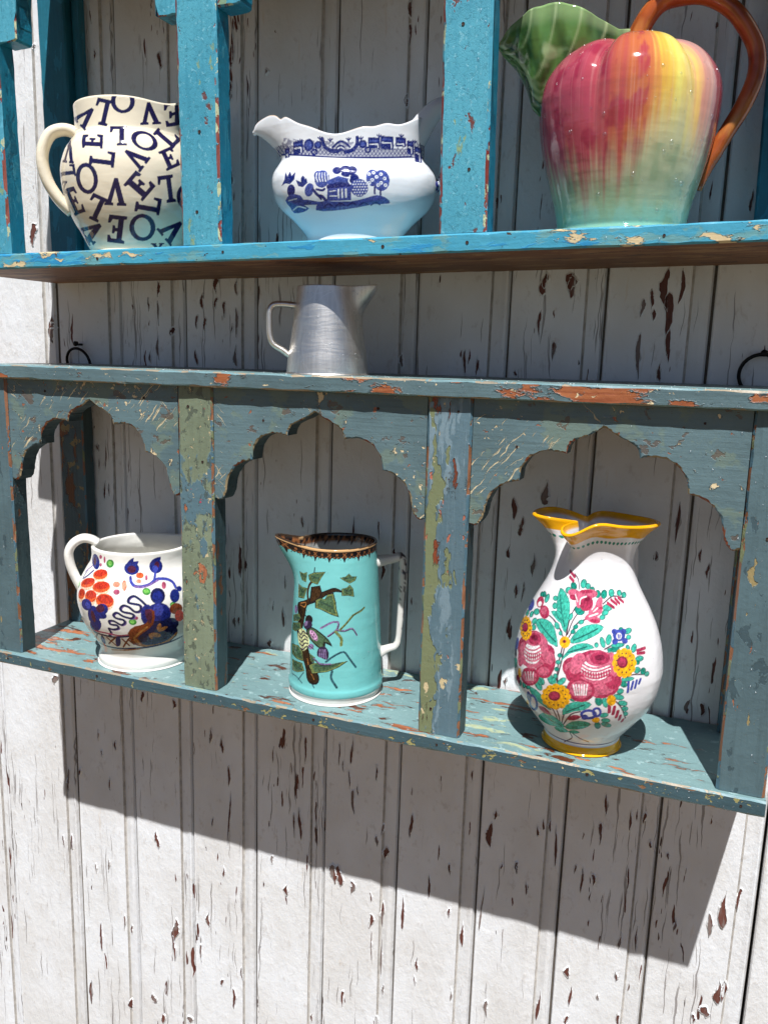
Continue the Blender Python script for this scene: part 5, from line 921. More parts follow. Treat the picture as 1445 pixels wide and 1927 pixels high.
m;0;-79,1197,-84,1183,-97,1171,-115,1165,-137,1165,-157,1171,-172,1182,-178,1196,-174,1211,-161,1224,-141,1231,-118,1231,-98,1224,-84,1212
b;0;256,1206,242,1176,213,1155,179,1146,146,1148,117,1164,98,1189,93,1220,103,1252,127,1276,159,1288,197,1285,231,1267,253,1238
b;0;121,1267,130,1282,160,1297,204,1308,241,1309,239,1284,213,1259,162,1258
m;0;215,1227,211,1214,202,1204,190,1200,178,1201,168,1207,161,1218,160,1232,164,1245,172,1255,183,1260,196,1258,207,1251,214,1240
B;0;192,1185,186,1172,175,1163,162,1158,148,1159,136,1166,129,1177,127,1191,132,1204,142,1215,156,1220,171,1218,184,1211,191,1199
g;0;-372,1242,-380,1224,-395,1211,-418,1204,-441,1205,-464,1212,-479,1226,-483,1244,-472,1262,-453,1277,-428,1284,-403,1284,-385,1275,-374,1260
G;0;-399,1245,-404,1236,-413,1229,-425,1226,-439,1226,-451,1230,-458,1237,-460,1246,-455,1255,-446,1262,-432,1266,-418,1266,-407,1261,-401,1254
g;0;72,967,65,954,53,945,37,943,21,947,8,957,0,970,-1,985,6,998,18,1006,35,1009,51,1005,65,995,72,982
G;0;54,974,50,967,43,963,35,962,26,964,18,969,14,976,13,983,17,990,24,994,33,995,42,993,49,988,53,981
g;0;-75,642,-81,628,-93,619,-107,616,-122,619,-134,629,-141,642,-141,658,-135,671,-123,681,-109,685,-94,681,-83,671,-76,658
G;0;-92,649,-95,642,-101,637,-109,636,-117,638,-124,642,-128,650,-128,658,-125,664,-119,669,-111,671,-103,669,-96,664,-92,657
g;0;327,785,321,774,310,768,296,768,281,774,270,784,263,798,263,810,268,821,279,827,293,827,307,822,320,811,326,798
G;0;309,794,306,789,301,786,293,786,284,790,278,795,275,801,274,808,277,813,283,816,291,816,299,813,305,808,309,801
g;0;-890,946,-885,932,-891,918,-907,907,-934,900,-977,896,-1023,895,-1025,911,-1033,925,-1036,936,-1038,942,-969,961,-932,964,-904,958
G;0;-928,939,-926,932,-930,924,-942,918,-964,912,-1001,905,-1025,905,-1026,913,-1030,920,-1033,925,-1032,928,-983,942,-957,946,-939,944
f;0;-570,1301,-575,1292,-581,1285,-592,1279,-603,1278,-613,1280,-620,1285,-623,1293,-618,1302,-609,1310,-599,1315,-588,1316,-578,1314,-572,1308
f;0;-508,1276,-509,1261,-512,1250,-517,1243,-523,1242,-528,1248,-532,1259,-533,1273,-532,1287,-527,1299,-521,1306,-515,1307,-511,1301,-507,1290
f;0;-568,1214,-568,1207,-572,1201,-578,1198,-585,1197,-594,1198,-602,1202,-606,1208,-607,1215,-603,1221,-597,1224,-588,1226,-579,1224,-572,1220
n;0;-246,1049,-247,1038,-255,1029,-269,1023,-285,1022,-301,1026,-314,1033,-321,1044,-320,1055,-312,1064,-298,1070,-280,1071,-265,1067,-252,1059
f;0;-238,975,-240,964,-247,956,-259,950,-272,949,-284,953,-294,961,-299,971,-297,981,-290,989,-279,995,-265,995,-252,992,-243,984
n;0;-171,1040,-170,1020,-174,1003,-183,993,-192,993,-202,1002,-211,1018,-216,1039,-218,1059,-214,1076,-206,1085,-196,1086,-184,1077,-176,1060
r;0;12,1133,8,1123,-3,1115,-19,1111,-37,1111,-53,1117,-64,1125,-69,1136,-65,1147,-54,1155,-37,1159,-19,1159,-2,1154,9,1144
f;0;55,1109,53,1099,49,1091,45,1087,40,1088,36,1092,34,1101,34,1110,35,1120,39,1128,44,1132,48,1131,52,1127,55,1119
f;0;244,1016,239,1002,231,992,222,987,212,988,206,995,202,1007,203,1022,208,1035,216,1045,226,1051,236,1049,242,1042,246,1030
f;0;-57,694,-58,687,-63,681,-69,679,-76,678,-82,682,-87,688,-88,696,-86,703,-81,708,-75,711,-68,711,-62,708,-58,702
n;0;-15,1078,-18,1071,-25,1066,-35,1064,-46,1064,-56,1067,-63,1073,-66,1079,-64,1086,-57,1092,-47,1095,-35,1094,-25,1091,-18,1085
B;22;-135,1119,-132,1104,-130,1089,-124,1074,-113,1060,-100,1045,-83,1035,-62,1029,-36,1027,-10,1027,18,1031,49,1037,77,1045,100,1058,122,1074,147,1085,181,1088,221,1085,255,1079,285,1069,310,1055,329,1039,340,1020,346,997,352,975
v;10.4;-83,1031,-59,1027,-35,1023,-10,1021,17,1024,47,1031,77,1039,107,1051,139,1064,172,1077
B;18.1;151,1142,131,1087
v;9.1;41,818,20,845,-3,872,-24,893,-43,910,-62,923,-80,929,-98,926,-114,917,-125,905,-132,892,-135,875,-130,862,-114,855,-90,850,-69,845,-50,841,-31,835,-19,826,-14,809,-15,787,-20,771,-33,761,-51,757,-70,759,-87,773,-106,795,-124,812,-144,822,-164,829,-180,830,-194,822,-205,807,-209,793,-206,781,-196,769,-181,759,-161,753,-136,749,-115,744,-99,737,-88,728,-82,719,-84,706,-92,691,-106,684,-129,688,-158,698,-184,708,-206,724,-228,740,-246,749,-262,745,-277,732,-283,719,-281,706,-271,693,-257,682,-235,676,-207,672,-187,666,-177,655,-174,642,-177,629,-185,618,-199,607,-217,603,-238,614,-263,632,-286,645,-306,649,-325,648,-337,643,-341,631,-340,615,-330,603,-309,600,-281,600,-261,596,-252,584,-249,569,-254,557,-270,549,-294,543,-316,540,-334,542,-352,547,-363,545,-360,532,-352,512,-348,493,-356,478,-371,463,-387,448
k;15.5;30,826,9,853,-14,880,-35,901,-55,917,-74,930,-92,936,-109,933,-125,924,-137,912,-144,898,-146,883,-141,870,-126,862,-102,858,-80,853,-61,849,-42,843,-30,834,-25,817,-25,795,-31,779,-44,770,-62,765,-81,768,-98,781,-117,803,-135,820,-155,830,-175,837,-192,837,-206,829,-217,814,-221,801,-217,788,-207,776,-193,767,-172,761,-147,757,-125,752,-110,745,-98,737,-93,727,-95,715,-103,701,-117,693,-139,696,-169,705,-195,716,-217,731,-238,748,-257,756,-273,752,-288,739,-295,726,-292,714,-283,700,-268,690,-246,684,-218,680,-198,674,-189,663,-185,650,-187,638,-196,626,-211,615,-228,611,-250,622,-274,640,-298,653,-318,656,-337,655,-349,650,-354,638,-351,622,-343,610,-321,607,-293,607,-272,604,-263,592,-261,577,-265,565,-281,557,-305,551,-328,548,-346,550,-365,554,-374,552,-372,539,-364,519,-361,501,-369,486,-383,470,-399,455
k;0;215,912,204,878,182,852,153,840,123,843,96,863,79,893,74,928,83,962,105,987,136,999,168,995,196,977,212,947
b;0;189,903,182,877,167,857,148,848,128,850,110,864,99,887,96,914,102,940,117,959,138,968,159,966,177,952,187,930
b;0;267,706,258,652,225,614,177,598,123,607,76,638,44,686,34,741,46,792,78,829,124,846,175,839,221,810,253,763
b;0;92,721,86,669,70,629,46,608,19,610,-4,636,-19,679,-23,732,-17,781,0,819,23,838,49,836,71,813,86,772
k;0;378,469,386,391,328,335,218,308,89,309,-25,336,-100,390,-124,460,-101,535,-42,597,42,635,140,640,238,609,322,548
k;0;367,570,369,537,351,510,315,498,272,500,230,516,198,543,183,576,185,608,203,634,234,649,273,649,313,633,346,605
B;0;187,762,182,733,170,711,151,701,130,704,112,720,100,745,96,775,101,803,114,824,133,834,153,831,171,816,183,791
w0;0;-168,502,-137,555,-89,592,-35,603,15,616,50,668,67,724,50,761,35,781,65,784,98,761,102,690,87,608,43,556,-10,514,-55,476,-82,438,-49,378,-16,329,-64,325,-126,354,-159,425
m;0;18,782,46,787,73,764,76,691,67,625,47,640,28,686,17,740
o;25.9;-104,413,-83,384,-61,352,-30,330,16,318,74,312,130,312,186,319,243,332,291,348,325,371,351,400,376,428
o;12.9;-114,439,-96,459,-79,479,-59,501,-32,526,-2,553,27,578
o;0;170,553,165,537,158,526,149,522,141,526,135,537,132,553,133,571,138,587,146,598,154,602,162,598,168,587,171,571
o;0;238,547,238,537,227,527,210,516,189,508,169,504,153,505,145,511,146,521,156,532,173,543,194,551,214,555,230,553
o;0;180,442,174,433,157,430,133,434,106,444,84,457,69,472,65,484,72,492,88,496,110,493,135,484,158,470,174,455
o;0;88,414,81,414,73,422,64,436,56,451,52,467,51,479,54,486,61,485,69,477,77,465,85,449,90,433,91,420
b;0;372,883,362,854,345,834,323,824,302,829,284,846,273,872,272,902,282,930,300,951,323,960,345,956,363,939,372,913
b;0;417,949,411,940,400,933,388,931,375,934,365,941,360,950,360,961,366,970,376,977,389,979,401,977,411,970,417,960
w0;0;394,744,393,717,378,695,353,684,322,686,291,700,269,723,258,751,260,777,275,798,300,809,330,808,359,795,382,772
R;0;423,639,423,611,411,591,390,585,365,591,342,610,325,636,317,667,320,693,332,712,351,720,373,715,396,697,414,670
f;12.9;-641,471,-558,482,-491,485,-434,485,-378,481,-325,474,-279,470,-239,472,-204,478,-172,483
k;14.2;-643,455,-593,455,-548,452,-502,449,-451,447,-397,443,-343,443,-287,449,-228,457,-174,464
k;16.8;-845,271,-727,282,-646,281,-574,279,-500,278,-427,277,-349,280,-263,285,-171,290,-91,294,-25,296,37,301,101,306,175,313,257,319,332,325,393,333,447,343,504,351
o;7.8;-492,238,-403,249,-325,256,-255,261,-188,269,-123,277,-62,283
w0;11.6;-446,423,-359,312
w0;11.6;-313,447,-479,325
w0;11.6;-249,425,-187,335
w0;11.6;-166,438,-270,310
w0;11.6;-588,438,-748,322
w0;11.6;-182,421,-126,354
b;0;-503,386,-517,356,-537,329,-559,309,-579,301,-593,306,-593,325,-582,352,-565,383,-546,409,-529,427,-514,434,-505,428,-500,411
b;0;-281,389,-294,358,-313,332,-332,317,-349,314,-356,327,-354,351,-343,382,-329,413,-312,437,-296,452,-284,453,-276,441,-274,419
v;0;-526,376,-532,361,-541,347,-552,337,-558,335,-562,339,-561,349,-555,364,-547,379,-539,392,-531,402,-525,404,-523,400,-522,390''',
'jug2':'''t;19.9;-92,478,-68,500,-45,522,-19,541,11,561,45,579,74,584,94,570,111,542,129,512,149,482,173,445,196,410
v;21.3;-77,745,-47,769,-16,794,7,816,18,841,22,866,22,885,17,894,7,898,-5,898,-20,897,-38,892,-59,882,-86,867,-119,845,-151,823
k;8.5;-72,745,-44,767,-15,789,7,811,18,833,24,856,29,879
v;17.1;7,816,32,812,57,806,82,803,109,810,136,820,160,820,178,802,194,773,209,745
k;7.1;7,805,32,801,57,796,82,794,108,801,136,811,160,811,178,795,194,770,209,745
l;21.3;39,816,60,838,82,860,103,882,125,907,148,934,171,956,200,970,232,981,259,989,276,999,288,1008,301,1016
k;5.7;50,822,70,843,92,865,114,887,135,911,157,937,183,960,217,980,258,999,301,1016
l;28.4;-3,794,17,771,37,748,51,725,55,702,52,679,50,656
t;22.8;-32,384,-37,360,-42,335,-41,308,-28,277,-7,243,12,209
t;11.4;-542,237,-492,241,-452,241,-420,236,-394,226,-372,213,-350,200
t;11.4;-409,216,-332,319
t;11.4;-250,247,-205,186
t;17.1;-570,686,-557,651,-546,614,-532,579,-514,546,-494,513,-477,479
t;11.4;-568,300,-525,220
k;0;-472,1026,-424,1051,-371,1071,-332,1090,-296,1110,-274,1130,-247,1153,-198,1176,-149,1197,-113,1214,-80,1228,-47,1242,-13,1247,28,1231,60,1211,68,1200,58,1194,28,1200,-12,1202,-56,1187,-101,1164,-136,1138,-169,1112,-204,1089,-242,1067,-282,1050,-316,1030,-328,999,-333,961,-341,915,-350,865,-359,808,-374,765,-412,758,-449,773,-449,816,-442,869,-456,913,-472,954,-482,992
d1;0;-457,1022,-417,1043,-370,1059,-331,1078,-295,1098,-273,1119,-246,1141,-198,1164,-148,1185,-112,1203,-80,1217,-45,1230,-13,1236,23,1225,44,1212,25,1212,-12,1211,-56,1196,-101,1175,-136,1150,-169,1123,-205,1100,-243,1078,-286,1061,-323,1040,-339,1005,-346,964,-356,916,-365,867,-372,814,-383,775,-410,771,-433,790,-432,827,-426,873,-439,918,-453,959,-464,993
k;0;-457,771,-401,777,-346,756,-323,721,-307,673,-286,609,-266,542,-248,492,-227,446,-198,397,-171,352,-157,315,-153,284,-162,250,-181,225,-217,216,-255,221,-279,243,-295,276,-300,313,-305,357,-323,408,-346,463,-365,517,-384,569,-414,613,-441,658,-461,720
d1;0;-435,766,-396,768,-354,748,-335,715,-320,669,-299,606,-279,540,-261,489,-239,444,-210,395,-184,350,-171,312,-168,282,-174,258,-190,242,-219,235,-251,238,-270,257,-283,285,-287,319,-292,360,-310,412,-331,467,-350,521,-368,574,-395,620,-419,665,-437,721
o;8.5;-428,1030,-393,1042,-360,1054,-341,1057,-336,1044,-342,1022,-352,1008,-371,1006,-398,1010,-425,1013
k;7.1;-401,973,-400,857
o;7.1;-289,479,-280,442,-271,404,-260,368,-244,336,-225,305,-208,274
k;0;-280,1231,-173,1260,-149,1191,-165,1139,-230,1084,-296,1061,-287,1136
b;0;-264,1224,-180,1248,-160,1189,-175,1145,-230,1097,-279,1075,-270,1139
b;25.6;-310,1086,-314,1112,-320,1138,-321,1164,-318,1192,-311,1222,-303,1247,-288,1267,-272,1284,-256,1300
k;11.4;-246,1430,-249,1380
k;0;-468,1352,-398,1349,-343,1372,-346,1317,-349,1263,-418,1272,-446,1308
l;0;-460,1349,-397,1347,-347,1368,-349,1318,-353,1267,-416,1276,-441,1309
g;0;-446,1345,-396,1342,-354,1360,-356,1319,-359,1277,-411,1284,-432,1311
d;12.8;-432,1339,-417,1332,-404,1325,-392,1320,-381,1318,-370,1319,-361,1319
k;0;-325,1346,-250,1383,-116,1404,-164,1335,-200,1265,-271,1272,-312,1301
l;0;-316,1346,-248,1378,-125,1398,-169,1334,-202,1271,-267,1277,-304,1304
g;0;-300,1343,-245,1370,-143,1387,-180,1334,-207,1281,-260,1287,-290,1309
d;12.8;-282,1340,-264,1337,-247,1334,-230,1331,-215,1331,-200,1333,-186,1334
k;0;-482,1223,-408,1205,-325,1210,-346,1158,-367,1092,-472,1078,-481,1138
l;0;-474,1219,-407,1201,-332,1206,-351,1158,-370,1098,-467,1085,-474,1140
g;0;-461,1208,-407,1194,-344,1198,-360,1159,-376,1109,-454,1099,-461,1144
d;12.8;-446,1197,-432,1184,-419,1169,-406,1160,-392,1157,-379,1158,-366,1159
k;0;31,1346,92,1356,130,1384,162,1352,219,1347,201,1307,136,1283,74,1316
l;0;39,1345,95,1354,130,1380,159,1351,210,1346,195,1310,135,1288,79,1317
g;0;55,1344,101,1351,130,1373,154,1349,196,1345,184,1315,134,1296,87,1321
d;12.8;73,1343,92,1341,111,1338,129,1338,148,1339,168,1342,187,1345
k;0;51,1235,106,1245,137,1273,175,1228,185,1143,124,1161,52,1164
l;0;57,1233,107,1242,135,1268,170,1227,179,1149,124,1165,58,1168
g;0;67,1229,109,1236,132,1257,161,1224,169,1159,123,1172,68,1175
d;12.8;80,1224,92,1218,105,1211,118,1208,130,1210,143,1216,155,1222
k;0;-225,1105,-175,1135,-118,1124,-89,1180,-30,1195,-4,1100,3,1029,27,945,-48,968,-119,998,-169,1017,-221,1021
l;0;-214,1102,-168,1130,-116,1120,-90,1171,-36,1185,-12,1098,-5,1033,17,956,-52,977,-117,1005,-163,1021,-210,1026
g;0;-192,1097,-155,1120,-112,1111,-91,1153,-46,1165,-27,1094,-21,1040,-2,977,-59,993,-113,1016,-151,1030,-189,1034
d;12.8;-167,1092,-143,1085,-118,1078,-95,1071,-73,1063,-51,1053,-30,1044
k;0;-578,864,-433,921,-399,881,-445,831,-562,800
l;0;-565,865,-436,916,-404,880,-448,833,-551,807
g;0;-544,867,-442,907,-415,877,-451,839,-533,818
d;12.8;-523,867,-505,866,-488,864,-471,864,-455,867,-438,871,-420,876
k;0;-579,781,-403,836,-389,778,-481,713,-584,703
l;0;-566,781,-409,830,-395,778,-478,718,-570,710
g;0;-545,781,-418,820,-407,777,-477,727,-549,722
d;12.8;-523,779,-506,775,-489,771,-471,769,-452,770,-432,773,-414,776
k;0;-579,556,-422,585,-355,543,-332,438,-431,432,-558,449
l;0;-559,554,-423,579,-361,540,-340,444,-430,439,-542,456
g;0;-528,549,-423,567,-372,535,-354,456,-430,451,-518,467
d;12.8;-499,541,-474,531,-452,520,-429,508,-406,494,-384,478,-362,463
k;0;-550,397,-355,416,-320,338,-423,292,-539,273
l;0;-534,395,-360,410,-328,339,-422,297,-525,281
g;0;-509,390,-371,400,-343,342,-422,307,-503,295
d;12.8;-484,381,-462,371,-442,359,-422,351,-398,347,-373,346,-352,343
k;0;-285,410,-220,450,-125,460,-35,461,41,477,120,487,31,425,-77,372,-157,353,-242,327
l;0;-267,413,-209,449,-122,457,-40,458,30,474,101,484,21,426,-79,377,-151,360,-229,337
g;0;-235,418,-189,446,-118,452,-50,454,66,477,0,427,-82,386,-204,354
d;12.8;-199,422,-166,423,-132,424,-96,429,-52,442,-3,458,45,472
k;0;-268,545,-202,510,-212,446,-251,463
l;0;-265,541,-204,509,-214,450,-250,465
g;0;-259,533,-209,505,-217,458,-247,470
d;12.8;-252,522,-246,512,-239,502,-233,491,-228,482,-224,471,-219,462
v;0;-472,954,-472,933,-478,915,-492,902,-508,897,-527,901,-542,913,-551,930,-551,951,-540,970,-524,984,-506,990,-489,985,-478,972
k;0;-242,897,-244,875,-256,855,-274,842,-295,837,-315,843,-330,857,-338,877,-333,900,-321,921,-301,935,-280,939,-260,933,-247,918
d0;0;-246,830,-256,809,-274,792,-298,782,-322,782,-343,791,-355,807,-356,829,-343,851,-323,869,-297,879,-274,879,-255,869,-246,851
v;0;-302,842,-309,828,-318,818,-329,812,-337,812,-343,819,-345,830,-342,843,-335,856,-325,867,-315,873,-307,872,-301,866,-299,855
k;11.4;-344,929,-307,904
c0;0;-418,759,-378,777,-335,770,-296,731,-270,681,-270,643,-285,608,-311,570,-343,546,-372,559,-400,588,-424,620,-439,659,-437,712
d0;12.8;-432,731,-416,722,-400,712,-387,710,-377,721,-368,741,-356,753,-341,750,-320,741,-303,731
d0;12.8;-419,691,-404,683,-390,674,-377,672,-368,683,-357,702,-346,714,-331,713,-314,707,-298,700
d0;12.8;-409,649,-395,642,-380,636,-367,635,-358,646,-347,663,-336,674,-323,676,-307,673,-293,669
d0;12.8;-399,607,-385,603,-371,598,-359,598,-348,608,-337,624,-326,635,-314,638,-302,638,-289,637
d0;12.8;-388,566,-376,562,-362,560,-351,560,-339,570,-328,584,-316,596,-306,601,-295,603,-285,606
k;0;-318,780,-286,807,-241,820,-195,805,-149,777,-107,747,-71,713,-43,669,-34,639,-65,655,-102,671,-103,637,-102,599,-121,594,-150,605,-187,626,-225,654,-259,682,-288,712,-312,747
g;0;-298,773,-276,797,-241,808,-198,792,-155,765,-117,738,-87,712,-65,687,-59,671,-87,683,-119,689,-120,652,-117,615,-129,611,-150,622,-181,640,-215,664,-248,689,-274,717,-294,746
p0;0;-199,757,-184,733,-178,710,-181,693,-192,684,-210,685,-231,697,-251,715,-267,738,-274,761,-271,779,-258,789,-239,788,-219,776
k;0;-237,769,-240,760,-248,758,-252,766,-249,774,-241,776
k;0;-217,749,-221,741,-228,740,-232,747,-229,755,-222,757
k;0;-242,739,-245,730,-253,729,-258,736,-253,745,-246,746
k;0;-199,724,-201,716,-209,714,-213,722,-209,730,-202,731
k;0;-219,714,-222,706,-230,704,-234,712,-230,720,-222,722
k;0;-186,697,-189,689,-196,688,-200,695,-196,704,-189,705
k;0;-203,688,-206,680,-214,679,-217,686,-214,695,-207,696
k;0;-229,724,-232,715,-240,714,-244,721,-241,730,-233,731
d0;0;-172,608,-141,632,-106,639,-81,613,-65,573,-66,531,-79,501,-111,504,-147,518,-170,523,-183,534,-184,569
v;11.4;-155,598,-158,523
v;11.4;-137,601,-136,519
v;11.4;-119,603,-114,515
v;11.4;-102,605,-92,510
v;0;-220,612,-227,599,-239,589,-253,585,-267,587,-278,594,-283,605,-283,619,-274,632,-262,642,-247,647,-234,644,-223,637,-219,625
k;8.5;-276,622,-219,593
v;18.5;-215,495,-192,479,-169,461,-145,449,-115,448,-81,453,-49,456
k;7.1;-214,490,-192,471,-169,452,-144,440,-115,439,-81,445,-49,449''',
'boat':'''n;0;-660,504,-631,552,-622,614,-605,571,-579,615,-566,573,-530,605,-542,543,-582,507,-625,518
n;0;-524,534,-478,514,-431,545,-422,508,-465,474,-504,485
n;0;-443,534,-445,520,-450,509,-457,502,-465,502,-473,508,-478,519,-480,533,-478,547,-473,558,-466,565,-458,565,-451,559,-445,548
n;6.8;-462,564,-461,509
n;0;-536,454,-540,432,-550,415,-564,405,-580,404,-595,413,-605,430,-609,451,-606,473,-596,491,-581,501,-565,501,-550,492,-540,475
n;10.9;-572,418,-568,381
m;0;-629,379,-610,404,-575,420,-531,418,-490,406,-474,389,-464,372,-444,369,-418,368,-385,362,-346,354,-286,345,-247,337,-287,332,-352,329,-414,330,-457,329,-439,317,-414,302,-434,288,-469,277,-513,274,-554,279,-573,299,-587,324,-614,352
w;6.8;-561,300,-544,308,-527,317,-509,321,-488,318,-465,311,-443,305
w;5.5;-601,374,-522,383
m;0;-368,441,-378,418,-393,402,-411,395,-428,399,-441,413,-446,433,-444,457,-434,479,-418,496,-401,503,-384,499,-371,485,-366,465
m;0;-226,529,-237,498,-260,475,-288,464,-316,468,-340,485,-353,513,-354,546,-342,577,-320,600,-292,611,-264,607,-240,590,-227,562
m;0;-298,570,-301,554,-310,541,-322,533,-336,533,-349,540,-357,552,-361,568,-358,584,-349,597,-337,605,-323,606,-310,599,-302,586
n;21.8;-373,450,-358,433,-342,415,-327,402,-314,397,-301,396,-288,391,-274,378,-259,360,-245,343
n;16.4;-341,451,-322,447,-303,443,-288,441,-280,444,-274,449,-269,454
n;13.7;-353,426,-300,372
w;5.5;-336,587,-339,575,-342,563,-342,550,-339,538,-334,526,-329,514
w;5.5;-313,588,-314,576,-316,563,-316,551,-314,539,-309,527,-305,515
w;5.5;-289,589,-290,577,-291,564,-290,552,-288,540,-285,528,-282,516
w;5.5;-266,590,-266,578,-265,565,-264,553,-263,541,-260,529,-258,516
w;5.5;-243,591,-241,579,-240,566,-238,554,-237,542,-236,529,-235,517
m;0;-235,523,-147,558,-35,531,-34,447,-32,363,-140,359,-248,355,-241,440
n;0;-250,480,-146,508,-15,498,-15,476,-93,469,-171,462,-249,455
n;0;-119,610,-123,596,-134,585,-149,578,-166,577,-182,583,-193,594,-197,607,-194,622,-183,633,-168,640,-150,640,-135,635,-124,624
n;0;-36,621,-40,606,-53,593,-72,586,-93,585,-112,591,-125,603,-130,617,-126,633,-113,645,-94,652,-73,653,-54,647,-41,636
n;0;20,613,16,597,4,584,-14,576,-33,575,-51,582,-64,594,-69,610,-65,626,-53,639,-35,647,-15,648,3,641,15,629
n;0;-17,581,-22,569,-36,559,-57,553,-80,552,-101,557,-116,566,-121,577,-116,589,-102,599,-81,605,-58,606,-37,601,-22,593
n;0;37,522,29,500,13,484,-7,477,-28,479,-45,492,-55,511,-56,534,-47,556,-32,572,-11,580,9,577,26,565,36,545
w;8.2;-43,562,-47,545,-52,527,-52,512,-43,499,-29,489,-15,478
w;12.3;-145,446,-144,384
w;12.3;-112,447,-111,385
w;12.3;-79,449,-78,387
w;5.5;-223,431,-171,439
w;5.5;-222,394,-157,396
m;0;119,466,112,434,91,409,60,393,25,392,-7,405,-29,429,-38,460,-31,492,-10,517,22,532,56,534,88,521,111,497
w;0;2,514,-1,509,-6,509,-9,513,-6,518,-1,518
w;0;-10,491,-12,487,-17,486,-20,491,-18,495,-12,495
w;0;3,469,0,465,-5,465,-8,469,-5,473,0,473
w;0;-9,446,-11,442,-16,442,-19,446,-17,450,-11,451
w;0;4,424,1,420,-4,420,-7,424,-4,428,1,429
w;0;-8,402,-10,397,-15,397,-18,401,-16,406,-10,406
w;0;25,515,23,510,17,510,15,514,17,519,22,519
w;0;14,492,11,487,6,487,3,491,6,496,11,496
w;0;26,470,24,466,18,465,16,470,18,474,23,474
w;0;15,447,12,443,7,443,4,447,7,451,12,451
w;0;27,425,25,421,19,421,17,425,19,429,25,429
w;0;16,402,13,398,8,398,6,402,8,406,13,407
w;0;49,515,46,511,41,511,38,515,41,519,46,520
w;0;37,493,35,488,30,488,27,492,29,497,35,497
w;0;50,471,47,466,42,466,39,470,42,475,47,475
w;0;38,448,36,444,31,443,28,448,31,452,36,452
w;0;51,426,48,422,43,422,40,426,43,430,48,430
w;0;40,403,37,399,32,399,29,403,32,407,37,408
w;0;72,516,70,512,64,512,62,516,64,520,69,521
w;0;61,494,58,489,53,489,50,493,53,498,58,498
w;0;73,472,71,467,66,467,63,471,65,476,71,476
w;0;62,449,60,445,54,444,52,449,54,453,59,453
w;0;74,427,72,423,67,422,64,427,66,431,72,431
w;0;63,404,61,400,55,400,53,404,55,408,60,408
w;0;96,517,93,513,88,513,85,517,88,521,93,521
w;0;84,494,82,490,77,490,74,494,77,498,82,499
w;0;97,473,94,468,89,468,86,472,89,477,94,477
w;0;86,450,83,445,78,445,75,449,78,454,83,454
w;0;98,428,95,423,90,423,88,427,90,432,95,432
w;0;87,405,84,401,79,400,76,405,79,409,84,409
w;0;119,518,117,514,111,514,109,518,111,522,116,522
w;0;108,495,106,491,100,491,98,495,100,499,105,500
w;0;120,473,118,469,113,469,110,473,112,477,118,478
w;0;109,451,107,446,101,446,99,450,101,455,106,455
w;0;122,429,119,424,114,424,111,428,114,433,119,433
w;0;110,406,108,401,103,401,100,406,102,410,108,410
m;0;211,552,207,521,192,496,170,481,146,480,124,493,108,517,101,548,106,580,121,605,142,620,167,621,189,608,205,583
m;0;309,535,303,496,283,464,254,446,222,445,192,461,170,491,162,530,168,569,188,600,217,618,249,620,279,604,300,573
w;0;141,581,140,576,138,572,134,569,130,567,125,567,120,568,116,571,113,575,112,580,113,584,115,589,119,592,124,594,129,594,134,592,137,589,140,585|135,581,134,578,133,576,131,574,128,573,126,573,123,574,121,575,119,577,119,580,119,582,121,585,123,587,125,587,128,588,130,587,133,585,134,583
w;0;180,595,179,590,177,586,173,583,168,581,163,581,159,582,155,585,152,589,151,594,152,598,154,602,158,606,163,607,168,608,172,606,176,603,179,599|173,594,173,592,172,590,170,588,167,587,164,587,162,587,160,589,158,591,158,594,158,596,159,599,161,600,164,601,167,601,169,601,171,599,173,597
w;0;169,532,168,528,165,523,162,520,157,518,152,518,147,520,143,523,141,527,140,531,141,536,143,540,147,543,151,545,156,545,161,544,165,541,168,537|162,532,162,530,160,527,158,526,156,525,153,524,150,525,148,527,147,529,146,531,147,534,148,536,150,538,153,539,155,539,158,538,160,537,161,535
w;0;207,559,206,554,204,550,200,546,196,545,191,545,186,546,182,549,179,553,178,557,179,562,181,566,185,569,190,571,195,571,200,570,203,567,206,563|201,558,200,556,199,553,197,552,194,551,192,551,189,551,187,553,185,555,185,558,185,560,187,563,189,564,191,565,194,565,196,565,199,563,200,561
w;0;246,585,245,580,243,576,239,573,234,571,229,571,224,572,220,575,218,579,217,584,218,588,220,592,224,596,228,597,233,598,238,596,242,593,245,589|239,584,239,582,237,580,235,578,233,577,230,577,227,578,225,579,224,581,223,584,224,586,225,589,227,590,230,591,232,592,235,591,237,589,239,587
w;0;279,549,279,544,276,540,273,537,268,535,263,535,258,536,254,539,252,543,251,548,251,552,254,557,257,560,262,562,267,562,272,560,276,557,278,553|273,549,272,546,271,544,269,542,267,541,264,541,261,542,259,543,258,546,257,548,258,551,259,553,261,555,263,556,266,556,269,555,271,553,272,551
w;0;248,510,247,506,245,502,241,498,236,497,231,496,227,498,223,501,220,505,219,509,220,514,222,518,226,521,231,523,236,523,240,522,244,519,247,515|241,510,241,508,240,505,238,504,235,503,232,503,230,503,228,505,226,507,226,510,226,512,227,515,229,516,232,517,235,517,237,517,239,515,241,513
w;0;288,493,287,489,285,484,281,481,276,479,271,479,266,481,263,484,260,488,259,492,260,497,262,501,266,504,270,506,275,506,280,505,284,502,287,498|281,493,281,491,279,488,277,487,275,486,272,485,270,486,267,488,266,490,265,493,266,495,267,497,269,499,272,500,274,500,277,499,279,498,281,496
w;0;222,491,221,486,219,482,215,479,211,477,206,477,201,478,197,481,194,485,193,490,194,495,196,499,200,502,205,504,210,504,215,502,219,500,221,496|216,491,215,488,214,486,212,484,209,483,207,483,204,484,202,485,200,488,200,490,200,493,202,495,204,497,206,498,209,498,212,497,214,495,215,493
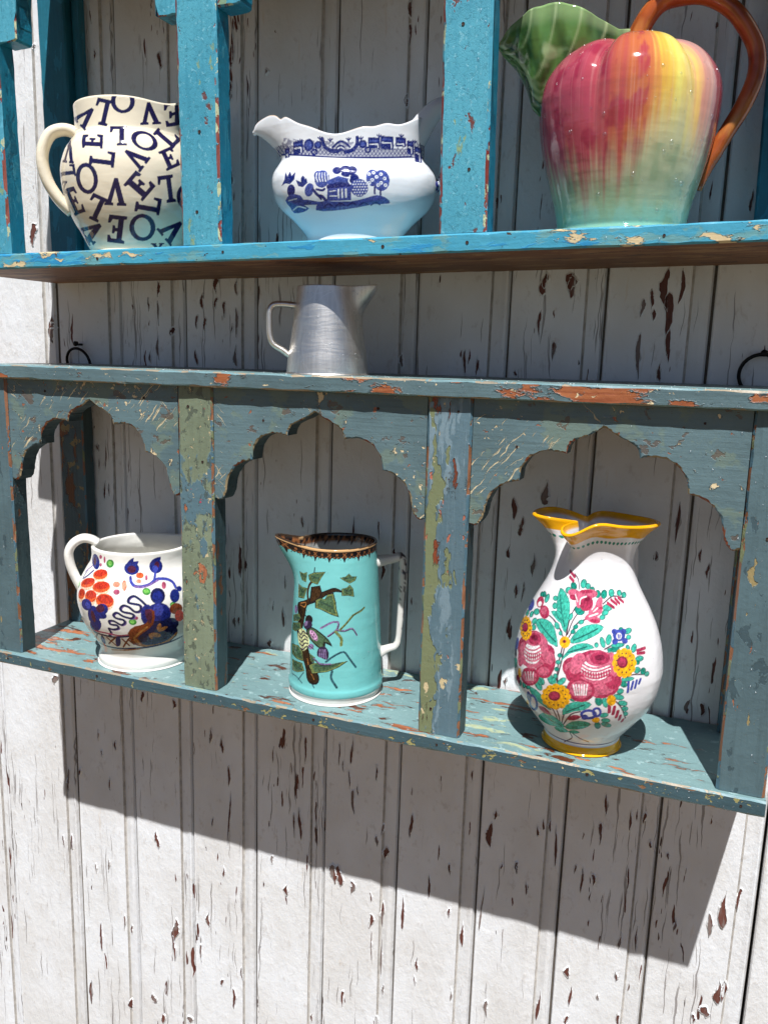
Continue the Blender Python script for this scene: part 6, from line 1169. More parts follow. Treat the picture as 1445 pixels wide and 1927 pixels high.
w;0;143,507,142,502,140,498,136,495,132,493,127,493,122,494,118,497,115,501,114,506,115,510,117,514,121,518,126,519,131,520,136,518,139,515,142,511|137,506,136,504,135,501,133,500,130,499,128,499,125,499,123,501,121,503,121,506,121,508,123,511,125,512,127,513,130,513,132,513,135,511,136,509
n;13.7;176,471,178,396
n;13.7;229,454,230,398
w;6.8;119,381,136,392,154,402,171,408,188,406,206,398,224,391
w;6.8;198,378,215,389,233,401,250,405,266,398,281,383,297,369
m;0;-349,287,-344,319,-307,351,-258,355,-195,351,-118,349,-38,351,31,362,93,378,148,395,197,407,241,402,276,390,309,369,315,348,256,341,173,336,98,321,16,305,-89,290,-194,280,-287,278
n;8.2;-273,311,-260,320,-247,329,-234,333,-221,331,-208,324,-195,317
n;8.2;-168,315,-156,323,-142,333,-129,337,-116,335,-103,328,-90,321
n;8.2;-63,318,-51,327,-37,336,-25,341,-12,339,2,332,15,325
n;8.2;42,322,54,331,68,340,80,345,94,342,107,336,120,329
n;8.2;147,326,159,335,173,344,186,349,199,346,212,339,226,333
n;0;-633,839,-592,840,-591,761,-632,760
m;9.6;-617,813,-607,813
w;6.8;-619,785,-612,785
w;5.5;-609,785,-609,771
n;0;-553,878,-463,882,-462,779,-552,775
m;9.6;-538,852,-478,855
w;6.8;-540,824,-483,826
w;5.5;-481,827,-480,788
n;0;118,896,222,900,224,811,121,807
m;9.6;134,870,207,873
w;6.8;133,842,203,845
w;5.5;205,845,206,820
n;0;228,915,341,919,344,812,231,808
m;9.6;244,889,326,892
w;6.8;243,861,322,864
w;5.5;324,864,326,821
n;0;364,917,455,920,458,845,367,841
m;9.6;381,891,440,893
w;6.8;379,862,436,865
w;5.5;439,865,439,854
n;0;469,900,527,902,532,790,473,788
m;9.6;485,874,513,875
w;6.8;484,846,509,847
w;5.5;511,847,513,799
n;0;542,866,607,869,612,734,547,732
m;9.6;558,840,592,841
w;6.8;557,812,588,813
w;5.5;591,813,594,743
n;0;-367,843,-371,821,-383,803,-401,792,-420,791,-438,800,-450,818,-455,840,-451,862,-439,880,-421,891,-402,891,-384,882,-372,865
m;0;-385,842,-388,829,-395,817,-405,811,-416,810,-427,816,-434,827,-437,840,-434,854,-427,865,-417,872,-406,872,-395,867,-388,856
n;30;-289,883,-284,862,-278,841,-269,823,-254,808,-236,795,-216,786,-196,782,-173,781,-151,781
n;30;21,895,21,872,21,848,16,828,3,811,-16,796,-35,785,-52,780,-69,777,-86,775
n;16.4;-197,811,-182,824,-167,838,-153,849,-142,856,-131,861,-121,862,-108,860,-94,855,-82,848,-69,839,-57,828,-46,817
n;0;-87,808,-91,796,-101,786,-117,780,-134,780,-150,784,-161,793,-165,805,-161,817,-151,826,-135,832,-118,833,-102,828,-91,819
w;6.8;-152,803,-143,807,-135,812,-126,814,-117,812,-107,807,-97,802
n;0;-333,781,-334,772,-339,764,-347,757,-356,754,-366,753,-375,756,-383,762,-388,770,-390,779,-388,788,-383,796,-376,803,-366,806,-357,807,-347,804,-340,798,-335,790|-346,781,-346,776,-349,771,-353,768,-358,766,-364,766,-369,767,-373,770,-376,775,-377,779,-376,785,-373,789,-369,792,-364,794,-359,795,-354,793,-349,790,-347,786
n;0;143,797,141,788,137,780,129,773,120,770,110,769,101,772,93,778,88,786,86,795,87,804,92,812,99,819,109,822,119,823,128,820,136,814,141,806|130,797,129,792,127,787,123,784,117,782,112,781,107,783,103,786,100,790,99,795,100,800,102,805,106,808,111,810,117,811,122,809,126,806,129,802
n;0;-294,839,-297,825,-306,813,-319,807,-334,806,-348,812,-357,822,-361,836,-358,850,-348,861,-335,868,-320,868,-307,863,-297,852
m;0;-312,838,-313,831,-317,824,-323,821,-330,821,-337,824,-341,829,-343,837,-341,844,-337,850,-331,854,-324,854,-318,851,-313,845
n;0;107,845,103,830,94,817,79,810,63,810,48,816,38,827,34,842,37,857,47,869,61,876,77,877,92,871,103,859
m;0;88,844,87,836,82,830,75,827,67,826,59,829,54,835,52,842,54,850,59,856,66,860,74,860,81,857,86,851
n;6.8;-489,863,-489,893
n;8.2;-489,871,-507,887
n;8.2;-489,871,-471,889
n;6.8;-308,873,-309,904
n;8.2;-308,882,-327,898
n;8.2;-308,882,-291,899
n;6.8;-218,855,-218,885
n;8.2;-218,864,-236,880
n;8.2;-218,864,-200,881
n;6.8;-56,861,-57,892
n;8.2;-56,870,-75,886
n;8.2;-56,870,-38,888
n;6.8;54,872,53,902
n;8.2;54,880,35,896
n;8.2;54,880,71,898
n;6.8;215,896,215,927
n;8.2;215,905,197,921
n;8.2;215,905,233,922
n;6.8;416,914,415,944
n;8.2;416,922,397,939
n;8.2;416,922,434,940
n;6.8;541,885,540,915
n;8.2;541,893,522,909
n;8.2;541,893,558,911'''}

def paint(name, A, H, C, pal, aa=3.2, mot=.3, grow=0.0):
    """A,H surface coordinates (0.1 mm), C colours (N,3) changed in place"""
    for line in PAINT[name].split('\n'):
        k, w, rest = line.split(';'); w = float(w); col = np.array(pal[k])
        loops = [np.array([float(q) for q in l.split(',')]).reshape(-1, 2) for l in rest.split('|')]
        al = np.vstack(loops); lo, hi = al.min(0) - w - 8, al.max(0) + w + 8
        idx = np.nonzero((A > lo[0]) & (A < hi[0]) & (H > lo[1]) & (H < hi[1]))[0]
        if not len(idx): continue
        px, py = A[idx], H[idx]; dmin = np.full(len(idx), 1e9); inside = np.zeros(len(idx), bool)
        for L in loops:
            nn = len(L) if w == 0 else len(L) - 1
            for i in range(nn):
                ax, ay = L[i]; bx, by = L[(i + 1) % len(L)]; dx, dy = bx - ax, by - ay; q = dx * dx + dy * dy
                t = np.clip(((px - ax) * dx + (py - ay) * dy) / q, 0, 1) if q > 0 else 0
                dmin = np.minimum(dmin, (px - ax - t * dx) ** 2 + (py - ay - t * dy) ** 2)
                if w == 0 and ay != by:
                    cr = ((ay > py) != (by > py)) & (px < (bx - ax) * (py - ay) / (by - ay) + ax); inside ^= cr
        d = np.sqrt(dmin); sd = np.where(inside, -d, d) if w == 0 else d - w / 2
        al_ = np.clip(.5 - (sd - grow) / aa, 0, 1)[:, None]
        var = (1 - mot * .5 + mot * (fbm(px / 11, py / 15, len(rest) % 17, 3) * 1.7 - .35))[:, None]
        C[idx] = C[idx] * (1 - al_) + np.clip(col * var, 0, 1) * al_

def jug_root(name, c, z, tilt, label, cat, face=None):
    v = np.array(c) - np.array([.25004, -.85]) if face is None else None
    rz = math.atan2(-v[0], v[1]) if face is None else face
    return tag(empty(name, (c[0], c[1], z), (0, -tilt, rz)), label, cat)

def lathe(name, parent, mat, prof, ds, dphi, colorf, deform=None, wall_t=.004, inner_to=.3, front=1.85, rim_r=None, split=None):
    O = resample(catmull(prof, 12), ds); h1 = O[-1, 1]; r1 = O[-1, 0]; rr = rim_r or wall_t / 2
    lip = np.array([(r1 - rr + rr * math.cos(t), h1 + rr * math.sin(t)) for t in np.linspace(0, math.pi, 9)[1:]])
    k = O[:, 1] > inner_to * h1
    I = O[k][::-1][::6].copy(); I[:, 0] -= wall_t; I = I[1:]
    I = np.vstack([I, [[0.0, I[-1, 1] - .001]]])
    P = np.vstack([O, lip, I]); reg = np.r_[np.zeros(len(O)), np.ones(len(lip)), 2 * np.ones(len(I))]
    nf = int(2 * front * prof_max(prof) / dphi); ph = np.r_[np.linspace(-front, front, nf), np.linspace(front, 2 * math.pi - front, 48)[1:-1]]
    PH, Rr = np.meshgrid(ph, P[:, 0]); Hh = np.broadcast_to(P[:, 1][:, None], PH.shape).copy(); RG = np.broadcast_to(reg[:, None], PH.shape)
    H0 = Hh.copy()
    if deform: Rr, Hh = deform(PH, Rr.copy(), Hh.copy())
    V = np.stack([Rr * np.sin(PH), -Rr * np.cos(PH), Hh], -1).reshape(-1, 3)
    m, n = PH.shape; i = np.arange(m - 1)[:, None] * n; j = np.arange(n)[None]; jn = (j + 1) % n
    F = np.stack([i + j, i + jn, i + n + jn, i + n + j], -1).reshape(-1, 4)
    C = colorf(PH.ravel(), Rr.ravel(), H0.ravel(), RG.ravel(), Hh.ravel())
    if split:
        lab = np.array([split(H0[a, 0], reg[a]) for a in range(m - 1)]); objs = {}
        for nm in dict.fromkeys(lab.tolist()):
            f = F.reshape(m - 1, n, 4)[lab == nm].reshape(-1, 4); u, inv = np.unique(f, return_inverse=True)
            objs[nm] = mesh(nm, V[u], inv.reshape(-1, 4), mat, parent, smooth=True, col=C[u])
        return objs[name]
    return mesh(name, V, F, mat, parent, smooth=True, col=C)
def prof_max(p): return max(q[0] for q in p)
def angd(a, b): return (a - b + math.pi) % (2 * math.pi) - math.pi
GL = glaze_mat('white_glaze', .08); GL2 = glaze_mat('soft_glaze', .10)
DROPS = []   # (object, count, filter)

# ---- yellow rimmed vase
root = jug_root('vase_pitcher', (.159, -.093), -.3444, RL, 'white pitcher painted with red roses and yellow flowers, wavy yellow rim', 'pitcher')
pr = [(0.0,0.0),(0.034,0.0),(0.0352,0.003),(0.0348,0.008),(0.0345,0.0105),(0.0395,0.0175),(0.05,0.031),(0.059,0.044),(0.0645,0.058),(0.067,0.074),(0.0672,0.082),(0.0655,0.096),(0.0625,0.109),(0.058,0.122),(0.052,0.135),(0.0455,0.147),(0.04,0.158),(0.0368,0.167),(0.0353,0.175),(0.0352,0.181),(0.0365,0.188),(0.04,0.196),(0.0465,0.2045),(0.0535,0.211),(0.0575,0.2145)]
PAL = {k: lin(v) for k, v in dict(s='4a2c3a', o='1f5f58', t='3fae98', d='1d8a76', c='a83352', p='c65f78', e='7a1c38', w='f2ecec', y='f0ac1c', b='3f4b9e', k='2a2a3a').items()}
def vdef(PH, R, H):
    t = sstep(.158, .2145, H)
    for c0, dep, wl, wr in ((-.92, .62, .24, .24), (-2.75, .5, .34, .3)):
        dd = angd(PH, c0); g_ = np.exp(-(np.abs(dd) / np.where(dd < 0, wl, wr)) ** 2.2)
        R *= 1 - dep * g_ * t ** 1.5; H -= .004 * g_ * t ** 2
    g_ = np.exp(-(angd(PH, -.42) / .26) ** 2); H -= .0085 * g_ * t ** 2; R *= 1 + .07 * g_ * t ** 2
    g_ = np.exp(-(angd(PH, .10) / .28) ** 2); H += .0022 * g_ * t ** 2
    R *= 1 - .17 * t * np.exp(-(angd(PH, .30) / .70) ** 2)
    g_ = np.exp(-(angd(PH, 2.6) / 1.0) ** 2); H -= .0045 * g_ * t ** 2; R *= 1 - .10 * g_ * t ** 2
    return R * (1 + .004 * np.sin(3 * PH + H * 30)), H
def vcol(P, R, H, G, H2):
    C = np.empty((len(P), 3)); C[:] = lin('efedee'); C *= (.965 + .05 * fbm(P * 2, H * 420, 3, 2))[:, None]
    A = P * .06e4; out = G == 0
    Cw = C[out]; paint('vase', A[out], H[out] * 1e4, Cw, PAL, 5.0, .8, 2.5); C[out] = Cw
    y = np.array(lin('f2ae10'))
    k = np.clip((H - .2035 + .0012 * np.sin(P * 7)) / .0006, 0, 1) * (G < 1.5) + (G == 1); k = np.clip(k, 0, 1) + np.clip((H - .2115) / .0008, 0, 1) * (G > 1.5); k = np.clip(k, 0, 1)
    C = C * (1 - k[:, None]) + y * (.8 + .35 * fbm(P * 5, H * 150, 9, 2))[:, None] * k[:, None]
    dd = (np.abs((P / .098) % 1 - .5) * .098 * .043 / .0013) ** 2 + ((H - .1988) / .0014) ** 2
    k = np.clip((1.25 - dd) / .35, 0, 1) * (G == 0); C = C * (1 - k[:, None]) + np.array(PAL['d']) * k[:, None]
    k = np.clip((.0088 - H) / .0005, 0, 1) * (G == 0); C = C * (1 - k[:, None]) + np.array(lin('f0ac14')) * (.85 + .25 * fbm(P * 6, H * 300, 4, 2))[:, None] * k[:, None]
    k = np.clip(1 - np.abs(H - .0122) / .0010, 0, 1) * (G == 0); k = np.clip(k * 1.6, 0, 1); C = C * (1 - k[:, None]) + np.array(lin('26306e')) * k[:, None]
    return C
vb = lathe('body', root, GL, pr, .00058, .00062, vcol, vdef, .0045, .35, split=lambda h, g: 'rim' if h > .2032 or g == 1 else ('foot_ring' if h < .009 and g == 0 else 'body'))
hp = catmull([(.033, .182), (.046, .192), (.064, .190), (.078, .172), (.082, .145), (.074, .118), (.060, .104)], 6)
ha = 2.72
tube('handle', [(r * math.sin(ha), -r * math.cos(ha), h) for r, h in hp], .0065, GL, root, 14, upv=(math.cos(ha), math.sin(ha), 0), flat=(.8, 1.5), col=lin('efedee'))
DROPS.append((vb, 26, 'jug'))

# ---- turquoise tapered jug
root = jug_root('tapered_jug', (-.104, -.079), -.3465, RL, 'turquoise tapered jug with ivy, small bird and square white handle', 'jug')
pr = [(0,0),(0.046,0),(0.0475,0.002),(0.0482,0.006),(0.05,0.0095),(0.0502,0.014),(0.049,0.02),(0.0485,0.04),(0.0472,0.07),(0.0455,0.1),(0.0435,0.13),(0.0418,0.148),(0.0412,0.155),(0.0418,0.161)]
PAL2 = {k: lin(v) for k, v in dict(k='18161c', b='3a2717', o='b57a40', g='466246', l='6f7c48', d='2f4b40', t='2b5560', v='7d6a92', d0='2e2440', d1='2e2014', c0='c9cf9a', p0='c99ac0').items()}
def jdef(PH, R, H):
    t = sstep(.105, .161, H); g_ = np.exp(-(angd(PH, -1.50) / .34) ** 2)
    R += .0225 * g_ * t ** 2.2; H += .0075 * g_ * t ** 2; 
    g2 = np.exp(-(angd(PH, 1.5) / .9) ** 2); H += .002 * g2 * t
    return R, H
def jcol(P, R, H, G, H2):
    C = np.empty((len(P), 3)); C[:] = lin('76c4c2'); C *= (.94 + .1 * fbm(P * 3, H * 60, 2, 3))[:, None]
    out = G == 0; Cw = C[out]; paint('jug2', P[out] * .045e4, H[out] * 1e4, Cw, PAL2, 3.0, 1.1); C[out] = Cw
    wht = np.array(lin('dcdad3'))
    k = np.clip((.0085 - H) / .0006, 0, 1) * (G == 0); C = C * (1 - k[:, None]) + wht * k[:, None]
    k = (G > 1.5) * 1.0; C = C * (1 - k[:, None]) + np.array(lin('c9cac6')) * k[:, None]
    a = P * .0415; top = .1612 - H; per = .0152; u = (a / per) % 1 - .5; dark = np.array(lin('1f1a1c')); org = np.array(lin('96603a'))
    on = G != 1
    edge = .0072 + .0013 * np.abs(np.cos(math.pi * u * 5)) + .0034 * np.exp(-(u / .09) ** 2) + .0016 * np.exp(-((np.abs(u) - .26) / .05) ** 2)
    k = np.clip((edge - top) / .0004, 0, 1) * on * (H > .12)
    hole = (top > .0072) & (np.abs(np.abs(u) - .2) < .06) & (top < .0088); k = k * ~hole
    C = C * (1 - k[:, None]) + dark * k[:, None]
    for uu, rad in ((0, .0021), (.5, .0012)):
        du = np.abs(((u - uu + .5) % 1) - .5) * per; dv = np.abs(top - .0040)
        k = ((du < rad) & (dv < rad) & (np.abs(du - dv) < .0008)) * on; C[k > 0] = org
    k = (np.abs(top - .0066) < .00035) & (((a / .004) % 1) < .6) & on; C[k] = org * .8
    k = (G == 1); C[k] = np.array(lin('3a2c22')); k = (G == 0) & (top < .0012) | ((G == 1) & (R > .0405) & (H2 < .1628)); C[k] = np.array(lin('c8a070'))
    return C
jb = lathe('body', root, GL, pr, .00052, .00055, jcol, jdef, .0032, .25, split=lambda h, g: 'rim' if h > .152 or g == 1 else ('foot_ring' if h < .0085 and g == 0 else 'body'))
hp = resample(np.array([(.036, .1405), (.046, .1418), (.060, .1445), (.0665, .1468), (.0690, .1430), (.0692, .1200), (.0682, .0900), (.0665, .0600), (.0655, .0520), (.0630, .0475), (.0550, .0450), (.0440, .0400)]), .0022)
n_ = len(hp); rad = np.interp(np.linspace(0, 1, n_), [0, .06, .14, .30, .34, .45, .8, .93, 1], [.0075, .0058, .0045, .0042, .0052, .0042, .0030, .0040, .0065])
def hcol(V):
    C = np.empty((len(V), 3)); C[:] = lin('e0ddd6'); s = fbm(V[:, 0] * 300, V[:, 2] * 160, 5, 3)
    k = (s > .70) & (V[:, 0] > .062); C[k] = lin('4a4448'); k = (np.abs(V[:, 0] - (.0715 + .0008 * np.sin(V[:, 2] * 200))) < .0007); C[k] = lin('3a3238'); return C
tube('handle', [(r, 0.0, h) for r, h in hp], rad, GL, root, 16, upv=(0, 1, 0), flat=(1, 1.25), col=hcol, squarish=.7)
DROPS.append((jb, 60, 'jug'))

# ---- imari cream jug
root = jug_root('cream_jug', (-.347, -.086), -.3485, RL, 'round white jug painted with cobalt and orange leaves, partly behind the sage green post', 'jug')
pr = [(0,0),(0.0485,0),(0.051,0.002),(0.0515,0.007),(0.0498,0.012),(0.049,0.0165),(0.0515,0.0235),(0.0565,0.032),(0.062,0.0415),(0.0672,0.053),(0.0706,0.066),(0.072,0.0765),(0.0708,0.0875),(0.067,0.099),(0.061,0.11),(0.0565,0.1175),(0.0545,0.125),(0.0545,0.1345)]
PAL3 = {k: lin(v) for k, v in dict(q='f3c9a8', r='d9592c', R='b8341f', b='1f2873', B='3a449c', m='4a2038', v='7a5f9a', g='3f8a3a', G='7ac05a', f='a8506a', n='dd8c72', k='1c1f4a', w0='7a3a1e', o='a8703a').items()}
def cdef(PH, R, H):
    t = sstep(.105, .1345, H); g_ = np.exp(-(angd(PH, 1.57) / .42) ** 2); R += .020 * g_ * t ** 1.8; H += .009 * g_ * t ** 2
    return R, H
def ccol(P, R, H, G, H2):
    C = np.empty((len(P), 3)); C[:] = lin('eceae2'); C *= (.96 + .06 * fbm(P * 3, H * 80, 5, 3))[:, None]
    out = G == 0; Cw = C[out]; paint('jug1', P[out] * .065e4, H[out] * 1e4, Cw, PAL3, 4.0, .9, 4.5); C[out] = Cw; return C
lathe('body', root, GL, pr, .0006, .00062, ccol, cdef, .0045, .25, split=lambda h, g: 'foot_ring' if h < .0155 and g == 0 else 'body')
hp = catmull([(.047, .138), (.054, .1425), (.063, .1440), (.0725, .1390), (.0782, .1290), (.0775, .1160), (.0735, .1025), (.0670, .0870), (.0610, .0770)], 6)
tube('handle', [(-r, 0.0, h) for r, h in hp], .0060, GL, root, 16, upv=(0, 1, 0), flat=(.85, 1.45), col=lin('e9e7df'))

# ---- lettered jug
root = jug_root('lettered_jug', (-.337, -.096), .1016, RU, 'cream round jug covered with dark blue LOVE letters in all directions', 'jug')
pr = [(0,0),(0.045,0),(0.0455,0.003),(0.0465,0.005),(0.049,0.01),(0.0545,0.021),(0.0605,0.032),(0.0655,0.044),(0.069,0.058),(0.0707,0.07),(0.071,0.08),(0.0695,0.089),(0.0655,0.1),(0.06,0.1085),(0.0553,0.1145),(0.0548,0.118),(0.0546,0.13),(0.055,0.142)]
def ldef(PH, R, H):
    t = sstep(.112, .142, H); g_ = np.exp(-(angd(PH, 1.45) / .42) ** 2); R += .018 * g_ * t ** 1.6; H += .012 * g_ * t ** 1.5; g2 = np.exp(-(angd(PH, .55) / .4) ** 2); H -= .0022 * g2 * t
    g3 = np.exp(-((H - .1148) / .0014) ** 2); R += .0006 * g3
    return R, H
def lcol(P, R, H, G, H2):
    C = np.empty((len(P), 3)); C[:] = lin('ece2ca'); C *= (.95 + .08 * fbm(P * 4, H * 70, 6, 3))[:, None]
    k = np.clip((fbm(P * 30, H * 900, 12, 2) - .8) * 12, 0, 1) * ((P > -.25) & (P < .1) & (H > .128)); C = C * (1 - k[:, None]) + np.array(lin('a0703a')) * k[:, None]
    out = G == 0; Cw = C[out]; paint('love', P[out] * .065e4, H[out] * 1e4, Cw, {'k': lin('232049')}, 4.0, .7, 3.5); C[out] = Cw; return C
lathe('body', root, GL, pr, .0006, .00062, lcol, ldef, .0045, .6)
hp = catmull([(.050, .1150), (.059, .1195), (.068, .1198), (.0778, .1152), (.0845, .1042), (.0872, .0922), (.0862, .0805), (.0826, .0684), (.0768, .0579), (.0700, .0490), (.0620, .0415)], 6)
tube('handle', [(-r, 0.0, h) for r, h in hp], .0064, GL, root, 16, upv=(0, 1, 0), flat=(.95, 1.5), col=lin('ebe1c9'))

# ---- blue and white gravy boat
root = jug_root('gravy_boat', (-.0868, -.0938), .1068, RU, 'white gravy boat with blue willow landscape, handle behind the turquoise post', 'gravy boat')
PAL5 = {k: lin(v) for k, v in dict(n='18236c', m='3d4d98', w='e3e8ee').items()}
AH = catmull([(.0, .0), (.044, .0), (.0452, .003), (.0448, .0075), (.0475, .0125), (.0570, .0230), (.0680, .0330), (.0742, .0430), (.0765, .0550), (.0755, .0640), (.0710, .0715), (.0665, .0765), (.0645, .0815), (.0650, .0900), (.0665, .1000)], 12)
AH = resample(AH, .0006)
rim_x = np.array([-93, -90, -79, -71, -67, -64, -60, -51, -40, -29, -16.7, -4.6, 7.5, 17, 28, 39, 50, 57, 66]) * 1e-3
rim_h = np.array([100, 106, 113, 113, 109.5, 111.3, 111.5, 106.5, 104.3, 100.3, 98.3, 101.8, 106, 105.1, 108.7, 106.6, 110.2, 113, 113.5]) * 1e-3
_rs = catmull(np.stack([rim_x, rim_h], 1), 8); _k = np.ones(9) / 9; rim_x, rim_h = _rs[:, 0], np.convolve(np.pad(_rs[:, 1], 4, mode='edge'), _k, 'valid')
th = np.r_[np.linspace(math.pi, 2 * math.pi, 430), np.linspace(0, math.pi, 60)[1:-1]]
def boat_ring(a, h, shrink=0.0):
    ex = .94
    t = sstep(.070, .100, np.full_like(th, h)); lf = np.exp(-(angd(th, math.pi) / .55) ** 2)
    ca, sa = np.cos(th), np.sin(th); r_ = .60 + .02 * np.cos(2 * th)
    x = (a - shrink) * np.sign(ca) * np.abs(ca) ** ex; y = (a * r_ - shrink) * np.sign(sa) * np.abs(sa) ** ex
    x -= .027 * lf * t ** 1.3; y *= 1 - .22 * lf * t
    flute = 1 + .010 * np.cos(10 * th) * sstep(.074, .1, h) + .006 * np.cos(8 * th) * math.exp(-((h - .045) / .03) ** 2)
    x *= flute; y *= flute
    rh = np.interp(x, rim_x, rim_h); hd = .0078 * np.abs(np.sin(th)) ** 1.4 * float(sstep(.035, .078, np.array(h))); hh = np.where(h > .080, .080 + (h - .080) / .020 * (rh - .080), h) - hd
    return np.stack([x, y, hh], -1)
rows = [boat_ring(a, h) for a, h in AH]; tags = [0] * len(rows)
for q in np.linspace(0, math.pi, 6)[1:]:
    b0 = boat_ring(AH[-1, 0], .100, .0014 - .0014 * math.cos(q)); b0[:, 2] += .0014 * math.sin(q); rows.append(b0); tags.append(1)
for a, h in AH[::-1][::6]:
    if h < .02: break
    rows.append(boat_ring(a, h, .0032)); tags.append(2)
m, n = len(rows), len(th); V = np.array(rows).reshape(-1, 3)
i = np.arange(m - 1)[:, None] * n; j = np.arange(n)[None]; jn = (j + 1) % n
F = np.stack([i + j, i + jn, i + n + jn, i + n + j], -1).reshape(-1, 4)
C = np.empty((len(V), 3)); C[:] = lin('e6eaee'); TG = np.repeat(tags, n); x, hh = V[:, 0], V[:, 2]
fr = (TG == 0) & (V[:, 1] < .004); Cw = C[fr]; xs, hs = x[fr], hh[fr]
nav = np.array(PAL5['n']); 
# printed border: scale lattice and pin stripes following the neck
base = .0722 + .0068 * np.clip(np.abs(xs) / .066, 0, 1) ** 2.2; q = hs - base; lat = (np.abs(((xs / .0034 + (np.floor(q / .0021) % 2) * .5) % 1) - .5) * 2); sc_ = (q / .0021) % 1
ln = np.where((q > .001) & (q < .0085), np.clip((np.abs(sc_ - lat * .9) - .10) * 5, 0, 1), 1.0)
k = ((q > -.0002) & (q < .0078)) * (.45 + .55 * (1 - ln)); k = np.where((q > -.0002) & (q < .0016), np.where(((q / .0008) % 1) < .62, 1.0, .3), k)
k = np.where(np.abs(xs) < .071, k, k * .6)
k2 = np.clip((fbm(xs * 520, hs * 520, 4, 2) - .36) * 5, 0, .9) * ((q > .0070) & (q < .0135)) * (np.abs(xs) < .066); k = np.maximum(k, k2 * .75)
Cw = Cw * (1 - k[:, None]) + nav * k[:, None]
paint('boat', xs * 1e4, hs * 1e4, Cw, PAL5, 3.0, .6, 1.5)
sp = (fbm(xs * 1500, hs * 1500, 8, 2)); isb = (Cw[:, 0] < .35); Cw[isb] = Cw[isb] * (.75 + .5 * sp[isb])[:, None] + .05 * (sp[isb] > .62)[:, None]
C[fr] = Cw
gold = np.array(lin('a8824a')); gk = (TG == 1) * np.clip(fbm(x * 60, V[:, 1] * 60, 3, 2) * 1.6 - .3, 0, 1) * .8; C = C * (1 - gk[:, None]) + gold * gk[:, None]
mesh('body', V, F, GL, root, smooth=True, col=C)
hp = catmull([(.050, .090), (.058, .102), (.066, .114), (.075, .1235), (.086, .1275), (.096, .120), (.101, .104), (.097, .084), (.088, .068), (.078, .058), (.070, .054)], 6)
def bhc(V):
    C = np.empty((len(V), 3)); C[:] = lin('e4e8ec'); k = (V[:, 2] < .070) & (np.abs(np.sin(V[:, 2] * 700 + V[:, 1] * 900)) > .45); C[k] = PAL5['n']
    k = (V[:, 2] > .118) & (np.abs(V[:, 1]) < .0016); C[k] = lin('9a7440'); return C
tube('handle', [(r, 0.0, h) for r, h in hp], np.interp(np.linspace(0, 1, len(hp)), [0, .12, .3, .45, .8, 1], [.0160, .0140, .0108, .0075, .0055, .0085]), GL, root, 16, upv=(0, 1, 0), flat=(.8, 1.4), col=bhc)

# ---- fruit pitcher
root = jug_root('fruit_pitcher', (.157, -.090), .1119, RU, 'large red and yellow fruit shaped pitcher with green leaf spout and brown stem handle', 'pitcher')
pr = [(0,0),(0.05,0),(0.0525,0.006),(0.056,0.024),(0.062,0.044),(0.0675,0.064),(0.0715,0.084),(0.0732,0.1),(0.073,0.109),(0.0708,0.1185),(0.066,0.127),(0.0585,0.135),(0.0485,0.1412),(0.036,0.1455),(0.022,0.148),(0.008,0.149),(0.0,0.149)]
CREASE = [(-.36, .11), (.78, .12), (-1.45, .08), (1.65, .07), (2.7, .08), (-2.6, .08)]
def fdef(PH, R, H):
    t = sstep(.035, .15, H)
    for c0, dep in CREASE:
        g_ = np.exp(-(np.abs(angd(PH, c0)) / .13) ** 1.5); R *= 1 - dep * g_ * t; H -= .006 * g_ * sstep(.11, .148, H)
    R *= 1 + .012 * np.sin(PH * 2 + .6)
    H += .003 * np.cos(angd(PH, .1)) * sstep(.10, .148, H)
    return R, H
def fcol(P, R, H, G, H2):
    C = np.empty((len(P), 3))
    st = fbm(P * 16, H * 12, 1, 3) - .5; st2 = fbm(P * 60, H * 12, 7, 2) - .5; pp = P + st * .36 + st2 * .012
    keys = np.array([-3.2, -1.4, -1.0, -.55, -.22, .00, .20, .32, .50, .74, .84, .98, 1.15, 3.2])
    cols = np.array([lin(c) for c in ('98404f', '9c4052', 'ae5062', 'a84456', 'ae4c50', 'b8643f', 'c8774a', 'dcb04c', 'e6da70', 'dab46c', 'c98e7c', 'b28a84', '9a4652', '98404f')])
    for q in range(3): C[:, q] = np.interp(pp, keys, cols[:, q])
    patch = np.clip((fbm(P * 7, H * 60, 19, 3) - .52) * 5, 0, .7) * ((P < .2)); C = C * (1 - patch[:, None]) + np.array(lin('8f2440')) * patch[:, None] * np.where(P[:, None] > -.1, 1.35, 1.0)
    lite = np.clip(st2 * 1.1 - .06, 0, .24) * np.clip(fbm(P * 3, H * 25, 44, 2) * 2 - .4, 0, 1); C = C * (1 - lite[:, None]) + np.array(lin('d9a6a0')) * lite[:, None]
    bh = np.interp(P, [-3.2, -1.2, -.5, 0, .4, .7, 1.1, 3.2], [.045, .050, .036, .046, .088, .078, .060, .045]) + st2 * .012 + st * .042
    gmix = sstep(-.026, .026, bh - H)
    gcol = np.empty_like(C); gt = np.clip(H / .06, 0, 1)
    for q in range(3): gcol[:, q] = np.interp(H + .008 * st, [0, .014, .022, .045, .075, .10], np.array([lin(c) for c in ('74aa98', '80ae9a', '96ae92', 'b4bc9a', 'cccca0', 'd8cf8a')])[:, q])
    sh = np.clip((fbm(P * 4, H * 40, 29, 3) - .5) * 4, 0, .55) * (H < .06); gcol = gcol * (1 - sh[:, None]) + np.array(lin('7f9d7a')) * sh[:, None]
    C = C * (1 - gmix[:, None]) + gcol * gmix[:, None]
    return C
fb = lathe('body', root, GL, pr, .0007, .0008, fcol, fdef, .004, .995)
hp = catmull([(-.002, .132), (.003, .155), (.018, .179), (.038, .1845), (.058, .182), (.077, .170), (.091, .151), (.0965, .137), (.0965, .120), (.089, .099), (.078, .079), (.0675, .058), (.0605, .036)], 6)
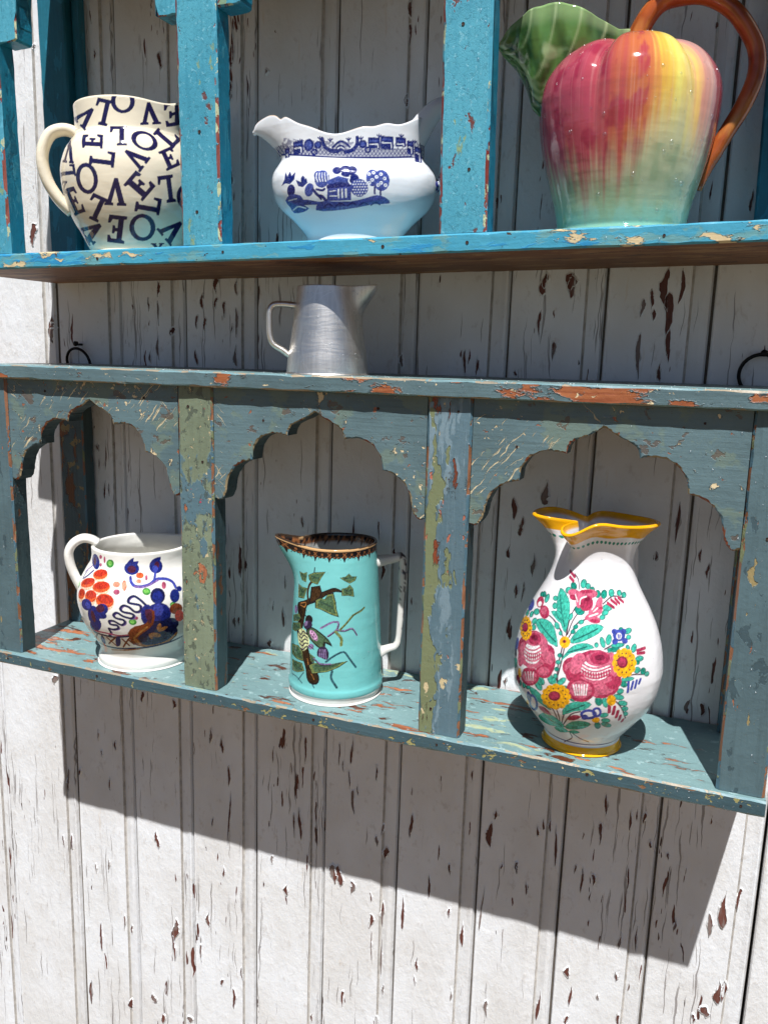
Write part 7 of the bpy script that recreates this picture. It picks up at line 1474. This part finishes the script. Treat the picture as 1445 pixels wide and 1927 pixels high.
def scol(V):
    C = np.empty((len(V), 3)); C[:] = lin('a8552a'); s = fbm(V[:, 0] * 60, V[:, 2] * 60, 4, 3); s2 = fbm(V[:, 1] * 500 + V[:, 0] * 60, V[:, 2] * 50, 9, 2)
    k = np.clip((s - .45) * 3, 0, .8)[:, None]; C = C * (1 - k) + np.array(lin('7a3318')) * k; k = np.clip((s2 - .6) * 3, 0, .6)[:, None]; C = C * (1 - k) + np.array(lin('c98a4a')) * k; return C
tube('stem_handle', [(r, .002, h) for r, h in hp], np.interp(np.linspace(0, 1, len(hp)), [0, .08, .3, .75, .9, 1], [.0095, .0082, .0068, .0068, .0062, .0020]), GL2, root, 20, upv=(0, 1, 0), flat=(1, 1.25), col=scol)
# leaf spout: an open trough of two curled leaf halves
S_ = np.linspace(-.1075, -.002, 110)
topc = np.interp(S_, np.array([-107, -96, -80, -65, -44, -32, -19, -11, 0]) * 1e-3, np.array([158, 166, 173, 174, 171, 167, 161, 158, 158]) * 1e-3)
botc = np.interp(S_, np.array([-107, -103, -91, -82, -77, -70, -55, 0]) * 1e-3, np.array([156, 150, 138, 122, 107, 100, 106, 132]) * 1e-3)
wid = np.interp(S_, np.array([-107, -100, -88, -75, -55, -33, -15, 0]) * 1e-3, np.array([2, 10, 22, 30, 33, 27, 17, 8]) * 1e-3)
al = np.linspace(-math.pi / 2, math.pi / 2, 120); SS, AL = np.meshgrid(S_, al, indexing='ij')
tp, bt, wd = topc[:, None], botc[:, None], wid[:, None]
fold = np.abs(np.sin(AL)); yy = wd * np.sign(AL) * np.abs(np.sin(AL)) ** .8 * (1 + .10 * fold ** 6); zz = bt + (tp - bt) * (1 - np.cos(AL)) ** .9
vein = np.abs((((SS * 1e3 - 46 * fold) / 19) % 1) - .5) * 2
yy += np.sign(AL) * .0009 * np.cos(vein * math.pi) * np.clip(fold * 1.5, 0, 1)
zz += .0008 * np.sin(SS * 110 + 1) * fold ** 4
V = np.stack([SS, yy, zz], -1).reshape(-1, 3); m, n = SS.shape
F = [[i * n + j, i * n + j + 1, (i + 1) * n + j + 1, (i + 1) * n + j] for i in range(m - 1) for j in range(n - 1)]
g1, g2, g3 = (np.array(lin(c)) for c in ('5f8a48', 'b2c894', '35562c'))
nz_ = fbm(SS * 90 + fold * 3, fold * 5, 3, 3); k = np.clip((nz_ - .42) * 3 + .35 * (1 - vein), 0, 1).ravel()[:, None]; C = g1 * (1 - k) + g3 * k
k = np.clip((fbm(SS * 70 + fold * 4, fold * 7, 13, 2) - .58) * 5, 0, .8).ravel()[:, None]; C = C * (1 - k) + g2 * k
k = (np.clip(1 - vein / .14, 0, 1) * .55 + np.clip(1 - np.abs(fold - .55) / .02, 0, 1) * .7 + sstep(.97, 1.0, fold) * .35).ravel()[:, None]; C = C * (1 - k) + g2 * k
lf = mesh('leaf_spout', V, F, GL2, root, smooth=True, col=C); md = lf.modifiers.new('thick', 'SOLIDIFY'); md.thickness = .0026; md.offset = 0
DROPS.append((fb, 70, 'big'))

# ---- aluminium jug
t_ = NT('scratched_aluminium'); co = t_.coords(0); sc1 = t_.noise(t_.warp(co, 25.0, .02), (30, 30, 520), 3.0, .6); sc2 = t_.noise(co, (300, 300, 24), 3.0, .6, 4.0)
arc = t_.ramp(t_.vor(t_.warp(co, 12.0, .05), (42, 42, 60), 3.0), .004, .02, .5, 0.0)
hgt = t_.math('ADD', t_.math('MULTIPLY', sc1, .15), t_.math('ADD', t_.math('MULTIPLY', sc2, .25), t_.math('MULTIPLY', arc, -.4)))
ccm = t_.mix(arc, t_.mix(t_.ramp(sc2, .3, .7), lin('f2eee8'), lin('e2ded8')), lin('fbf8f4'))
ALU = t_.finish(ccm, t_.ramp(sc1, .3, .7, .36, .44), hgt, .00009, 1.0, Metallic=1.0)
root = jug_root('metal_jug', (-.1080, -.1040), -.0124, RL, 'small aluminium jug standing on top of the slate blue unit', 'jug')
def mdef(PH, R, H):
    t = sstep(.050, .089, H); g_ = np.exp(-(angd(PH, 1.45) / .38) ** 2); R += .0200 * g_ * t ** 1.6; H += .0030 * g_ * t ** 2
    return R, H
mb = lathe('body', root, ALU, [(0, 0), (.0415, 0), (.0428, .0012), (.0426, .004), (.0414, .016), (.0380, .038), (.0352, .060), (.0322, .082), (.0315, .0885)], .0012, .0012, lambda P, R, H, G, H2: np.ones((len(P), 3)), mdef, .0013, .2)
hp = catmull([(.033, .0695), (.046, .0705), (.0560, .0695), (.0598, .0640), (.0605, .0520), (.0600, .0385), (.0565, .0300), (.0470, .0240), (.0385, .0175)], 5)
root.scale = (.925, .925, .925)
tube('handle', [(-r, 0.0, h) for r, h in hp], .0036, ALU, root, 14, upv=(0, 1, 0), flat=(.9, 1.7))
DROPS.append((mb, 130, 'jug'))

# ------------------------------------------------------------------ rain drops left on paint and glaze
t_ = NT('rain_drop'); tr = t_.n('ShaderNodeBsdfTransparent'); tr.inputs[0].default_value = (.96, .98, 1, 1)
gs = t_.n('ShaderNodeBsdfGlossy', {'Roughness': .22}); mx = t_.n('ShaderNodeMixShader', {0: .12})
t_.t.links.new(tr.outputs[0], mx.inputs[1]); t_.t.links.new(gs.outputs[0], mx.inputs[2]); t_.t.links.new(mx.outputs[0], t_.out.inputs[0]); DROP = t_.m
HS = []
for lat_, nn in ((0, 7), (.55, 7), (1.05, 5)):
    for k in range(nn): a = 2 * math.pi * k / nn + lat_; HS.append((math.cos(a) * math.cos(lat_), math.sin(a) * math.cos(lat_), math.sin(lat_)))
HS.append((0, 0, 1)); HS = np.array(HS)
HF = [[k, (k + 1) % 7, 7 + (k + 1) % 7, 7 + k] for k in range(7)]
for k in range(7): HF.append([7 + k, 7 + (k + 1) % 7, 14 + int((k + 1) % 7 * 5 / 7), 14 + int(k * 5 / 7)])
HF = [list(dict.fromkeys(f)) for f in HF]; HF += [[14 + k, 14 + (k + 1) % 5, 19] for k in range(5)]
def drops(parent, pts, name='water_droplets'):
    V, F = [], []
    for p, nrm, r in pts:
        q = Vector(nrm).to_track_quat('Z', 'Y').to_matrix(); b = len(V); hgt = .62
        for h in HS: v = q @ Vector((h[0] * r, h[1] * r, h[2] * r * hgt)); V.append((p[0] + v.x, p[1] + v.y, p[2] + v.z))
        F += [[b + k for k in f] for f in HF]
    if V: tag(mesh(name, V, F, DROP, parent, smooth=True), kind='stuff')
def rsize(): return .0004 + .0010 * random.random() ** 3
def surf_points(o, n, cond, clump=0):
    me = o.data; polys = [p for p in me.polygons if cond(p.normal, p.center)]
    if not polys: return []
    me.calc_loop_triangles(); ids = {p.index for p in polys}; tris = [t for t in me.loop_triangles if t.polygon_index in ids]
    ar = np.array([t.area for t in tris]); ar /= ar.sum(); out = []
    for ti in RNG.choice(len(tris), int(n * 2.2), p=ar):
        t = tris[ti]; a, b, c = (me.vertices[k].co for k in t.vertices); u, w = random.random(), random.random()
        if u + w > 1: u, w = 1 - u, 1 - w
        p = a + (b - a) * u + (c - a) * w
        if float(vnoise(np.array(p.x * 45), np.array(p.z * 45 + p.y * 60), 3)) < .38: continue
        out.append((p, t.normal.copy(), rsize()))
        if len(out) >= n: break
    return out
front = lambda n, c: n.y < -.9
topf = lambda n, c: n.z > .9
L_ = []
for o in list(low.children):
    nm = o.name.split('.')[0]
    if nm == 'post': L_ += surf_points(o, 120, front)
    if nm == 'arch_panel': L_ += surf_points(o, 100, front)
    if nm == 'top_board': L_ += surf_points(o, 110, front) + surf_points(o, 700, lambda n, c: n.z > .9 and c.y < 0)
    if nm == 'shelf_board': L_ += surf_points(o, 120, front) + surf_points(o, 600, topf)
drops(low, L_)
L_ = []
for o in list(upu.children):
    nm = o.name.split('.')[0]
    if nm == 'post': L_ += surf_points(o, 90, front)
    if nm == 'shelf_board': L_ += surf_points(o, 90, front)
drops(upu, L_)
for o, n, kind_ in DROPS:
    me = o.data; N = len(me.vertices); pts = []
    for k in RNG.integers(0, N, n * 6):
        v = me.vertices[int(k)]
        if v.normal.y > -.25 or v.co.y > -.01: continue
        pts.append((v.co.copy(), v.normal.copy(), (.0006 + .0015 * random.random() ** 2) if kind_ == 'big' else (.0004 + .0009 * random.random() ** 2)))
        if len(pts) >= n: break
    drops(o.parent, pts)
